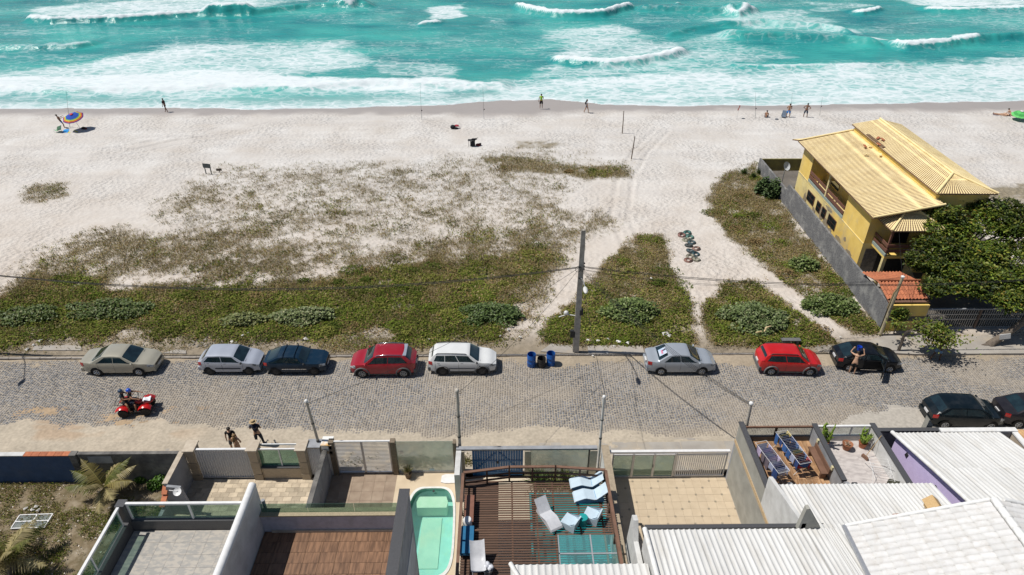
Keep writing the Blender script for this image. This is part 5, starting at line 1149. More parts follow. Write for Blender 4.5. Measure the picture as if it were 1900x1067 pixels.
# ---- parasols
def parasol(label, loc, cols, tilt, R_=1.05, hgt=2.0, vent=None):
    t = thing('parasol', label, 'parasol', loc, 0); t.rotation_euler = tilt
    part('pole', MB().tube([(0, 0, -.1), (0, 0, hgt + .1)], .02, 8), M_pvc, t, 60)
    rings = [.03, .62, .70, .79, .91, 1.0] if len(cols) == 5 else [.03, .5, .8, 1.0]
    zf = lambda f, k: hgt - .42 * f ** 1.5 - (.05 * f if k else 0)
    for i, (cn, c_) in enumerate(cols):
        f0, f1 = (rings[i] if i else .02), rings[i + 1]; mb = MB(); vs = []
        for f in (f0, (f0 + f1) / 2, f1):
            for a_ in range(16):
                k = a_ % 2; rr = R_ * f * (.93 if k else 1.0); vs.append((rr * math.cos(a_ * math.pi / 8), rr * math.sin(a_ * math.pi / 8), zf(f, k)))
        mb.add(vs, [(j * 16 + a_, j * 16 + (a_ + 1) % 16, (j + 1) * 16 + (a_ + 1) % 16, (j + 1) * 16 + a_) for j in range(2) for a_ in range(16)])
        part('canopy_ring', mb, cloth('par_' + cn, c_), t, 30)
    for a_ in range(8): part('rib', MB().tube([(0, 0, hgt - .04), (R_ * .98 * math.cos(a_ * math.pi / 4), R_ * .98 * math.sin(a_ * math.pi / 4), hgt - .46)], .008, 4), M_pvc, t)
    part('vent', MB().lathe([(.02, .08), (.17, .02), (.18, .0)], (0, 0, hgt + .02), 16, cap=False), cloth('par_vent' + label[:5], vent or cols[-1][1]), t, 40)
    return t
parasol('rainbow beach parasol with a blue crown, tilted to the sun', P(149, 239, .05), [('royal', (.02, .07, .40)), ('green', (.12, .38, .12)), ('yellow', (.62, .50, .05)), ('orange', (.58, .14, .04)), ('violet', (.10, .02, .22))], (R(17), R(-2), 0), R_=1.16, vent=(.6, .08, .08))
parasol('bright green beach parasol beside the sunbathers', P(1889, 223, .05), [('g1', (.10, .46, .12)), ('g2', (.06, .33, .08)), ('g3', (.14, .52, .15))], (R(8), R(-5), 0), R_=.98, hgt=1.15, vent=(.6, .6, .6))
# ---- things lying by the rainbow parasol
def flat(label, px, py, sx_, sy_, rz_, mat, cat='towel', name='beach_towel', z=.09):
    q = MB().grid(lambda u, v: ((u - .5) * sx_, (v - .5) * sy_, .02 * math.sin(7 * u + 5 * v)), 8, 8); q.add([(a, b, c - .035) for a, b, c in q.v], q.f)
    return tag(part(name, q, mat, None, 60, P(px, py, z), rz_), label, cat)
flat('yellow beach towel spread in front of the rainbow parasol', 137, 244.5, 1.05, .8, .1, cloth('towel_yellow', (.62, .62, .08)))
o = flat('blue bodyboard lying at the feet of the man with the line', 122, 243, .6, 1.2, .35, pm('board_blue', (.02, .24, .62), (.03, .30, .66), rough=.35), 'bodyboard', 'bodyboard', .12)
def beachchair(label, loc, rz_, mat, s=1.0):
    t = thing('beach_chair', label, 'beach chair', loc, rz_)
    fr = MB()
    for k in (-1, 1): fr.tube([(k * .27 * s, .28, 0), (k * .27 * s, .25, .25), (k * .27 * s, -.22, .22), (k * .27 * s, -.5, .78)], .014, 6).tube([(k * .27 * s, -.42, 0), (k * .27 * s, -.1, .24), (k * .27 * s, .2, .42), (k * .27 * s, -.3, .46)], .014, 6)
    part('frame', fr, M_steel, t, 60); part('seat', MB().grid(lambda u, v: ((u - .5) * .52 * s, .24 - .46 * v, .24 - .03 * math.sin(math.pi * v)), 4, 5), mat, t, 60)
    part('backrest', MB().grid(lambda u, v: ((u - .5) * .52 * s, -.22 - .28 * v, .23 + .55 * v), 4, 5), mat, t, 60); return t
beachchair('pale green beach chair behind the man with the line', P(108, 245, .08), R(70), cloth('chair_green', (.30, .55, .32)))
beachchair('grey folding chair beside the man in bright blue shorts', P(1453, 219, .0), R(150), cloth('chair_grey', (.14, .18, .24)))
def heap(label, name, cat, px, py, items):
    t = thing(name, label, cat, P(px, py, .06))
    for i, (pn, c, r, m) in enumerate(items): part(pn, MB().ell(c, r, 12, 8), m, t, 60)
    return t
blk = cloth('bag_black', (.012, .012, .016)); red_ = cloth('bag_red', (.40, .05, .07)); mar = cloth('bag_maroon', (.12, .02, .02))
heap('black and red bags left on the open sand by the lone fishing rod', 'beach_bag', 'bag', 843, 239, [('bag_body', (-.15, 0, .22), (.32, .28, .24), blk), ('strap', (.30, .05, .30), (.34, .1, .07), red_), ('flap', (.28, .18, .36), (.25, .1, .08), red_), ('pocket', (.18, -.15, .12), (.28, .16, .13), blk)])
heap('dark bag and shoes under the rainbow parasol', 'beach_bag', 'bag', 156, 240, [('bag_body', (0, 0, .14), (.28, .2, .16), blk), ('pocket', (.25, -.05, .10), (.16, .14, .10), mar)])
heap('small dark pile on the sand beside the beach chair', 'beach_bag', 'bag', 1441, 222, [('bag_body', (0, 0, .06), (.24, .16, .08), grey_c)])
heap('small dark bag by the red flag', 'beach_bag', 'bag', 1379, 221, [('bag_body', (0, 0, .06), (.22, .12, .07), grey_c)])
t = thing('camp_table', 'dark folding table with gear standing alone on the open sand', 'table', P(878, 271, .1))
part('top', MB().box(-.55, .25, -.25, .25, .66, .70), M_trim, t); part('cloth', MB().grid(lambda u, v: (-.05 - .25 + .5 * u, -.26 - .02 * math.sin(7 * u), .66 - .6 * v), 7, 5), blk, t, 60)
for k in ((-.5, -.2), (.2, -.2), (-.5, .2), (.2, .2)): part('leg', MB().tube([(k[0], k[1], 0), (k[0] * .9, k[1], .66)], .015, 5), M_trim, t)
heap('maroon and black gear lying at the foot of the folding table', 'beach_bag', 'bag', 886.5, 271, [('bag_body', (.06, 0, .14), (.3, .2, .16), mar), ('pocket', (.26, .05, .2), (.14, .16, .14), blk)])
o = tag(part('tackle_box', MB().ell((0, 0, 0), (.34, .14, .10), 10, 6).tube([(-.2, 0, 0), (.45, .1, .12)], .03, 6), blk, None, 60, Vector(P(878, 271, .1)) + Vector((.12, .0, .78))), 'black gear on top of the folding table', 'gear')
# ---- signs on the sand
M_sgn = pm('sign_dark', (.05, .065, .07), (.08, .09, .09), rough=.7)
t = thing('sign_board', 'dark sign board on two posts at the edge of the dry grass', 'sign', P(388, 324, .1), R(-12))
for k in (-.3, .3): part('post', MB().box(k - .035, k + .035, -.03, .03, -.05, 1.15), M_sgn, t)
part('board', MB().box(-.42, .42, -.055, -.03, .72, 1.18), M_sgn, t)
t = thing('low_sign', 'low brown sign on a short post beside the dark sign board', 'sign', P(407.5, 320, .1), R(10))
part('post', MB().box(-.03, .03, -.03, .03, -.05, .22), M_bark, t); part('board', MB().box(-.26, .26, -.03, .03, .18, .42), M_bark, t)
tag(part('notice', MB().cbox((0, 0, 0), (.62, .03, .40), 0, 0, R(-18)), M_white, None, 0, (32.42, 35.05, .95), R(-12)), 'white notice tied to the leaning tree trunk', 'notice')
# ---- litter, dead branch, rubble
M_lit = pm('litter', (.62, .61, .58), (.45, .43, .40), scale=8, rough=.8, rnd=.25)
lm_ = mesh_of(MB().add([(-.1, -.07, .0), (.1, -.06, .03), (.12, .07, .0), (-.08, .08, .04), (0, 0, .07)], [(0, 1, 4), (1, 2, 4), (2, 3, 4), (3, 0, 4)]), 'litter')
for px_, py_, s in [(567, 629, 1.6), (795, 630, 1.0), (943, 611, 1), (928, 623, .8), (965, 625, .9), (1092, 631, 1.2), (1110, 632, 1.2), (1128, 629, 1.3), (1148, 634, 1.6), (1165, 636, 1.4), (1140, 642, 1), (1208, 516, .9), (1000, 600, .6), (50, 648, 1.4), (75, 632, 1.3), (62, 640, 1), (430, 634, 1.2), (450, 622, 1), (460, 617, .8), (1235, 619, 2.2), (1241, 623, 1.6), (1290, 648, .8), (1560, 625, .7), (1630, 598, .7), (1127, 655, 1.1), (1100, 660, .7), (560, 744, .0)]:
    if s: o = obj('litter', lm_, M_lit, None, P(px_, py_, .22 if py_ < 640 else .16), random.uniform(0, 6)); o.scale = (s,) * 3; tag(o, 'small pale scrap of litter lying by the roadside scrub', 'litter', 'scraps of litter')
t = tag(part('broken_branch', MB().tube([(-.35, .15, .1), (-.25, -.3, .55)], [.06, .05], 7).tube([(-.05, -.28, .5), (.15, .0, .62), (.55, .2, .6)], [.04, .07, .03], 7), pm('peeled_wood', (.62, .50, .28), (.5, .38, .2), rough=.7), None, 60, P(1414, 622, .7)), 'peeled pale branch lying on the wide shrub', 'branch')
rk = mesh_of(MB().ell((0, 0, 0), (.16, .12, .08), 7, 4), 'rubble'); M_rub = pm('rubble', (.30, .27, .23), (.2, .18, .15), scale=6, rough=.95, bump=.6, rnd=.25)
for i in range(26):
    o = obj('rubble_lump', rk, M_rub, None, P(1532 + random.gauss(0, 9), 646 + random.gauss(0, 3.2), .12), random.uniform(0, 6)); o.scale = (random.uniform(.6, 1.7), random.uniform(.6, 1.4), random.uniform(.6, 1.5)); tag(o, 'grey lump of rubble heaped in the broken footway beside the black car', 'rubble', 'rubble lumps by the black car')
for i in range(22):
    o = obj('rubble_lump', rk, M_rub, None, P(390 + random.gauss(0, 22), 639 + random.gauss(0, 4), .12), random.uniform(0, 6)); o.scale = (random.uniform(.5, 1.3), random.uniform(.5, 1.2), random.uniform(.4, 1.0)); tag(o, 'small lump of rubble in the bare soil behind the silver hatchback', 'rubble', 'rubble lumps by the silver hatchback')
# ================================================================ HOUSES ON THE NEAR SIDE
M_wallw = pm('render_white', (.60, .60, .59), (.52, .52, .51), scale=2, detail=7, rough=.85, bump=.25, bscale=25, stain=(.30, .29, .27), stscale=.9, stamt=.45)
M_wallg = pm('render_grey', (.30, .31, .33), (.25, .26, .28), scale=2, rough=.85, bump=.3, bscale=30, stain=(.16, .16, .16), stscale=1, stamt=.4)
M_beige = pm('render_beige_grey', (.33, .325, .29), (.27, .265, .235), scale=1.5, detail=8, rough=.85, bump=.2, bscale=25, stain=(.19, .185, .165), stscale=.8, stamt=.5)
M_gran = pm('granite_dark', (.045, .046, .05), (.10, .10, .105), scale=60, detail=3, rough=.4)
M_blueW = pm('render_blue', (.045, .085, .17), (.035, .068, .14), scale=2, rough=.85, bump=.3, bscale=18, stain=(.10, .12, .17), stscale=.8, stamt=.35)
M_mould = pm('render_mouldy', (.20, .19, .175), (.11, .105, .10), scale=1.5, detail=8, rough=.95, bump=.5, bscale=14, stain=(.035, .034, .033), stscale=.9, stamt=.85)
M_stone = pm('stone_cladding', (.40, .33, .24), (.31, .255, .185), scale=9, rough=.8, bump=.4, bscale=25, stretch=(1, 1, 5), rnd=.12)
M_capst = pm('cap_stone', (.46, .40, .32), (.38, .32, .25), scale=4, rough=.8, rnd=.1)
M_terra = pm('terracotta', (.42, .15, .07), (.33, .11, .055), scale=6, rough=.8, bump=.4, rnd=.16)
M_alu = pm('aluminium', (.50, .51, .53), (.43, .44, .46), scale=8, rough=.4, metal=.5)
M_frame = pm('white_frame', (.70, .70, .70), (.63, .63, .63), rough=.4)
M_corr = pm('fibre_cement_white', (.61, .61, .60), (.54, .54, .53), scale=1.3, detail=9, rough=.85, bump=.2, bscale=40, stain=(.40, .37, .32), stscale=.9, stamt=.45, rnd=.04, stretch=(2.6, .35, 1))
M_tileW = pm('roof_tile_white', (.66, .655, .65), (.60, .595, .585), scale=3, detail=7, rough=.8, bump=.3, bscale=30, stain=(.40, .35, .29), stscale=2, stamt=.35, rnd=.06)
M_wood = pm('deck_wood', (.125, .070, .045), (.085, .046, .030), scale=9, rough=.7, bump=.4, bscale=25, stretch=(.25, 6, 6), rnd=.22)
M_rail = pm('rail_wood', (.19, .105, .070), (.14, .077, .05), scale=7, rough=.6, bump=.3, stretch=(.4, .4, 4))
G_green = glassmat('glass_green', (.06, .13, .10), .36); G_clear = glassmat('glass_frosted', (.50, .54, .48), .50, .25); G_grn2 = glassmat('glass_bottle', (.06, .17, .115), .50)
G_pale = glassmat('glass_pale', (.38, .42, .42), .28)
def tiles(name, parent, x0, x1, y0, y1, z, tx, ty, mat, gap=.012, th=.03, skip=None, off=0.0, jit=.002):
    """paving laid tile by tile over a bed"""
    me = mesh_of(MB().box(-tx / 2 + gap / 2, tx / 2 - gap / 2, -ty / 2 + gap / 2, ty / 2 - gap / 2, -th, 0), name); out = []
    nx, ny = int(round((x1 - x0) / tx)), int(round((y1 - y0) / ty))
    for j in range(ny):
        for i in range(nx):
            cx, cy = x0 + (i + .5) * tx + (off * tx if j % 2 else 0), y0 + (j + .5) * ty
            if skip and skip(cx, cy): continue
            out.append(obj(name, me, mat, parent, (cx, cy, z + random.uniform(-jit, jit))))
    return out
def corrugated(parent, x0, x1, ye, ze, yr, zr, pitch, amp=.028, mat=None, name='roof_sheet', wsheet=1.1):
    ns = max(1, int(round((x1 - x0) / wsheet))); wsh = (x1 - x0) / ns; npit = max(2, int(round(wsh / pitch))); nrow = 2
    for r in range(nrow):
        for i in range(ns):
            a, b = x0 + i * wsh, x0 + (i + 1) * wsh + pitch * .5; nu = (npit * 8) + 5; f0, f1 = r / nrow - (.03 if r else 0), (r + 1) / nrow
            lift = .022 * r + .007 * (i % 2)
            def pt(u, v):
                xx = a + (b - a) * u; f = f0 + (f1 - f0) * v; ph = 2 * math.pi * (xx - x0) / (wsh / npit)
                return (xx, ye + (yr - ye) * f, ze + (zr - ze) * f + amp * (math.cos(ph) * .8 + .25 * math.cos(2 * ph)) + lift + random.uniform(-.001, .001))
            mb = MB().grid(pt, nu, 5); top = list(mb.v); mb.add([(p[0], p[1], p[2] - .008) for p in top], mb.f[:])
            part(name, mb, mat or M_corr, parent, 70)
def lamp_fitting(parent, c, d): part('wall_lamp', MB().cbox(c, (.08, .14, .2)), pm('lamp_yellow', (.62, .56, .35), rough=.5), parent)

# ---------------- empty lot on the left: yard, walls
M_yard = pm('yard_soil', (.19, .145, .09), (.12, .095, .05), scale=2.5, detail=9, rough=.95, bump=.8, bscale=9, stain=(.33, .28, .21), stscale=1.4, stamt=.7)
struct('yard_ground', MB().grid(lambda u, v: (-36 + 19.55 * u, 6 + 18.5 * v, .05 * math.sin(9 * u) * math.sin(7 * v) - .02), 40, 40), M_yard, smooth=180)
N0 = 90000; x = RNG.uniform(-29, -16.6, N0); y = RNG.uniform(16.5, 24.35, N0); k = fbm(x * .55, y * .55, 4, 141) * .6 + fbm(x * 2, y * 2, 3, 143) * .4
g2 = sstep(-23, -18.5, x + 3 * (fbm(x * .3, y * .3, 2, 5) - .5)); keep = RNG.uniform(0, 1, N0) < sstep(.42, .58, k) * (.6 + .4 * g2); x, y, g2 = x[keep], y[keep], g2[keep]; n = len(x)
col = np.where((RNG.uniform(0, 1, n) < .5 + g2 * .45)[:, None], pick(n, GREEN, [4, 3, 2, 2, 1]), pick(n, BROWN, [3, 2, 4, 1, 1]))
leafmesh('yard_grass', np.stack([x, y, RNG.uniform(0, .08, n)], 1), RNG.uniform(.05, .15, n), .5, col, M_dry, aspect=.3, up=.3)['label'] = 'thin weeds and dry grass of the empty lot'
N0 = 500; x = RNG.uniform(-28, -16.8, N0); y = RNG.uniform(17, 24.2, N0)
leafmesh('dead_leaves', np.stack([x, y, np.full(N0, .06)], 1), RNG.uniform(.05, .13, N0), .2, pick(N0, [(.6, .55, .48), (.45, .35, .25)], [2, 1]), M_dry, aspect=.7)['label'] = 'pale dead leaves scattered over the empty lot'
t = thing('blue_wall', 'dark blue rendered garden wall with white and terracotta coping', 'wall', (-29, 24.5, 0))
box('wall', -7, 7.05, -.08, .08, -.1, 1.95, M_blueW, t); box('coping', -7, 4.55, -.13, .13, 1.95, 2.0, M_wallw, t)
for i in range(6): box('coping_tile', 4.57 + i * .385, 4.94 + i * .385, -.15, .15, 1.952, 2.0, M_terra, t)
box('pier', 6.85, 7.2, -.16, .16, -.1, 2.02, M_mould, t)
t = thing('stained_wall', 'black stained concrete garden wall next to the blue wall', 'wall', (-19.1, 24.5, 0))
box('wall', -2.65, 2.6, -.07, .07, -.1, 1.98, M_mould, t); box('patch', -2.2, -1.0, -.078, -.07, 1.35, 1.85, M_wallg, t); box('coping', -2.65, 2.6, -.1, .1, 1.98, 2.03, M_mould, t)
t = thing('window_frame', 'discarded white window frame lying on the weeds', 'window', P(60, 968, .05), R(2))
for a_, b_, c_, d_ in ((-.82, .82, -.42, -.37), (-.82, .82, .37, .42), (-.82, -.77, -.37, .37), (.77, .82, -.37, .37), (-.77, .77, -.03, .03), (.02, .08, -.37, .37)): box('frame_bar', a_, b_, c_, d_, .0 if abs(a_) < .8 else .002, .06, M_frame, t)
for a_, b_ in ((-.77, .02), (.08, .77)):
    for c_, d_ in ((-.37, -.03), (.03, .37)): box('pane', a_, b_, c_, d_, .02, .028, G_pale, t)
for px_, py_, s in ((288, 905, .35), (300, 898, .4), (262, 893, .25)):
    c_ = P(px_, py_); t = thing('weed_clump', 'bright green weed clump by the stained wall', 'plant', (c_[0], c_[1], 0), 0, 'weed clumps by the stained wall'); q = blobpts((0, 0, s * .6), (s, s * .8, s * .8), 420, .4)
    leafmesh('foliage', q, RNG.uniform(.08, .16, len(q)), .5, pick(len(q), [(.06, .14, .015), (.09, .18, .02)], [1, 1]), M_leaf, parent=t, kind=None)
for i, (px_, py_) in enumerate(((67, 940), (71, 947), (60, 946), (48, 943))):
    o = obj('litter', lm_, M_lit, None, P(px_, py_, .08), i * 1.3); tag(o, 'small white scrap lying in the empty lot by the window frame', 'litter', 'scraps in the empty lot')

# ---------------- house A and B: a pair of flat roofed houses
hA = thing('terraced_house', 'flat roofed house with a grey tiled roof terrace and white topped glass parapet', 'house', (-11.9, 16.6, 0))
ox, oy = -11.9, 16.6
def hb(name, x0, x1, y0, y1, z0, z1, m, par=hA): return box(name, x0 - ox, x1 - ox, y0 - oy, y1 - oy, z0, z1, m, par)
hb('wall', -14.35, -9.45, 6, 16.75, -.1, 6.02, M_wallw); hb('parapet', -14.35, -9.45, 16.72, 16.95, 5.9, 6.62, M_gran); hb('parapet', -14.42, -14.17, 6, 16.72, 5.9, 6.62, M_gran)
hb('corner_post', -14.45, -14.12, 16.68, 17.02, 6.62, 7.5, M_gran)
tA = part('floor_bed', MB().box(-14.17 - ox, -9.45 - ox, 6 - oy, 16.72 - oy, 6.02, 6.07), M_wallg, hA)
M_tA = pm('terrace_stone', (.39, .36, .32), (.295, .285, .27), scale=2.2, detail=4, rough=.65, stretch=(1.6, 3.2, 1), rnd=.03, lo=.44, hi=.56)
tiles('floor_tile', hA, -14.15 - ox, -9.47 - ox, 11.4 - oy, 16.7 - oy, 6.1, .585, .53, M_tA, .006)
hb('handrail', -14.12, -9.5, 16.80, 16.90, 7.42, 7.50, M_frame); hb('handrail', -14.36, -14.26, 6, 16.66, 7.42, 7.50, M_frame)
for a_, b_ in ((-14.05, -11.85), (-11.77, -9.55)): hb('glass_panel', a_, b_, 16.84, 16.86, 6.66, 7.40, G_green)
hb('glass_post', -11.85, -11.79, 16.81, 16.89, 6.62, 7.42, M_frame); hb('glass_post', -14.12, -14.06, 16.81, 16.89, 6.62, 7.42, M_frame)
for i in range(5): hb('glass_panel', -14.32, -14.30, 16.55 - (i + 1) * 1.9, 16.55 - i * 1.9 - .06, 6.66, 7.40, G_green); hb('glass_post', -14.34, -14.28, 16.55 - i * 1.9 - .06, 16.55 - i * 1.9, 6.62, 7.42, M_frame)
pw = thing('party_wall', 'white topped party wall between the two roof terraces', 'wall', (-9.33, 16.6, 0))
part('wall', MB().box(-.12, .12, -10.6, .42, -.1, 8.22), M_wallw, pw); part('coping', MB().tube([(0, -10.6, 8.24), (0, .42, 8.24)], .145, 12), M_frame, pw, 60)
part('downpipe', MB().tube([(.16, .5, 5.6), (.16, .5, 7.3)], .07, 10), M_wallg, pw, 60); part('light_socket', MB().box(.12, .15, -3.6, -3.45, 6.5, 6.65), M_frame, pw)
hB = thing('terraced_house', 'flat roofed house with a wood look roof terrace and frameless green glass', 'house', (-6.5, 16.6, 0)); ox, oy = -6.5, 16.6
def hb2(*a): return hb(*a, par=hB)
hb2('wall', -9.2, -3.6, 6, 16.7, -.1, 6.02, M_wallw); M_lav = pm('render_lavender', (.46, .46, .52), (.40, .40, .46), rough=.8, stain=(.2, .2, .2), stscale=1.2, stamt=.4)
hb2('parapet', -9.2, -3.95, 16.62, 16.86, 5.9, 6.98, M_lav); hb2('parapet_cap', -9.2, -3.95, 16.58, 16.95, 6.98, 7.03, pm('cap_tan', (.36, .30, .20), (.28, .24, .16), scale=20, rough=.7))
for i in range(3): hb2('glass_panel', -9.15 + i * 1.73, -7.44 + i * 1.73, 16.76, 16.78, 7.03, 7.48, G_green)
hb2('skirting', -8.9, -3.97, 16.55, 16.62, 6.1, 6.2, M_capst)
hb2('side_wall', -3.95, -3.62, 6, 16.95, -.1, 7.95, M_wallg); hb2('side_cap', -3.98, -3.59, 5.98, 16.98, 7.95, 8.02, M_gran)
part('floor_bed', MB().box(-9.2 - ox, -3.95 - ox, 6 - oy, 16.62 - oy, 6.02, 6.065), M_capst, hB)
M_tB = pm('terrace_wood_tile', (.235, .130, .075), (.115, .062, .036), scale=2.2, detail=6, rough=.45, stretch=(5, .55, 1), rnd=.10, lo=.38, hi=.64)
tiles('floor_tile', hB, -9.18 - ox, -3.97 - ox, 11.2 - oy, 16.6 - oy, 6.1, .58, .45, M_tB, .010)
# ---------------- front garden of house A
M_pA = pm('patio_stone', (.50, .42, .31), (.37, .305, .225), scale=2.2, detail=5, rough=.7, rnd=.22)
gA = thing('patio_stone_floor', 'cream and brown stone tiled forecourt behind the white ribbed gate', 'patio', (-12.9, 21.0, 0)); gA['kind'] = 'structure'; del gA['category']
part('bed', MB().box(-3.55, 3.5, -4.2, 3.55, -.15, -.02), M_capst, gA); tiles('floor_tile', gA, -3.5, 3.46, .6, 3.5, .0, .435, .29, M_pA, .010, off=.5)
def pillar(label, xc, yc, w_, d_, h_, mat=M_stone, cap=M_capst, n=5):
    t = thing('gate_pillar', label, 'pillar', (xc, yc, 0), 0, 'stone gate pillars')
    for i in range(n):
        z0 = h_ * i / n; q = .0 if i % 2 else .012; box('stone_course', -w_ / 2 - q, w_ / 2 + q, -d_ / 2 - q, d_ / 2 + q, z0, z0 + h_ / n - .02, mat, t)
    box('core', -w_ / 2 + .03, w_ / 2 - .03, -d_ / 2 + .03, d_ / 2 - .03, 0, h_, cap, t); box('cap', -w_ / 2 - .08, w_ / 2 + .08, -d_ / 2 - .08, d_ / 2 + .08, h_, h_ + .07, cap, t); return t
pillar('stone gate pillar at the corner by the stained wall', -16.12, 24.75, .42, .62, 2.15); pillar('stone gate pillar between the ribbed gate and the glass fence', -12.95, 24.75, .42, .62, 2.15); pillar('stone gate pillar between the glass fence and the narrow white gate', -10.48, 24.75, .40, .62, 2.15)
t = thing('sliding_gate', 'white ribbed metal driveway gate between stone pillars', 'gate', (-14.55, 24.6, 0))
part('sheet', MB().grid(lambda u, v: (-1.33 + 2.66 * u, .03 * math.sin(u * 2 * math.pi * 21), .08 + 2.0 * v), 169, 2), pm('gate_white', (.50, .51, .53), (.44, .45, .47), rough=.5), t, 60)
box('top_rail', -1.36, 1.36, -.05, .07, 2.06, 2.14, M_frame, t); box('bottom_rail', -1.36, 1.36, -.05, .05, .03, .1, M_alu, t); box('stile', -1.38, -1.33, -.04, .04, .03, 2.06, M_frame, t); box('stile', 1.33, 1.38, -.04, .04, .03, 2.06, M_frame, t)
t = thing('glass_fence', 'green glass fence over a low stone wall beside the ribbed gate', 'fence', (-11.7, 24.65, 0))
box('low_wall', -1.04, 1.04, -.12, .12, -.05, .78, M_stone, t); box('ledge', -1.04, 1.04, -.17, .17, .78, .84, M_gran, t)
for a_, b_ in ((-1.0, .02), (.08, 1.0)): box('glass_panel', a_, b_, .0, .02, .86, 2.0, G_grn2, t)
box('top_rail', -1.04, 1.04, -.03, .05, 2.0, 2.07, M_frame, t); box('outer_rail', -1.04, 1.04, .30, .36, 2.02, 2.08, M_frame, t); box('glass_post', .02, .08, -.03, .05, .84, 2.0, M_frame, t)
t = thing('narrow_gate', 'narrow white ribbed gate beside the meter pillar', 'gate', (-9.9, 24.7, 0))
part('sheet', MB().grid(lambda u, v: (-.32 + .64 * u, .02 * math.sin(u * 2 * math.pi * 6), .06 + 1.98 * v), 49, 2), MATS['gate_white'], t, 60); box('top_rail', -.34, .34, -.04, .04, 2.04, 2.1, M_capst, t); box('canopy', -.36, .36, -.05, .55, 2.1, 2.14, M_wallg, t)
t = thing('meter_pillar', 'white meter pillar with a rusty stain on top', 'pillar', (-9.22, 25.0, 0))
box('shaft', -.24, .24, -.28, .28, -.05, 1.95, M_wallw, t); box('band', -.26, .26, -.30, .30, 1.62, 1.8, M_stone, t); box('cabinet', -.26, .26, -.3, .3, 1.95, 2.2, M_white, t); box('cover', -.28, .28, -.32, .32, 2.2, 2.25, pm('rusty_white', (.7, .7, .68), (.62, .36, .1), scale=2.2, rough=.5, lo=.52, hi=.66), t)
t = thing('garden_wall', 'dark grey boundary wall with terracotta coping beside the stone forecourt', 'wall', (-16.5, 23.0, 0))
box('wall', -.09, .09, -.55, 1.55, -.1, 2.02, M_wallg, t); box('coping', -.13, .13, -.55, 1.55, 2.02, 2.07, M_capst, t); box('wall', -.09, .09, -16, -.9, -.1, 1.15, M_wallg, t)
part('return_wall', MB().extr([(-.09, -.55, -.1), (1.0, -.55, -.1), (.75, -.55, 1.9), (.1, -.55, 2.0), (-.09, -.55, 1.4)], (0, -.14, 0)), M_wallg, t); part('terracotta_coping', MB().cbox((-.02, -.66, 1.75), (.26, .42, .07), 0, R(35)).cbox((-.02, -1.05, 1.42), (.26, .6, .07), 0, R(22)), M_terra, t)
tag(part('wall_dish', MB().lathe([(.01, 0), (.16, .02), (.2, .05)], seg=18, cap=False, M=Matrix.Rotation(R(38), 4, 'X')).tube([(0, 0, .03), (-.42, .05, .05)], .02, 6), M_frame, None, 40, (-15.85, 22.2, 1.78)), 'small round white fitting on the grey return wall', 'wall fitting')
t = thing('divider_wall', 'grey dividing wall between the stone forecourt and the pool patio', 'wall', (-9.33, 21.0, 0))
box('wall', -.1, .1, -4.2, 3.7, -.1, 1.88, M_wallg, t); box('coping', -.12, .12, -4.2, 3.72, 1.88, 1.91, M_mould, t); part('socket', MB().cbox((.11, 1.9, 1.0), (.03, .14, .14)), M_alu, t)

# ---------------- pool patio of house B
pB = thing('patio_floor', None, None, (-5.8, 21, 0)); pB['kind'] = 'structure'
ox, oy = -5.8, 21
M_pB = pm('patio_brown_tile', (.33, .255, .19), (.25, .185, .135), scale=1.8, detail=6, rough=.6, rnd=.08); M_pC = pm('patio_cream_tile', (.56, .46, .33), (.50, .405, .285), scale=1.5, detail=6, rough=.6, rnd=.04)
part('bed', MB().box(-3.42, 0, -4.2, 3.9, -.15, -.02), M_capst, pB); tiles('floor_tile', pB, -3.4, 0, .2, 3.86, 0, .57, .61, M_pB, .008)
# outline of the shell pool, tapering slightly
PC = (-3.84, 21.25)
def pool_outline(s, hx=1.14, hy=2.5, n=48):
    out = []
    for i in range(n):
        a_ = 2 * math.pi * i / n; c, sn = math.cos(a_), math.sin(a_)
        xx = hx * math.copysign(abs(c) ** .5, c); yy = hy * math.copysign(abs(sn) ** .55, sn); xx *= 1 - .06 * (yy / hy - .2); out.append((xx + math.copysign(s, xx), yy + math.copysign(s, yy) * min(1, abs(sn) * 2)))
    return out
def ring(mb, inner, outer, z0, z1):
    n = len(inner); mb.add([(p[0], p[1], z0) for p in inner] + [(p[0], p[1], z1) for p in outer], [(i, (i + 1) % n, n + (i + 1) % n, n + i) for i in range(n)]); return mb
po = pool_outline(.06); rect = []
x0_, x1_, y0_, y1_ = -5.79 - PC[0], -2.42 - PC[0], 16.8 - PC[1], 24.9 - PC[1]
for p in po:
    kx = (x1_ / p[0] if p[0] > 0 else x0_ / p[0]) if abs(p[0]) > 1e-6 else 1e9; ky = (y1_ / p[1] if p[1] > 0 else y0_ / p[1]) if abs(p[1]) > 1e-6 else 1e9
    kk = min(kx, ky); rect.append((p[0] * kk, p[1] * kk))
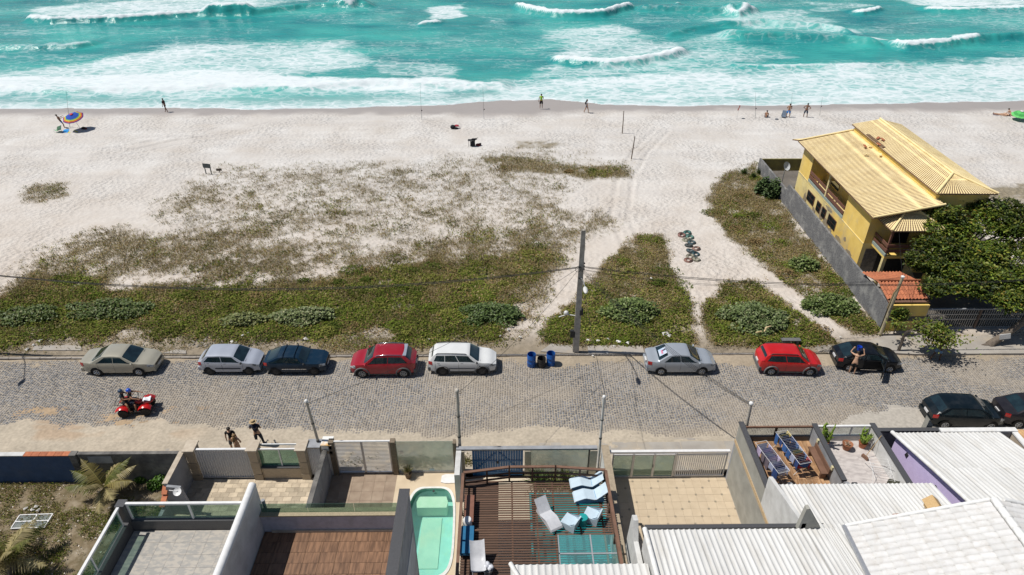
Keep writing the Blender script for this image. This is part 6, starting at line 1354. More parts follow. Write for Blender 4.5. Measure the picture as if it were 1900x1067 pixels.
# square the corners of the outer edge
for cxr, cyr in ((x0_, y0_), (x0_, y1_), (x1_, y0_), (x1_, y1_)):
    j = min(range(len(rect)), key=lambda i: (rect[i][0] - cxr) ** 2 + (rect[i][1] - cyr) ** 2); rect[j] = (cxr, cyr)
o = part('pool_surround', ring(MB(), po, rect, .002, .002), M_pC, pB); o.location = (PC[0] - ox, PC[1] - oy, 0)
t = thing('swimming_pool', 'turquoise moulded shell swimming pool with a white rim', 'pool', (PC[0], PC[1], 0))
M_shell = pm('pool_shell', (.37, .66, .585), (.32, .585, .52), scale=2, rough=.3, stain=(.42, .58, .36), stscale=1.2, stamt=.5)
o_in, o_out = pool_outline(-.02), pool_outline(.13); mb = MB(); ring(mb, o_in, o_out, .05, .045); ring(mb, o_out, pool_outline(.15), .045, -.03); ring(mb, pool_outline(-.04), o_in, -.02, .05)
part('rim', mb, pm('pool_rim', (.70, .71, .69), (.62, .63, .6), rough=.35), t, 50)
mb = MB(); lv = [(-.04, -.02), (-.07, -.25), (-.12, -.7), (-.28, -1.0)]
for (s0, z0), (s1, z1) in zip(lv[:-1], lv[1:]): ring(mb, pool_outline(s0), pool_outline(s1), z0, z1)
b_ = pool_outline(lv[-1][0]); mb.add([(p[0], p[1], -1.0) for p in b_], [tuple(range(len(b_)))])
part('basin', mb, M_shell, t, 50)
part('step', MB().prism([(-.75, 1.55), (.75, 1.55), (.8, 1.9), (.7, 2.25), (-.7, 2.25), (-.8, 1.9)], -.9, -.28), pm('pool_step', (.52, .62, .45), (.6, .66, .5), scale=3, rough=.5), t)
part('inlet', MB().lathe([(.06, -.01), (.06, .02), (.02, .02)], (.05, 2.36, .0), 12), M_trim, t); part('ladder_pad', MB().cbox((.0, 0, -.97), (1.0, 2.9, .03)), pm('pool_floor', (.44, .62, .49), (.36, .54, .43), scale=1.1, rough=.5, stain=(.52, .62, .46), stscale=.7, stamt=.8), t)
mw_ = glassmat('pool_water', (.30, .66, .58), .16, .02); wn = mw_.node_tree; bpn = wn.nodes.new('ShaderNodeBump'); bpn.inputs['Strength'].default_value = .25; nzz = wn.nodes.new('ShaderNodeTexNoise'); nzz.inputs['Scale'].default_value = 2.5; wn.links.new(nzz.outputs['Fac'], bpn.inputs['Height']); wn.links.new(bpn.outputs[0], wn.nodes['Principled BSDF'].inputs['Normal'])
b_ = pool_outline(-.05); part('water', MB().add([(p[0], p[1], -.16) for p in b_], [tuple(range(len(b_)))]), mw_, t)
t = thing('louvred_gate', 'white louvred driveway gate of the pool patio', 'gate', (-7.45, 24.85, 0))
for i in range(21):
    for s in (-1, 1): part('louvre', MB().cbox((s * .70, 0, .2 + i * .099), (1.30, .012, .075), 0, R(28)), M_frame, t)
for xx in (-1.42, 0, 1.42): box('stile', xx - .05, xx + .05, -.035, .035, .06, 2.3, M_alu, t)
box('top_rail', -1.47, 1.47, -.04, .05, 2.3, 2.38, M_frame, t); box('bottom_rail', -1.47, 1.47, -.035, .035, .03, .1, M_alu, t)
M_brst = pm('pillar_brown', (.20, .16, .115), (.15, .12, .085), scale=6, rough=.8, bump=.4)
for xx, lb in ((-8.98, 'brown pillar between the meter pillar and the louvred gate'), (-5.85, 'brown pillar between the louvred gate and the frosted glass fence')): o = box('brown_pillar', xx - .13, xx + .13, 24.7, 25.02, -.05, 2.4, M_brst); tag(o, lb, 'pillar', 'brown pillars of the pool patio')
o = box('end_pillar', -2.78, -2.62, 24.7, 25.0, -.05, 2.3, M_brst); tag(o, 'slim brown end pillar beside the timber coloured service post', 'pillar')
t = thing('glass_fence', 'frosted clear glass fence of the pool patio', 'fence', (-4.25, 24.88, 0)); box('glass_panel', -1.46, 1.46, -.01, .01, .1, 2.3, G_clear, t); box('base_rail', -1.46, 1.46, -.04, .04, .0, .1, M_alu, t); box('house_number_plate', .15, .4, -.03, -.012, .12, .26, pm('plate_blue', (.35, .5, .6), rough=.3), t); part('round_lock', MB().lathe([(.1, -.02), (.1, .02)], (-1.22, 0, 1.5), 16, Matrix.Rotation(R(90), 4, 'X')), M_alu, t)
t = thing('potted_plant', 'grassy potted plant beside the frosted glass fence', 'plant', P(758, 886)); part('pot', MB().lathe([(.13, 0), (.2, .38), (.22, .4), (.18, .38), (.1, .3)], seg=16), pm('pot_brown', (.16, .11, .07), (.1, .07, .045), rough=.8), t, 40); spiky(None, 90, .55, '', '', '', [(.17, .16, .06), (.12, .13, .04), (.22, .17, .08)], parent=t, z=.38, wid=.02, lean=.7)
t = tag(part('pool_hatch', MB().prism([(-.52, -.22), (-.3, -.3), (.4, -.28), (.42, .28), (-.3, .3), (-.5, .2)], 0, .05), M_frame, None, 0, P(837, 889, .01)), 'white plastic hatch cover on the cream paving by the pool', 'hatch cover')
# ---------------- weeds along the near footway
N0 = 5000; xw = np.concatenate([RNG.normal(-5.0, 1.6, N0 // 2), RNG.normal(-2.6, .5, N0 // 6), RNG.normal(-14.6, .5, N0 // 6)]); yw = 25.55 + RNG.normal(0, .22, len(xw)) + np.where(xw < -12, .5, 0)
kk = sstep(.45, .6, fbm(xw * 1.1, yw * 1.1, 3, 163)) > RNG.uniform(0, 1, len(xw)); xw, yw = xw[kk], yw[kk]
leafmesh('footway_weeds', np.stack([xw, yw, np.full(len(xw), .05)], 1), RNG.uniform(.07, .2, len(xw)), .4, pick(len(xw), [(.15, .15, .04), (.22, .19, .07), (.11, .12, .03)], [2, 2, 1]), M_dry, aspect=.22, up=.7)['label'] = 'dry weeds along the near footway'

# ---------------- house C with the timber roof deck
floorC = thing('courtyard_floor', None, None, (1.3, 20, 0)); floorC['kind'] = 'structure'
M_cf = pm('courtyard_stone', (.60, .52, .40), (.52, .44, .33), scale=2, rough=.7)
part('paving', MB().box(-3.75, -.2, -5.2, 4.5, -.12, .02), M_cf, floorC); part('paving', MB().box(-.2, 3.6, 3.38, 4.5, -.12, .018), M_cf, floorC)
M_tealw = pm('pool_tile_teal', (.02, .42, .45), (.015, .36, .40), scale=5, rough=.15, coat=.5)
t = thing('lower_pool', 'bright teal pool seen below the timber deck', 'pool', (2.97, 20.5, 0)); part('basin', MB().box(-1.86, 1.86, -2.9, 2.9, -.9, -.85).box(-1.86, -1.76, -2.9, 2.9, -.85, .1).box(1.76, 1.86, -2.9, 2.9, -.85, .1).box(-1.76, 1.76, 2.8, 2.9, -.85, .1).box(-1.76, 1.76, -2.9, -2.8, -.85, .1), M_tealw, t)
part('water', MB().add([(-1.76, -2.8, -.12), (1.76, -2.8, -.12), (1.76, 2.8, -.12), (-1.76, 2.8, -.12)], [(0, 1, 2, 3)]), glassmat('teal_water', (.01, .40, .42), .45, .02), t)
dk = thing('timber_deck', 'raised brown slatted timber deck with light showing between the slats', 'deck', (1.31, 18.8, 2.8))
sl_me = mesh_of(MB().box(-3.30, 3.30, -.039, .039, -.022, 0), 'slat'); ss_me = mesh_of(MB().box(-3.30, .84, -.039, .039, -.022, 0), 'slat')
for i in range(54):
    yy = 2.98 - i * .127; hole = -1.50 < yy < .05
    o = obj('slat', ss_me if hole else sl_me, M_wood, dk, (random.uniform(-.004, .004), yy, random.uniform(-.003, .003)))
for xx in (-3.2, -2.2, -1.1, 0, .78, 1.9, 2.9, 3.25):
    if 0 < xx - .8 < 2: part('joist', MB().box(xx - .035, xx + .035, .08, 3.0, -.16, -.033), M_rail, dk); part('joist', MB().box(xx - .035, xx + .035, -3.9, -1.55, -.16, -.033), M_rail, dk)
    else: part('joist', MB().box(xx - .035, xx + .035, -3.9, 3.0, -.16, -.033), M_rail, dk)
part('gap_light_stop', MB().box(-3.28, -1.72, -3.85, 2.98, -.031, -.024), pm('gap_stop_dark', (.06, .04, .03), rough=.9), dk)  # added dark sheet, keeps light from showing through the slat gaps here
for xx, yy in ((-3.2, 2.9), (3.2, 2.9), (-3.2, -1), (3.2, -1), (0, 2.9)): part('post', MB().box(xx - .06, xx + .06, yy - .06, yy + .06, -2.8, -.16), M_rail, dk)
gx_ = thing('glass_hatch', 'clear glass cover over the teal pool, set in the timber deck', 'glass cover', (3.42, 18.08, 2.8))
for a_, b_ in ((-1.22, .12), (.18, 1.2)):
    for c_, d_ in ((-.75, -.22), (-.16, .74)): box('glass_panel', a_, b_, c_, d_, -.012, .004, glassmat('glass_aqua', (.25, .45, .45), .16, .02), gx_)
for a_, b_, c_, d_ in ((-1.26, 1.24, -.22, -.16), (.12, .18, -.75, -.22), (.12, .18, -.16, .74), (-1.26, -1.22, -.75, .74), (1.2, 1.24, -.75, .74)): box('frame_bar', a_, b_, c_, d_, -.05, .012, M_alu, gx_)
# railings
def railing(label, pts, zt, zf, nposts, mids=(.5,), grp='deck railings', glass=False):
    t = thing('deck_railing', label, 'railing', (pts[0][0], pts[0][1], zf), 0, grp); o0 = Vector((pts[0][0], pts[0][1], zf))
    for a_, b_ in zip(pts[:-1], pts[1:]):
        A, B_ = Vector((a_[0], a_[1], zf)) - o0, Vector((b_[0], b_[1], zf)) - o0; d = B_ - A; ang = math.atan2(d.y, d.x); L = d.length
        part('top_rail', MB().cbox((A + B_) / 2 + Vector((0, 0, zt - zf)), (L + .06, .13, .06), ang), M_rail, t)
        for m_ in mids: part('mid_rail', MB().cbox((A + B_) / 2 + Vector((0, 0, (zt - zf) * m_)), (L, .05, .09), ang), M_wood, t)
        for k_ in range(nposts + 1):
            q = A.lerp(B_, k_ / nposts)
            if k_ < nposts or b_ is pts[-1]: part('post', MB().box(q.x - .04, q.x + .04, q.y - .04, q.y + .04, -.02, zt - zf - .03), M_wood, t)
ZR = 3.72
railing('bent front railing of the timber deck above the blue gate', [P(861, 877, ZR), P(945, 866.5, ZR), P(1031, 866, ZR), P(1122, 872, ZR)], ZR, 2.8, 2, (.25, .55))
railing('side railing of the timber deck towards the cream patio', [P(1124, 874, ZR), (4.60, 13.6)], ZR, 2.8, 5, (.5,)); railing('side railing of the timber deck towards the shell pool', [P(859, 879, ZR), (-2.0, 13.6)], ZR, 2.8, 5, (.5,))
# front of house C
M_bgate = pm('gate_blue', (.02, .13, .33), (.016, .105, .27), scale=4, rough=.5, stretch=(6, 1, .4))
t = thing('blue_gate', 'blue boarded double gate with diagonal braces', 'gate', (-.5, 24.6, 0))
for i in range(20):
    xx = -1.3 + i * .131; box('board', xx, xx + .124, -.02, .02, .05, 1.85, M_bgate, t)
for s in (-1, 1):
    for zz in (.28, 1.12): box('hinge_strap', s * .68 - .62, s * .68 + .62, -.05, -.021, zz, zz + .09, M_bgate, t)
    a_ = Vector((s * 1.25, -.035, .35)); b_ = Vector((s * .1, -.035, 1.75)); d = b_ - a_; part('brace', MB().cbox((a_ + b_) / 2, (d.length, .025, .09), 0, 0, -math.atan2(d.z, d.x)), M_bgate, t)
part('latch', MB().box(-.06, .06, -.08, -.02, 1.0, 1.1), M_trim, t)
for i, (x0, x1, lb) in enumerate(((-2.6, -2.2, 'pale wall pier left of the blue gate'), (.9, 1.2, 'pale wall pier between the blue gate and the glass panel'), (4.25, 4.62, 'pale wall pier between the glass panel and the side wall'))):
    o = box('wall_pier', x0, x1, 24.5, 24.72, -.1, 1.9, pm('render_sand', (.46, .42, .34), (.38, .345, .28), rough=.85)); tag(o, lb, 'wall', 'wall piers beside the blue gate')
o = box('gate_lintel', -2.6, 4.6, 24.55, 24.78, 1.92, 2.02, M_wallg); tag(o, 'long grey lintel beam over the blue gate and the glass panel', 'beam')
t = thing('glass_fence', 'clear glass panel behind the spiky plants', 'fence', (2.75, 24.62, 0)); box('glass_panel', -1.53, 1.48, -.01, .01, .05, 1.88, G_clear, t); box('frame_bar', -1.55, -1.53, -.03, .03, 0, 1.9, M_trim, t); box('frame_bar', 1.43, 1.48, -.035, .035, 0, 1.9, M_trim, t)
for xx, lb, n_, cols in ((1.65, 'spiky dark plant beside the blue gate', 120, GS), (2.35, 'short spiky plant between two taller ones', 70, [(.12, .14, .03), (.16, .17, .05)]), (3.05, 'large spiky yellow green plant against the glass panel', 150, [(.10, .13, .03), (.17, .18, .06), (.07, .10, .025)])):
    spiky((xx, 24.0, .0), n_, 1.25 if n_ > 80 else .9, lb, 'spiky_plant', 'plant', cols, 'spiky plants behind the glass panel', wid=.035)
o = box('side_wall', -2.6, -2.34, 22.9, 24.5, -.1, 2.0, M_wallw); tag(o, 'pale wall between the shell pool patio and the timber deck', 'wall')
t = thing('side_wall', 'pale wall with a brown coping between the timber deck and the cream patio', 'wall', (5.0, 21, 0)); box('wall', -.16, .16, -15, 3.7, -.1, 2.05, M_wallw, t); box('coping', -.19, .19, -15, 3.72, 2.05, 2.1, M_stone, t)
t = thing('stepped_wall', 'tall white stepped wall stub between the deck and the white roof', 'wall', (5.12, 18, 0)); part('wall', MB().extr([(0, -5, 2.1), (0, .6, 2.1), (0, .55, 3.0), (0, .30, 4.75), (0, -.05, 4.85), (0, -.5, 4.1), (0, -5, 4.4)], (.2, 0, 0)), M_wallw, t)
rc = thing('roofed_house', 'white corrugated roof overlapping the end of the timber deck', 'house', (2.6, 15.9, 0))
part('wall', MB().box(-2.35, 2.4, -9, -.4, 0, 4.85), M_wallw, rc); corrugated(rc, -2.5, 2.6, 0, 4.95, -5, 5.9, .235); part('verge_cap', MB().tube([(-2.5, .02, 5.0), (-1.4, -2.5, 5.52)], .09, 10), M_white, rc, 60)
# deck furniture
M_loun = pm('lounger_white', (.50, .61, .69), (.46, .56, .64), scale=3, rough=.35, coat=.2); M_lounS = pm('lounger_grey', (.52, .53, .56), (.46, .47, .5), rough=.4)
def zlounger(label, px, py, rz_, mat, base=True):
    """moulded lounger: a folded sheet on a solid base"""
    c_ = P(px, py, 2.9); t = thing('lounger', label, 'lounger', (c_[0], c_[1], 2.802), rz_, 'moulded white loungers'); t.scale = (.88, .88, .88)
    pr = [(-.86, .22), (-.80, .30), (-.35, .46), (-.25, .46), (.18, .30), (.28, .30), (.52, .50), (.85, .82)]
    mb = MB()
    for zz in (0, -.05): mb.v += [(p[0], s * .33, p[1] + zz) for p in pr for s in (-1, 1)]
    n = len(pr)
    for lay in (0, 1):
        for i in range(n - 1): o = lay * 2 * n + 2 * i; mb.f.append((o, o + 1, o + 3, o + 2))
    for i in range(n - 1):
        for s in (0, 1): mb.f.append((2 * i + s, 2 * i + 2 + s, 2 * n + 2 * i + 2 + s, 2 * n + 2 * i + s))
    mb.f += [(0, 1, 2 * n + 1, 2 * n), (2 * n - 2, 2 * n - 1, 4 * n - 1, 4 * n - 2)]
    part('sheet', mb, mat, t, 30)
    part('base', MB().extr([(-.75, -.27, 0), (.75, -.27, 0), (.62, -.27, .45), (.2, -.27, .27), (-.3, -.27, .42), (-.75, -.27, .27)], (0, .54, 0)), pm('lounger_shade', (.10, .30, .50), (.09, .27, .45), rough=.4) if mat is M_loun else mat, t); return t  # base under the blue sheet coloured darker to stand for shade
zlounger('pale blue white lounger nearest the deck railing corner', 1087, 899, R(4), M_loun); zlounger('pale blue white lounger, second from the front railing', 1094, 923, R(6), M_loun); zlounger('grey white lounger with sunglasses on it, turned away from the others', 1017, 962, R(118), M_lounS)
def zchair(label, px, py, rz_, mat):
    c_ = P(px, py, 2.9); t = thing('moulded_chair', label, 'chair', (c_[0], c_[1], 2.802), rz_, 'moulded deck chairs'); t.scale = (.85, .85, .85)
    part('seat', MB().extr([(-.34, -.32, .0), (-.30, -.32, .0), (.30, -.32, .34), (.42, -.32, .72), (.48, -.32, .72), (.40, -.32, .0), (.34, -.32, .0), (.30, -.32, .28), (-.26, -.32, .40), (-.36, -.32, .42)], (0, .64, 0)), mat, t)
    part('side_panel', MB().extr([(-.34, -.34, 0), (.42, -.34, 0), (.48, -.34, .72), (.25, -.34, .45), (-.36, -.34, .42)], (0, .05, 0)), mat, t); part('side_panel', MB().extr([(-.34, .29, 0), (.42, .29, 0), (.48, .29, .72), (.25, .29, .45), (-.36, .29, .42)], (0, .05, 0)), mat, t)
    part('seat_top', MB().cbox((-.02, 0, .41), (.66, .62, .05), 0, 0, R(6)), mat, t); return t
zchair('pale blue white moulded chair beside the sunglasses lounger', 1057, 972, R(-35), M_loun); zchair('pale blue white moulded chair by the side railing', 1097, 960, R(-28), M_loun)
t = tag(part('side_table', MB().lathe([(.2, 0), (.16, .22), (.21, .44), (.2, .46), (.02, .46)], seg=20), pm('stool_teal', (.02, .30, .30), (.018, .26, .26), rough=.35), None, 40, P(1081, 972, 2.8)), 'round teal side table between the two moulded chairs', 'side table')
tag(part('sunglasses', MB().ell((-.07, 0, 0), (.05, .03, .02), 8, 5).ell((.07, 0, 0), (.05, .03, .02), 8, 5).tube([(-.03, 0, .01), (.03, 0, .01)], .006, 4), M_trim, None, 60, Vector(P(1022, 967, 3.15))), 'dark sunglasses lying on the grey white lounger', 'sunglasses')
c_ = P(871, 946, 3.1); t = thing('long_bench', 'narrow brown bench along the side railing of the deck', 'bench', (c_[0], c_[1], 2.802)); box('seat', -.20, .20, -.72, .72, .36, .42, pm('bench_red_brown', (.21, .095, .065), (.17, .075, .05), rough=.55), t)
for yy in (-.6, .6): box('leg', -.17, .17, yy - .04, yy + .04, 0, .36, M_wood, t)
t = tag(part('pouf', MB().lathe([(.17, 0), (.2, .1), (.2, .42), (.16, .47), (.02, .48)], seg=20), M_frame, None, 40, P(868, 976, 2.8)), 'round white stool between the brown bench and the blue sunbed', 'stool')
c_ = P(867, 1005, 3.0); t = thing('sunbed', 'narrow blue sunbed along the side of the deck', 'sunbed', (c_[0], c_[1], 2.802)); box('mattress', -.27, .27, -.68, .68, .28, .36, pm('sunbed_blue', (.012, .13, .27), (.010, .11, .23), scale=5, rough=.6), t); box('frame', -.28, .28, -.69, .69, .2, .275, pm('sunbed_frame', (.02, .16, .3), rough=.5), t)
for xx in (-.22, .22):
    for yy in (-.6, .6): box('leg', xx - .03, xx + .03, yy - .03, yy + .03, 0, .2, M_trim, t)
c_ = P(887, 1045, 3.0); t = thing('deck_chair', 'grey white plastic chair at the end of the blue sunbed', 'chair', (c_[0], c_[1], 2.802), R(5)); part('shell', MB().grid(lambda u, v: ((u - .5) * .62, -.55 + 1.15 * v, .42 + (.0 if v < .5 else (v - .5) * .9) + .08 * (2 * u - 1) ** 4), 8, 9).grid(lambda u, v: ((u - .5) * .62, -.55 + 1.15 * v, .38 + (.0 if v < .5 else (v - .5) * .9) + .08 * (2 * u - 1) ** 4), 8, 9), M_lounS, t, 50)
for xx, yy in ((-.25, -.45), (.25, -.45), (-.25, .25), (.25, .25)): part('leg', MB().tube([(xx, yy, 0), (xx * .9, yy * .9, .42)], .025, 6), M_lounS, t)
c_ = P(906, 1056, 3.0); t = thing('laundry_tub', 'round grey tub heaped with white cloth', 'tub', (c_[0], c_[1], 2.802)); part('tub', MB().lathe([(.16, 0), (.22, .3), (.2, .3), (.14, .04)], seg=16), M_alu, t, 40)
q = MB()
for i in range(7): q.ell((random.uniform(-.12, .12), random.uniform(-.12, .12), .32 + random.uniform(0, .1)), (random.uniform(.08, .15), random.uniform(.08, .14), .08), 9, 6)
part('cloth_heap', q, cloth('white_heap', (.66, .68, .74)), t, 60)
# ---------------- lot D: cream patio and white roof
pD = thing('cream_patio_floor', None, None, (5.2, 18, 0)); pD['kind'] = 'structure'
M_pD = pm('patio_sand_tile', (.52, .425, .305), (.47, .38, .27), scale=2, detail=5, rough=.55, rnd=.035); M_inl = pm('tile_inlay', (.22, .18, .13), (.3, .26, .2), scale=40, rough=.6)
part('bed', MB().box(-.05, 6.25, -2, 6.5, -.14, -.02), M_capst, pD); tiles('floor_tile', pD, 0, 6.2, 2.6, 6.4, 0, .4428, .4428, M_pD, .006)
im = mesh_of(MB().box(-.055, .055, -.055, .055, -.01, .004), 'inlay')
for j in range(0, 9):
    for i in range(0, 15):
        if (i + 2 * j) % 3 == 1 and j * .4428 + 2.6 > 2.7: obj('inlay', im, M_inl, pD, (i * .4428, 2.6 + j * .4428, 0))
t = thing('entrance_doors', 'green glass doors in white frames closing the cream patio', 'door', (5.25, 24.42, 0))
for i in range(3):
    x0 = .15 + i * 1.08; box('glass_panel', x0 + .06, x0 + 1.02, -.01, .01, .12, 1.66, glassmat('glass_sea', (.30, .42, .34), .45, .15), t)
    for a_, b_ in ((x0, x0 + .06), (x0 + 1.02, x0 + 1.08)): box('stile', a_, b_, -.04, .04, .02, 1.74, M_alu, t)
    box('bottom_rail', x0 + .06, x0 + 1.02, -.04, .04, .02, .12, M_alu, t); box('top_rail', x0 + .06, x0 + 1.02, -.04, .04, 1.66, 1.74, M_frame, t)
part('handle', MB().tube([(2.28, -.06, .8), (2.28, -.06, 1.0)], .02, 6), M_trim, t); box('canopy_rail', -.1, 6.15, .0, .16, 1.80, 1.88, M_frame, t)
t = thing('bar_gate', 'white barred driveway gate of the cream patio', 'gate', (10.0, 24.45, 0)); gm = mesh_of(MB().box(-.026, .026, -.012, .012, .1, 1.6), 'bar')
for i in range(23): obj('bar', gm, M_frame, t, (-1.2 + i * .107, 0, 0))
for z0 in (.04, 1.6): box('rail', -1.3, 1.3, -.035, .035, z0, z0 + .08, M_frame, t)
for a_ in (-1.32, 1.26): box('stile', a_, a_ + .06, -.036, .036, .03, 1.7, M_alu, t)
hD = thing('roofed_house', 'house with a broad white corrugated roof facing the cream patio', 'house', (8.8, 16.9, 1.5))
part('wall', MB().box(-3.4, 2.5, -10, .25, -1.6, 3.8), M_wallw, hD); box('fascia', -3.4, 3.7, .25, .42, 3.62, 3.90, M_gran, hD); corrugated(hD, -3.42, 4.05, .1, 4.0, -6, 5.2, .235, .034)
part('verge_cap', MB().tube([(-3.46, .12, 4.04), (-3.46, -2.6, 4.58), (-3.46, -6, 5.26)], .10, 10), M_white, hD, 60)
ga = [Vector(AY(*q_, 17.0)) - Vector((8.8, 16.9, 1.5)) for q_ in ((1479, 984), (1497, 945), (1503, 944), (1524, 982))]; part('gable_wall', MB().extr(ga, (0, .2, 0)), M_beige, hD)

# ---------------- house E/F: two roof terraces
hE = thing('terrace_house', 'low house with two walled terraces, drying clothes on one and potted plants on the other', 'house', (11.43, 24.3, 0)); ox, oy = 11.43, 24.3
def he(n, x0, x1, y0, y1, z0, z1, m): return box(n, x0 - ox, x1 - ox, y0 - oy, y1 - oy, z0, z1, m, hE)
he('wall', 11.43, 18.05, 10, 24.2, -.1, 2.94, M_beige); he('band', 11.40, 11.43, 14, 24.3, 2.70, 2.92, pm('tan_band', (.50, .37, .22), (.40, .29, .17), scale=14, rough=.8)); he('facade', 11.43, 18.05, 24.2, 24.34, -.1, 2.94, M_wallg)
he('parapet', 11.43, 11.60, 20.3, 24.3, 2.94, 3.98, M_beige); he('parapet_cap', 11.39, 11.64, 20.3, 24.34, 3.98, 4.06, M_gran)
part('gable_wall', MB().extr([(.0, -7.3, 2.95), (.0, -4.0, 2.95), (.0, -4.0, 4.70), (.0, -7.3, 5.80)], (.17, 0, 0)), M_wallw, hE)
he('divider', 15.02, 15.19, 20.7, 24.2, 2.94, 3.92, M_wallg); he('divider_cap', 14.98, 15.23, 20.68, 24.24, 3.92, 4.0, M_gran); part('divider_step', MB().extr([(3.6, -4.2, 2.94), (3.6, -3.3, 2.94), (3.6, -3.75, 4.05), (3.6, -4.2, 4.2)], (.17, 0, 0)), M_wallg, hE)
he('divider', 15.45, 15.62, 19.0, 20.6, 2.94, 3.85, M_wallg); he('divider_cap', 15.42, 15.65, 19.0, 20.62, 3.85, 3.93, M_gran)
he('side_wall', 17.88, 18.05, 19.2, 24.2, 2.94, 3.92, M_wallw); he('side_cap', 17.84, 18.09, 19.2, 24.24, 3.92, 4.0, M_gran)
M_fE = pm('plank_tile', (.40, .25, .14), (.26, .145, .075), scale=2.5, detail=6, rough=.5, stretch=(4, .8, 1), rnd=.28, lo=.4, hi=.6); M_fF = pm('terrace_pale_wood', (.52, .48, .46), (.38, .345, .335), scale=1.6, detail=7, rough=.6, stretch=(1.2, 3.2, 1), lo=.40, hi=.62)
tiles('floor_plank', hE, 11.61 - ox, 15.01 - ox, 19.9 - oy, 24.18 - oy, 2.985, .2, .86, M_fE, .007); tiles('floor_tile', hE, 15.2 - ox, 17.87 - ox, 19.8 - oy, 24.18 - oy, 2.985, .89, .876, M_fF, .003)
he('upstand', 11.6, 15.02, 24.06, 24.2, 2.94, 3.28, M_gran); he('top_rail', 11.6, 15.0, 24.08, 24.17, 3.84, 3.92, M_rail)
for a_, b_ in ((11.62, 13.2), (13.3, 14.98)): he('glass_panel', a_, b_, 24.11, 24.13, 3.28, 3.84, G_pale)
he('glass_post', 13.2, 13.3, 24.09, 24.16, 3.28, 3.84, M_trim)
he('upstand', 15.2, 17.88, 24.06, 24.2, 2.94, 3.3, M_wallw); he('top_rail', 15.2, 17.88, 24.07, 24.18, 3.86, 3.94, M_frame)
for i in range(3): he('glass_panel', 15.22 + i * .89, 16.06 + i * .89, 24.11, 24.13, 3.32, 3.86, G_pale); he('glass_post', 16.06 + i * .89, 16.11 + i * .89, 24.09, 24.16, 3.3, 3.86, M_frame)
for yy in (23.3, 21.6): lamp_fitting(hE, (14.98 - ox, yy - oy, 3.75), 1)
corrugated(hE, 11.62 - ox, 18.15 - ox, 19.7 - oy, 4.9, 14.5 - oy, 6.0, .185, .028); he('upper_wall', 11.62, 18.05, 10, 19.3, 2.95, 4.8, M_wallw)
tag(part('roof_scrap', MB().tube([(0, 0, 0), (.5, .02, .02)], [.1, .08], 6), M_terra, None, 60, P(1658, 958, 5.62)), 'broken orange tile piece lying on the white roof', 'tile piece')
c_ = P(1730, 940, 5.5); t = thing('bird_house', 'small wooden bird house at the end of the lilac wall', 'bird house', (c_[0], c_[1], 5.35)); wd_ = pm('pine', (.52, .36, .18), (.44, .29, .13), scale=6, rough=.7, stretch=(1, 5, 5)); part('box', MB().extr([(-.22, -.2, 0), (.22, -.2, 0), (.22, -.2, .22), (0, -.2, .42), (-.22, -.2, .22)], (0, .4, 0)), wd_, t); part('roof', MB().cbox((-.16, 0, .38), (.42, .56, .03), 0, 0, R(-42)).cbox((.16, 0, .38), (.42, .56, .03), 0, 0, R(42)), wd_, t); part('entrance', MB().lathe([(.06, 0), (.06, .02)], (0, -.205, .2), 12, Matrix.Rotation(R(90), 4, 'X')), M_trim, t)
# drying racks hung with clothes
CL = [cloth('c%d' % i, c) for i, c in enumerate(((.03, .065, .20), (.40, .44, .60), (.03, .04, .09), (.60, .60, .66), (.04, .12, .33), (.40, .03, .05), (.16, .13, .16), (.13, .20, .38), (.34, .27, .20), (.52, .44, .64), (.09, .20, .17), (.65, .50, .10)))]
def rack(label, xc, yc, rz_, L, W_, pal, seed):
    random.seed(seed); t = thing('drying_rack', label, 'drying rack', (xc, yc, 3.0), rz_, 'drying racks')
    fr = MB()
    for s in (-1, 1):
        fr.tube([(s * W_ / 2, -L / 2, .95), (s * W_ / 2, L / 2, .95)], .008, 6)
        for yy in (-L / 2 + .15, L / 2 - .15): fr.tube([(s * W_ / 2, yy, .95), (-s * W_ * .45, yy + .05, 0)], .012, 6)
    for yy in (-L / 2, L / 2): fr.tube([(-W_ / 2, yy, .95), (W_ / 2, yy, .95)], .008, 6)
    part('frame', fr, M_frame, t, 60)
    for s_ in (-1, 1):
        for q_ in range(int(L / .34)):
            yy = -L / 2 + .2 + q_ * .34; dr = random.uniform(.35, .62); ph = random.uniform(0, 6); ww = random.uniform(.24, .33)
            part('garment', MB().grid(lambda u, v: (s_ * (W_ / 2 + .02 + .03 * math.sin(4 * u + ph) * v), yy + (u - .5) * ww, .965 - dr * v), 6, 4).grid(lambda u, v: (s_ * (W_ / 2 - .02), yy + (u - .5) * ww, .965 - dr * .5 * v), 4, 3), random.choice(pal), t, 60)
    n = int(L / .10)
    for i in range(n):
        yy = -L / 2 + .06 + i * (L - .1) / n; part('line', MB().tube([(-W_ / 2, yy, .95), (W_ / 2, yy, .95)], .004, 4), M_frame, t)
        if random.random() < .9:
            w_ = W_ * random.uniform(.55, .96); dr = random.uniform(.25, .62); x_ = random.uniform(-1, 1) * (W_ - w_) / 2; ph = random.uniform(0, 6)
            part('garment', MB().grid(lambda u, v: (x_ + (u - .5) * w_ * (1 - .12 * v), yy + .03 * math.sin(5 * u + ph) * v + (.012 if v > .0 else 0), .958 - dr * v * (1 - .15 * math.sin(3 * u + ph))), 6, 4).grid(lambda u, v: (x_ + (u - .5) * w_ * .98, yy - .012 - .025 * math.sin(4 * u + ph) * v, .958 - dr * .6 * v), 6, 4), random.choice(pal), t, 60)
    return t
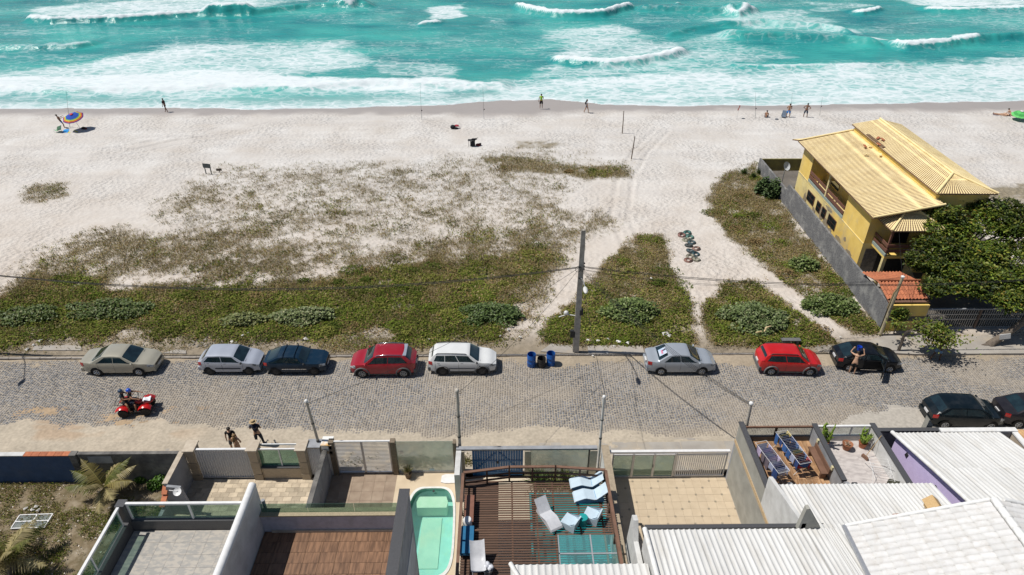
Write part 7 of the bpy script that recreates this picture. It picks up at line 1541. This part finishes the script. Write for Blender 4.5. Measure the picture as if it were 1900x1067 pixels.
rack('drying rack hung with pale and lilac clothes next to the beige wall', 12.35, 22.15, R(14), 1.95, .58, [CL[i] for i in (1, 3, 9, 6, 3, 3, 9, 1, 0)], 5); rack('drying rack hung with blue and red clothes beside the glass railing', 13.55, 22.75, R(12), 2.1, .62, [CL[i] for i in (0, 4, 7, 5, 2, 1, 4, 10, 0, 11)], 9)
random.seed(33)
t = thing('wooden_bench', 'dark wooden bench against the grey terrace divider', 'bench', (14.72, 22.4, 2.99)); box('seat', -.16, .16, -.85, .85, .38, .44, M_rail, t); box('backboard', .14, .19, -.85, .85, .40, .72, M_rail, t)
for yy in (-.7, .7): box('leg', -.13, .13, yy - .05, yy + .05, 0, .38, M_rail, t)
def dish(label, loc, s, tilt, rz_):
    t = thing('satellite_dish', label, 'satellite dish', loc, rz_); part('mast', MB().tube([(0, 0, -.3 * s), (0, 0, .35 * s), (0, .08, .55 * s)], .03, 8), M_steel, t, 60)
    part('reflector', MB().lathe([(.01, 0), (.2 * s, .03), (.36 * s, .10), (.42 * s, .15)], (0, 0, .6 * s), 20, Matrix.Rotation(tilt, 4, 'X'), cap=False), pm('dish_grey', (.60, .62, .64), rough=.45), t, 60); part('feed_arm', MB().tube([(0, 0, .55 * s), (0, -.3, .75 * s)], .012, 5), M_steel, t)
dish('small white satellite dish by the white gable wall', (12.75, 20.75, 3.1), .55, R(35), R(60))
# plants on the pale terrace
def cactus(label, loc, n, h_, pot=None):
    t = thing('cactus', label, 'plant', loc, 0, 'potted plants on the pale terrace'); part('pot', MB().lathe([(.14, 0), (.2, .3), (.22, .32), (.18, .3), (.1, .2)], seg=16), pot or M_terra, t, 40); mb = MB()
    for i in range(n):
        a_ = random.uniform(0, 6.28); l_ = h_ * random.uniform(.5, 1); p0 = Vector((math.cos(a_) * .06, math.sin(a_) * .06, .28)); p1 = p0 + Vector((math.cos(a_) * .12, math.sin(a_) * .12, l_ * .5)); p2 = p1 + Vector((math.cos(a_) * .08, math.sin(a_) * .08, l_ * .5)); mb.tube([p0, p1, p2], [.05, .06, .03], 7)
        for _ in range(4): q = p0.lerp(p2, random.uniform(.3, 1)); mb.tube([q, q + Vector((random.uniform(-.16, .16), random.uniform(-.16, .16), random.uniform(.08, .25)))], [.04, .02], 6)
    part('stems', mb, pm('cactus_green', (.13, .22, .025), (.20, .27, .04), scale=9, rough=.6), t, 60); return t
cactus('tall bright green cactus beside the grey divider', (15.62, 23.75, 2.99), 10, 1.0); cactus('bright green cactus in the corner by the white side wall', (17.45, 23.62, 2.99), 9, .75)
t = thing('dry_planter', 'terracotta pot with a dry plant between the two cactuses', 'plant', (16.62, 23.5, 2.99), 0, 'potted plants on the pale terrace'); part('pot', MB().lathe([(.16, 0), (.24, .34), (.26, .36), (.22, .34), (.12, .26)], seg=16), pm('pot_terracotta', (.30, .12, .06), (.24, .1, .05), rough=.8), t, 40); spiky(None, 40, .25, '', '', '', [(.30, .22, .14), (.5, .42, .34)], parent=t, z=.3, wid=.02)
t = thing('clothes_airer', 'empty white wire clothes airer on the pale terrace', 'drying rack', (17.35, 21.75, 2.99), R(-12)); fr = MB()
for s in (-.38, .38): fr.tube([(s, -.8, .0), (s, 0, .78), (s, .8, 0)], .01, 5).tube([(s, .75, .02), (s, -.15, .95)], .01, 5)
for i in range(9): fr.tube([(-.42, -.75 + i * .16, .62 + .05 * math.sin(i)), (.42, -.75 + i * .16, .62 + .05 * math.sin(i))], .006, 4)
for s in (-.42, .42): fr.tube([(s, -.8, .62), (s, .6, .62)], .01, 5)
fr.tube([(-.42, .3, .3), (.42, .3, .3)], .01, 5); part('frame', fr, M_frame, t, 60)
t = thing('broom', 'broom leaning against the white side wall', 'broom', (17.3, 22.9, 2.99)); part('handle', MB().tube([(0, 0, .1), (.62, .35, 1.15)], .014, 6), wd_, t, 60); part('head', MB().cbox((-.03, -.02, .07), (.12, .34, .15), R(25)), M_rail, t)
t = thing('small_stool', 'small wooden stool beside the clothes airer', 'stool', (17.2, 20.75, 2.99)); part('seat', MB().lathe([(.15, 0), (.16, .02), (.16, .05), (.02, .05)], (0, 0, .28), 14), wd_, t, 40)
for a_ in range(3): part('leg', MB().tube([(.1 * math.cos(a_ * 2.1), .1 * math.sin(a_ * 2.1), .28), (.15 * math.cos(a_ * 2.1), .15 * math.sin(a_ * 2.1), 0)], .015, 6), wd_, t)
q = MB().grid(lambda u, v: (.5 * (u - .5), .03 * math.sin(6 * u), .5 - .5 * v), 6, 4); tag(part('hung_cloth', q, cloth('olive_rag', (.16, .17, .12)), None, 60, (17.62, 21.0, 3.1), R(-15)), 'olive rag hanging at the end of the wire airer', 'cloth')

# ---------------- lilac house G with its sloping corrugated roof, and its neighbours
M_lil = pm('render_lilac', (.56, .48, .71), (.52, .44, .67), scale=3, rough=.85, bump=.25, bscale=40)
hG = thing('lilac_house', 'lilac walled house under a long sloping white corrugated roof', 'house', (18.9, 23.6, 0))
part('wall', MB().extr([(.05, 0, -.1), (.05, 0, 3.65), (.05, -6.6, 5.63), (.05, -12, 5.7), (.05, -12, -.1)], (5.0, 0, 0)), M_lil, hG); corrugated(hG, -.1, 5.1, .18, 3.78, -6.4, 5.72, .19, .028); part('verge_cap', MB().tube([(-.1, .2, 3.80), (-.1, -3, 4.78), (-.1, -6.4, 5.76)], .10, 10), M_white, hG, 60)
for yy, zz in ((-1.1, 3.6), (-3.4, 4.0)): part('wall_vent', MB().cbox((.03, yy, zz), (.06, .16, .22), 0, R(15)), M_trim, hG)
t = thing('passage_wall', 'beige front wall with a dark cap beside the pale terrace', 'wall', (18.1, 24.38, 0)); box('wall', 0, 5.3, -.08, .08, -.1, 3.3, M_beige, t); box('coping', 0, 5.3, -.12, .12, 3.302, 3.4, M_gran, t)
o = tag(part('brown_sheet', MB().cbox((18.5, 23.4, 2.4), (.7, 1.2, .05), 0, R(-10)), M_rail, None), 'weathered brown board over the passage', 'board')
o = box('passage_floor', 18.06, 18.94, 16, 24.28, -.1, .6, M_con); o['kind'] = 'structure'
o = tag(part('corner_pier', MB().extr([(21.0, 24.55, -.1), (21.3, 24.55, -.1), (21.3, 24.55, 3.5), (21.0, 24.55, 3.9)], (0, .3, 0)), M_beige, None), 'beige corner pier behind the blue black hatchback', 'pillar')
hH = thing('neighbour_house', 'house with a white capped parapet and beige corrugated roof beside the lilac house', 'house', (24.0, 23.9, 0))
part('wall', MB().box(-.05, 8, -12, -.2, -.1, 3.1), M_wallw, hH); M_bcor = pm('fibre_cement_beige', (.50, .43, .32), (.43, .365, .27), scale=1.5, rough=.85, bump=.2); corrugated(hH, -.05, 1.7, -.35, 3.15, -8, 4.0, .19, .026, M_bcor)
part('parapet', MB().box(-2.75, .9, -.1, .08, 2.0, 3.78), M_wallg, hH); part('parapet_cap', MB().box(-2.8, .95, -.14, .12, 3.78, 3.85), M_white, hH); part('parapet', MB().box(.72, .9, -1.4, -.1, 3.1, 3.72), M_capst, hH); part('parapet_cap', MB().box(.68, .95, -1.4, -.14, 3.72, 3.79), M_white, hH)
part('chimney_box', MB().box(.05, .95, -1.75, -1.5, 2.9, 3.9), M_lil, hH); part('chimney_cap', MB().box(-.02, 1.0, -1.78, -1.48, 3.9, 3.97), M_white, hH); part('side_cap', MB().tube([(.1, -1.6, 3.95), (.1, -7, 4.8)], .09, 8), M_white, hH, 60); part('side_wall', MB().box(.2, .4, -8, -1.78, 2.9, 3.9), M_lil, hH)
hO = thing('neighbour_house', 'house with an orange beige corrugated roof by the graphite sedan', 'house', (26.9, 24.5, 0)); part('wall', MB().box(-1.9, 6, -9, -.1, -.1, 2.95), M_wallw, hO); corrugated(hO, -1.9, 6, .1, 3.1, -8, 4.6, .19, .03, pm('tile_orange_beige', (.52, .34, .17), (.45, .27, .13), scale=2, rough=.85, stain=(.3, .17, .08), stscale=1, stamt=.5))

# ---------------- white barrel tile roof
hT = thing('tiled_house', 'house under a white barrel tile roof with ridge caps, beside the corrugated roofs', 'house', (12.9, 16.65, 1.0))
part('wall', MB().extr([(.35, -.25, -1.1), (10.0, -.25, -1.1), (10.0, -.25, 4.85), (5.2, -.25, 6.2), (.35, -.25, 4.85)], (0, -9, 0)), M_wallw, hT)
SLP = math.atan2(1.5, 5.2); TL, TP = .47, .245
tm = mesh_of(MB().grid(lambda u, v: (v * TL * 1.08, (u - .5) * TP * 1.06, .085 * math.sqrt(max(0, 1 - (2 * u - 1) ** 2 * .96)) - .04 + .04 * (1 - v)), 13, 3).grid(lambda u, v: (v * TL * 1.08, (u - .5) * TP * 1.06, .085 * math.sqrt(max(0, 1 - (2 * u - 1) ** 2 * .96)) - .04 + .04 * (1 - v) - .02), 13, 3), 'roof_tile', 70)
for i in range(11):
    for j in range(22):
        o = obj('roof_tile', tm, M_tileW, hT, (i * TL * math.cos(SLP), -.1 - j * TP, 5.0 + i * TL * math.sin(SLP) + random.uniform(-.004, .004))); o.rotation_euler = (0, -SLP, random.uniform(-.012, .012))
for i in range(6):
    for j in range(9):
        o = obj('roof_tile', tm, M_tileW, hT, (5.2 + 5.2 - i * TL * math.cos(SLP) - 2.4, -.1 - j * TP, 5.0 + (i + 5.4) * TL * math.sin(SLP))); o.rotation_euler = (0, -SLP, math.pi)
part('right_slope', MB().extr([(5.2, -.02, 6.42), (10.6, -.02, 4.86), (10.6, -9, 4.86), (5.2, -9, 6.42)], (0, 0, -.03)), M_tileW, hT); part('left_slope_bed', MB().extr([(.1, -.02, 4.96), (5.2, -.02, 6.42), (5.2, -9, 6.42), (.1, -9, 4.96)], (0, 0, -.03)), M_tileW, hT)
rm_ = mesh_of(MB().lathe([(.15, -.23), (.165, .23)], seg=12, M=Matrix.Rotation(R(90), 4, 'X')), 'ridge_cap', 50)
for j in range(13): obj('ridge_cap', rm_, M_white, hT, (5.2, -.15 - j * .43, 6.47))
vm = mesh_of(MB().lathe([(.075, -.24), (.09, .24)], seg=10, M=Matrix.Rotation(R(90), 4, 'Y')), 'verge_cap', 50)
for i in range(11): o = obj('verge_cap', vm, M_white, hT, (.24 + i * TL * math.cos(SLP), .06, 5.10 + i * TL * math.sin(SLP))); o.rotation_euler = (0, -SLP, 0)
for i in range(11): o = obj('verge_cap', vm, M_white, hT, (10.3 - i * TL * math.cos(SLP), .06, 5.10 + i * TL * math.sin(SLP))); o.rotation_euler = (0, SLP, 0)
part('gutter', MB().extr([(-.12, .05, 5.0), (.02, .05, 5.0), (.02, .05, 5.1), (-.12, .05, 5.12)], (0, -9, 0)), M_alu, hT)

# ================================================================ YELLOW HOUSE ACROSS THE ROAD
M_yel = pm('render_yellow', (.80, .575, .165), (.72, .50, .125), scale=1.2, detail=7, rough=.85, bump=.3, bscale=18, stain=(.46, .39, .27), stscale=.55, stamt=.6); M_ypale = pm('render_pale_yellow', (.78, .65, .31), (.71, .56, .22), scale=1, rough=.85, stain=(.36, .31, .22), stscale=.6, stamt=.7)
M_ytile = pm('roof_tile_cream', (.83, .69, .38), (.78, .63, .32), scale=1.2, detail=7, rough=.75, stain=(.45, .33, .15), stscale=.7, stamt=.4); M_brn = pm('balcony_brown', (.165, .075, .05), (.13, .06, .04), scale=6, rough=.65, stretch=(1, .3, 4)); M_stn = pm('dark_stonework', (.07, .066, .06), (.13, .12, .11), scale=5, detail=4, rough=.9, bump=.9, bscale=6)
hY = thing('yellow_house', 'two storey yellow house with a cream tiled roof and brown balconies', 'house', (26.6, 44.0, 0))
YB = dict(x1=4.4, y1=13.3)
def y_(n, x0, x1, y0, y1, z0, z1, m): return box(n, x0, x1, y0, y1, z0, z1, m, hY)
y_('wall', .0, 4.4, 0, 13.3, -.1, 2.85, M_ypale); y_('wall', 0, 4.4, 0, 3.9, 2.852, 5.45, M_yel); y_('wall', 0, 4.4, 11.1, 13.3, 2.852, 5.4, M_yel); y_('balcony_back_wall', 1.5, 4.4, 3.9, 11.1, 2.852, 5.6, M_yel); y_('wall_skin', -.02, 0, .0, 5.8, .0, 2.84, M_yel); y_('belt_course', -.035, .0, 0, 13.3, 2.78, 2.86, M_ypale); y_('corner_stonework', .3, 1.6, -.04, .0, -.1, 2.4, M_stn)
y_('balcony_post', -.02, .14, 7.4, 7.62, 2.86, 5.2, M_ypale); y_('balcony_kerb', -.03, .14, 3.9, 11.1, 2.862, 3.08, pm('kerb_green_grey', (.28, .33, .30), rough=.8)); y_('eave_beam', -.02, .2, 3.9, 11.1, 5.1, 5.4, M_ypale)
for a_, b_ in ((3.95, 7.38), (7.64, 11.05)):
    for z0 in (3.22, 3.62): y_('balcony_board', -.04, .03, a_, b_, z0, z0 + .26, M_brn)
    y_('railing_post', .03, .09, a_ + 1.6, a_ + 1.72, 3.08, 3.9, M_brn); y_('balcony_window', 1.46, 1.5, a_ + .8, a_ + 2.6, 3.1, 4.9, M_win)
for a_, b_ in ((9.0, 10.55), (7.6, 8.45), (6.5, 7.3), (4.45, 6.0)):
    w_ = y_('window', -.05, -.024, a_, b_, 1.42, 2.30, M_brn)
    nn = 2 if b_ - a_ > 1 else 1
    for i in range(nn):
        for j in range(2): q0 = a_ + .07 + i * (b_ - a_ - .07) / nn; box('pane', -.06, -.051, q0, q0 + (b_ - a_ - .07) / nn - .07, 1.48 + j * .40, 1.83 + j * .40, M_win, w_)
    for k_ in range(int((b_ - a_) / .16)): box('window_bar', -.085, -.07, a_ + .1 + k_ * .16, a_ + .115 + k_ * .16, 1.42, 2.3, M_trim, w_)
for yy, zz, sy_, sz_ in ((7.25, 1.6, .45, .6), (6.2, 1.15, .6, .5), (3.6, 1.2, .55, .3), (8.7, 1.1, .4, .4), (6.2, 2.55, .8, .16), (1.6, 1.0, .8, .35), (10.9, 1.3, .35, .5), (2.6, 1.75, .25, .2), (5.2, 1.0, .5, .4)):
    pts = [(-.024, yy + sy_ * math.cos(a_ * .6283) * random.uniform(.6, 1.15), max(.02, zz + sz_ * math.sin(a_ * .6283) * random.uniform(.6, 1.15))) for a_ in range(10)]
    part('peeled_plaster', MB().extr(pts, (-.004 - random.random() * .003, 0, 0)), pm('peeled_plaster', (.34, .29, .21), (.20, .17, .13), scale=4, detail=8, rough=.95, bump=.5, stain=(.42, .32, .12), stscale=2, stamt=.5), hY)
def roofplane(name, A, B, C_, D_, pitch=.20, amp=.011):
    """tiled slope: eave A-B, top D-C; rolls run up the slope"""
    A, B, C_, D_ = map(Vector, (A, B, C_, D_)); n = max(2, int((B - A).length / pitch)); nu = n * 6 + 1; nv = 26; nr = (B - A).cross(D_ - A).normalized(); nr = nr if nr.z > 0 else -nr
    def f(u, v): return A.lerp(B, u).lerp(D_.lerp(C_, u), v) + nr * (amp * math.cos(u * n * 2 * math.pi) + .012 * ((1 - v) * 12.5 % 1.0))
    mb = MB().grid(f, nu, nv); o_ = part(name, mb, M_ytile, hY, 60); o_['kind'] = 'stuff'
    part('roof_deck', MB().extr([A, B, C_, D_], (0, 0, -.09)), M_rail, hY); return o_
E0, E1 = -1.0, 13.8
roofplane('lower_roof', (-.5, E1, 5.5), (-.5, E0, 5.5), (4.3, E0, 6.5), (4.3, E1, 6.5)); y_('clerestory_wall', 4.1, 4.35, .0, 13.6, 5.5, 7.0, M_yel); y_('wall', 4.4, 8.1, .2, 13.3, -.1, 6.7, M_yel)
roofplane('upper_roof', (3.95, 13.9, 7.0), (3.95, -.2, 7.0), (6.05, 1.9, 7.62), (6.05, 13.4, 7.62)); roofplane('upper_roof', (8.35, -.2, 6.95), (8.35, 13.9, 6.95), (6.05, 13.4, 7.62), (6.05, 1.9, 7.62)); roofplane('upper_roof', (3.95, -.2, 7.0), (8.35, -.2, 6.95), (6.06, 1.9, 7.62), (6.04, 1.9, 7.62))
for a_, b_ in (((6.05, 1.9, 7.66), (6.05, 13.5, 7.66)), ((6.05, 1.9, 7.66), (3.95, -.2, 7.05)), ((6.05, 1.9, 7.66), (8.35, -.2, 7.0)), ((-.5, 13.8, 5.56), (4.3, 13.8, 6.56)), ((-.5, -1.0, 5.56), (4.3, -1.0, 6.56))): part('ridge_cap', MB().tube([a_, b_], .085, 8), M_ytile, hY, 60)
y_('broken_roof_hole', 3.98, 4.4, 8.2, 11.2, 7.03, 7.1, pm('exposed_batten', (.10, .06, .04), (.22, .14, .08), scale=14, rough=.9))
for i in range(7): o = part('loose_tile', MB().cbox((0, 0, 0), (.35, .2, .04), random.uniform(0, 3), 0, R(-14)), M_ytile if i % 2 else M_terra, hY); o.location = (random.uniform(2.6, 5.2), random.uniform(7.4, 10.5), 0); o.location.z = 5.62 + (o.location.x + .5) * .208 + .09 if o.location.x < 3.9 else 7.1 + (o.location.x - 3.95) * .295 + .06
roofplane('far_awning', (-.7, 14.6, 5.35), (-.5, 13.7, 5.6), (3.0, 13.7, 6.0), (2.6, 14.6, 5.55))
# veranda at the front corner
y_('veranda_floor', .6, 4.4, -2.0, 0, 2.72, 2.9, M_yel); y_('veranda_column', .62, .86, -1.95, -1.7, -.1, 2.72, M_ypale); y_('veranda_column', 4.1, 4.36, -1.95, -1.7, -.1, 2.72, M_yel); y_('veranda_post', .66, .8, -1.9, -1.76, 2.9, 4.95, M_brn); y_('veranda_kerb', .58, .7, -2.0, 0, 2.9, 3.1, pm('kerb_green_grey', (.28, .33, .30), rough=.8))
for z0 in (3.2, 3.6): y_('balcony_board', .6, .66, -1.95, -.02, z0, z0 + .24, M_brn); y_('balcony_board', .62, 4.3, -1.98, -1.92, z0, z0 + .24, M_brn)
y_('veranda_door', 1.9, 3.1, -.06, .0, 2.92, 4.8, M_black); y_('ground_door', 1.3, 3.6, -.05, .0, .0, 2.3, M_black); o = thing('cool_box', 'blue cool box on the veranda floor of the yellow house', 'cool box', (29.15, 42.45, 2.9)); box('box', -.35, .35, -.15, .15, 0, .2, pm('cooler_blue', (.03, .16, .4), rough=.5), o); box('lid', -.37, .37, -.17, .17, .2, .25, M_frame, o)
ap = (2.55, .15, 5.95); roofplane('veranda_roof', (.35, .2, 5.05), (.5, -2.05, 5.0), ap, ap, .2); roofplane('veranda_roof', (.5, -2.05, 5.0), (4.35, -2.05, 5.0), ap, ap, .2); roofplane('veranda_roof', (4.35, -2.05, 5.0), (4.45, .2, 5.05), ap, ap, .2)
for q in ((.5, -2.05, 5.06), (4.35, -2.05, 5.06)): part('ridge_cap', MB().tube([(2.55, .15, 6.0), q], .075, 8), M_ytile, hY, 60)
t = thing('plastic_chair', 'pale plastic chair under the veranda', 'chair', (28.9, 42.6, 0), R(20)); part('seat', MB().box(-.24, .24, -.24, .24, .40, .44), M_loun, t); part('backrest', MB().extr([(-.24, .22, .44), (.24, .22, .44), (.22, .34, .86), (-.22, .34, .86)], (0, .03, 0)), M_loun, t)
for a_ in (-.2, .2):
    for b_ in (-.2, .2): part('leg', MB().tube([(a_, b_, .4), (a_ * 1.1, b_ * 1.1, 0)], .02, 6), M_loun, t)
# compound wall, yard, gate
M_cmp = pm('rough_cement', (.19, .19, .195), (.10, .10, .105), scale=9, detail=9, rough=.95, bump=.9, bscale=14, stain=(.34, .335, .32), stscale=1.1, stamt=.7)
t = thing('compound_wall', 'long rough grey cement wall beside the yellow house', 'wall', (25.35, 37.0, 0)); part('wall', MB().extr([(0, 0, -.2), (0, 0, 2.2), (0, 2.6, 2.35), (0, 2.9, 2.15), (0, 18.9, 2.15), (0, 19.3, 1.5), (0, 26.8, 1.4), (0, 26.8, -.3)], (.16, 0, 0)), M_cmp, t)
t = thing('back_wall', 'olive yellow wall closing the back yard towards the beach', 'wall', (25.5, 63.6, 0)); part('wall', MB().box(0, 9, 0, .16, -.3, 1.35), pm('render_olive', (.26, .22, .07), (.18, .155, .055), scale=1.5, rough=.9, stain=(.12, .1, .05), stscale=.8, stamt=.7), t)
o = box('yard_paving', 25.55, 40, 37.2, 63.5, -.1, .06, pm('yard_dark', (.15, .135, .12), (.085, .075, .065), scale=1.2, detail=8, rough=.95, stain=(.26, .23, .19), stscale=.6, stamt=.6)); o['kind'] = 'structure'; o.location.z = .08
dish('pale satellite dish in the back yard of the yellow house', (26.3, 59.6, 1.7), 1.0, R(60), R(30)); part('dish_stand', MB().tube([(0, 0, -1.6), (0, 0, 0)], .04, 8), M_steel, [o_ for o_ in bpy.data.objects if o_.get('label', '').startswith('pale satellite')][0])
t = thing('entrance_shelter', 'small entrance shelter with a terracotta tiled roof at the wall corner', 'shelter', (26.7, 38.4, 0)); yw_ = M_yel
box('front_wall', -1.2, 1.35, -1.55, -1.4, -.1, 2.2, yw_, t); box('pier', -.05, .05, -1.57, -1.555, .2, 1.0, M_trim, t); box('side_wall', 1.2, 1.35, -1.4, 1.5, -.1, 2.2, yw_, t); box('stone_strip', -1.2, 1.35, -1.58, -1.552, .95, 1.3, M_stn, t)
otm = mesh_of(MB().grid(lambda u, v: ((u - .5) * .235, -v * .43, .05 * math.cos((u - .5) * 2 * math.pi) + .02 * v), 11, 3), 'roof_tile', 70)
for sgn in (1, -1):
    for i in range(12):
        for j in range(4 if sgn == 1 else 5):
            f = j * .40; ang = R(15)
            o = obj('roof_tile', otm, M_terra, t, (-1.35 + i * .23 + .04 * (f if sgn > 0 else -f), .35 - sgn * f * math.cos(ang), 2.92 - f * math.sin(ang) + random.uniform(-.008, .008))); o.rotation_euler = (ang, 0, 0 if sgn == 1 else math.pi)
part('ridge_cap', MB().tube([(-1.4, .35, 2.98), (1.4, .35, 2.98)], .07, 8), M_terra, t, 60); part('roof_deck', MB().extr([(-1.4, -1.4, 2.36), (1.4, -1.4, 2.36), (1.4, .35, 2.84), (-1.4, .35, 2.84)], (0, 0, -.05)).extr([(-1.4, 2.1, 2.36), (1.4, 2.1, 2.36), (1.4, .35, 2.84), (-1.4, .35, 2.84)], (0, 0, -.05)), M_rail, t)
t = thing('railing_gate', 'long steel railing gate and fence in front of the shaded yard', 'gate', (31.6, 37.1, 0)); bm_ = mesh_of(MB().box(-.014, .014, -.014, .014, .15, 1.62), 'bar')
for i in range(62):
    if not (24 <= i <= 25): obj('bar', bm_, M_steel, t, (-3.5 + i * .155, 0, .06))
for z0 in (.18, .85, 1.25): box('rail', -3.55, 6.1, -.02, .02, z0, z0 + .05, M_steel, t)
box('top_rail', -3.6, 6.1, -.06, .06, 1.66, 1.75, M_wallg, t); box('post', .18, .32, -.06, .06, 0, 1.66, pm('post_rust', (.14, .1, .08), rough=.8), t); box('base', -3.6, 6.1, -.1, .1, -.1, .16, M_wallg, t)
o = box('gate_pier', 27.98, 28.1, 36.95, 37.25, -.1, 1.9, M_yel); tag(o, 'slim yellow pier between the shelter and the railing gate', 'pillar')
spy = thing('yellow_flowering_shrub', 'bright green shrub leaning over the entrance shelter wall', 'shrub', (26.1, 36.55, .1)); q = blobpts((0, 0, 1.55), (.6, .35, .5), 700, .4); leafmesh('foliage', q, RNG.uniform(.1, .2, len(q)), .5, pick(len(q), [(.10, .16, .02), (.18, .20, .03), (.06, .10, .015)], [3, 2, 2]), M_leaf, parent=spy, kind=None); part('stem', MB().tube([(0, 0, -.1), (.05, .02, .8), (0, 0, 1.5)], .04, 6), M_bark, spy)
# hoop and dark cover seen over the terrace rail: a parked utility barrow
c_ = P(1505, 772, 0); t = thing('wheelbarrow', 'dark barrow with an upright hoop handle by the terrace rail', 'barrow', (c_[0] - .1, 25.6, .05)); part('tray', MB().ell((0, 0, .5), (.75, .4, .28), 14, 8), M_trim, t, 60); part('hoop', MB().tube([(.35 + .4 * math.cos(a_ * math.pi / 12), 0, .6 + .6 * math.sin(a_ * math.pi / 12)) for a_ in range(13)], .014, 6), M_cable, t, 60)
for s in (-.3, .3): part('wheel', MB().lathe([(.2, -.03), (.22, 0), (.2, .03)], (-.2, s, .22), 16, Matrix.Rotation(R(90), 4, 'X')), M_tyre, t, 40)
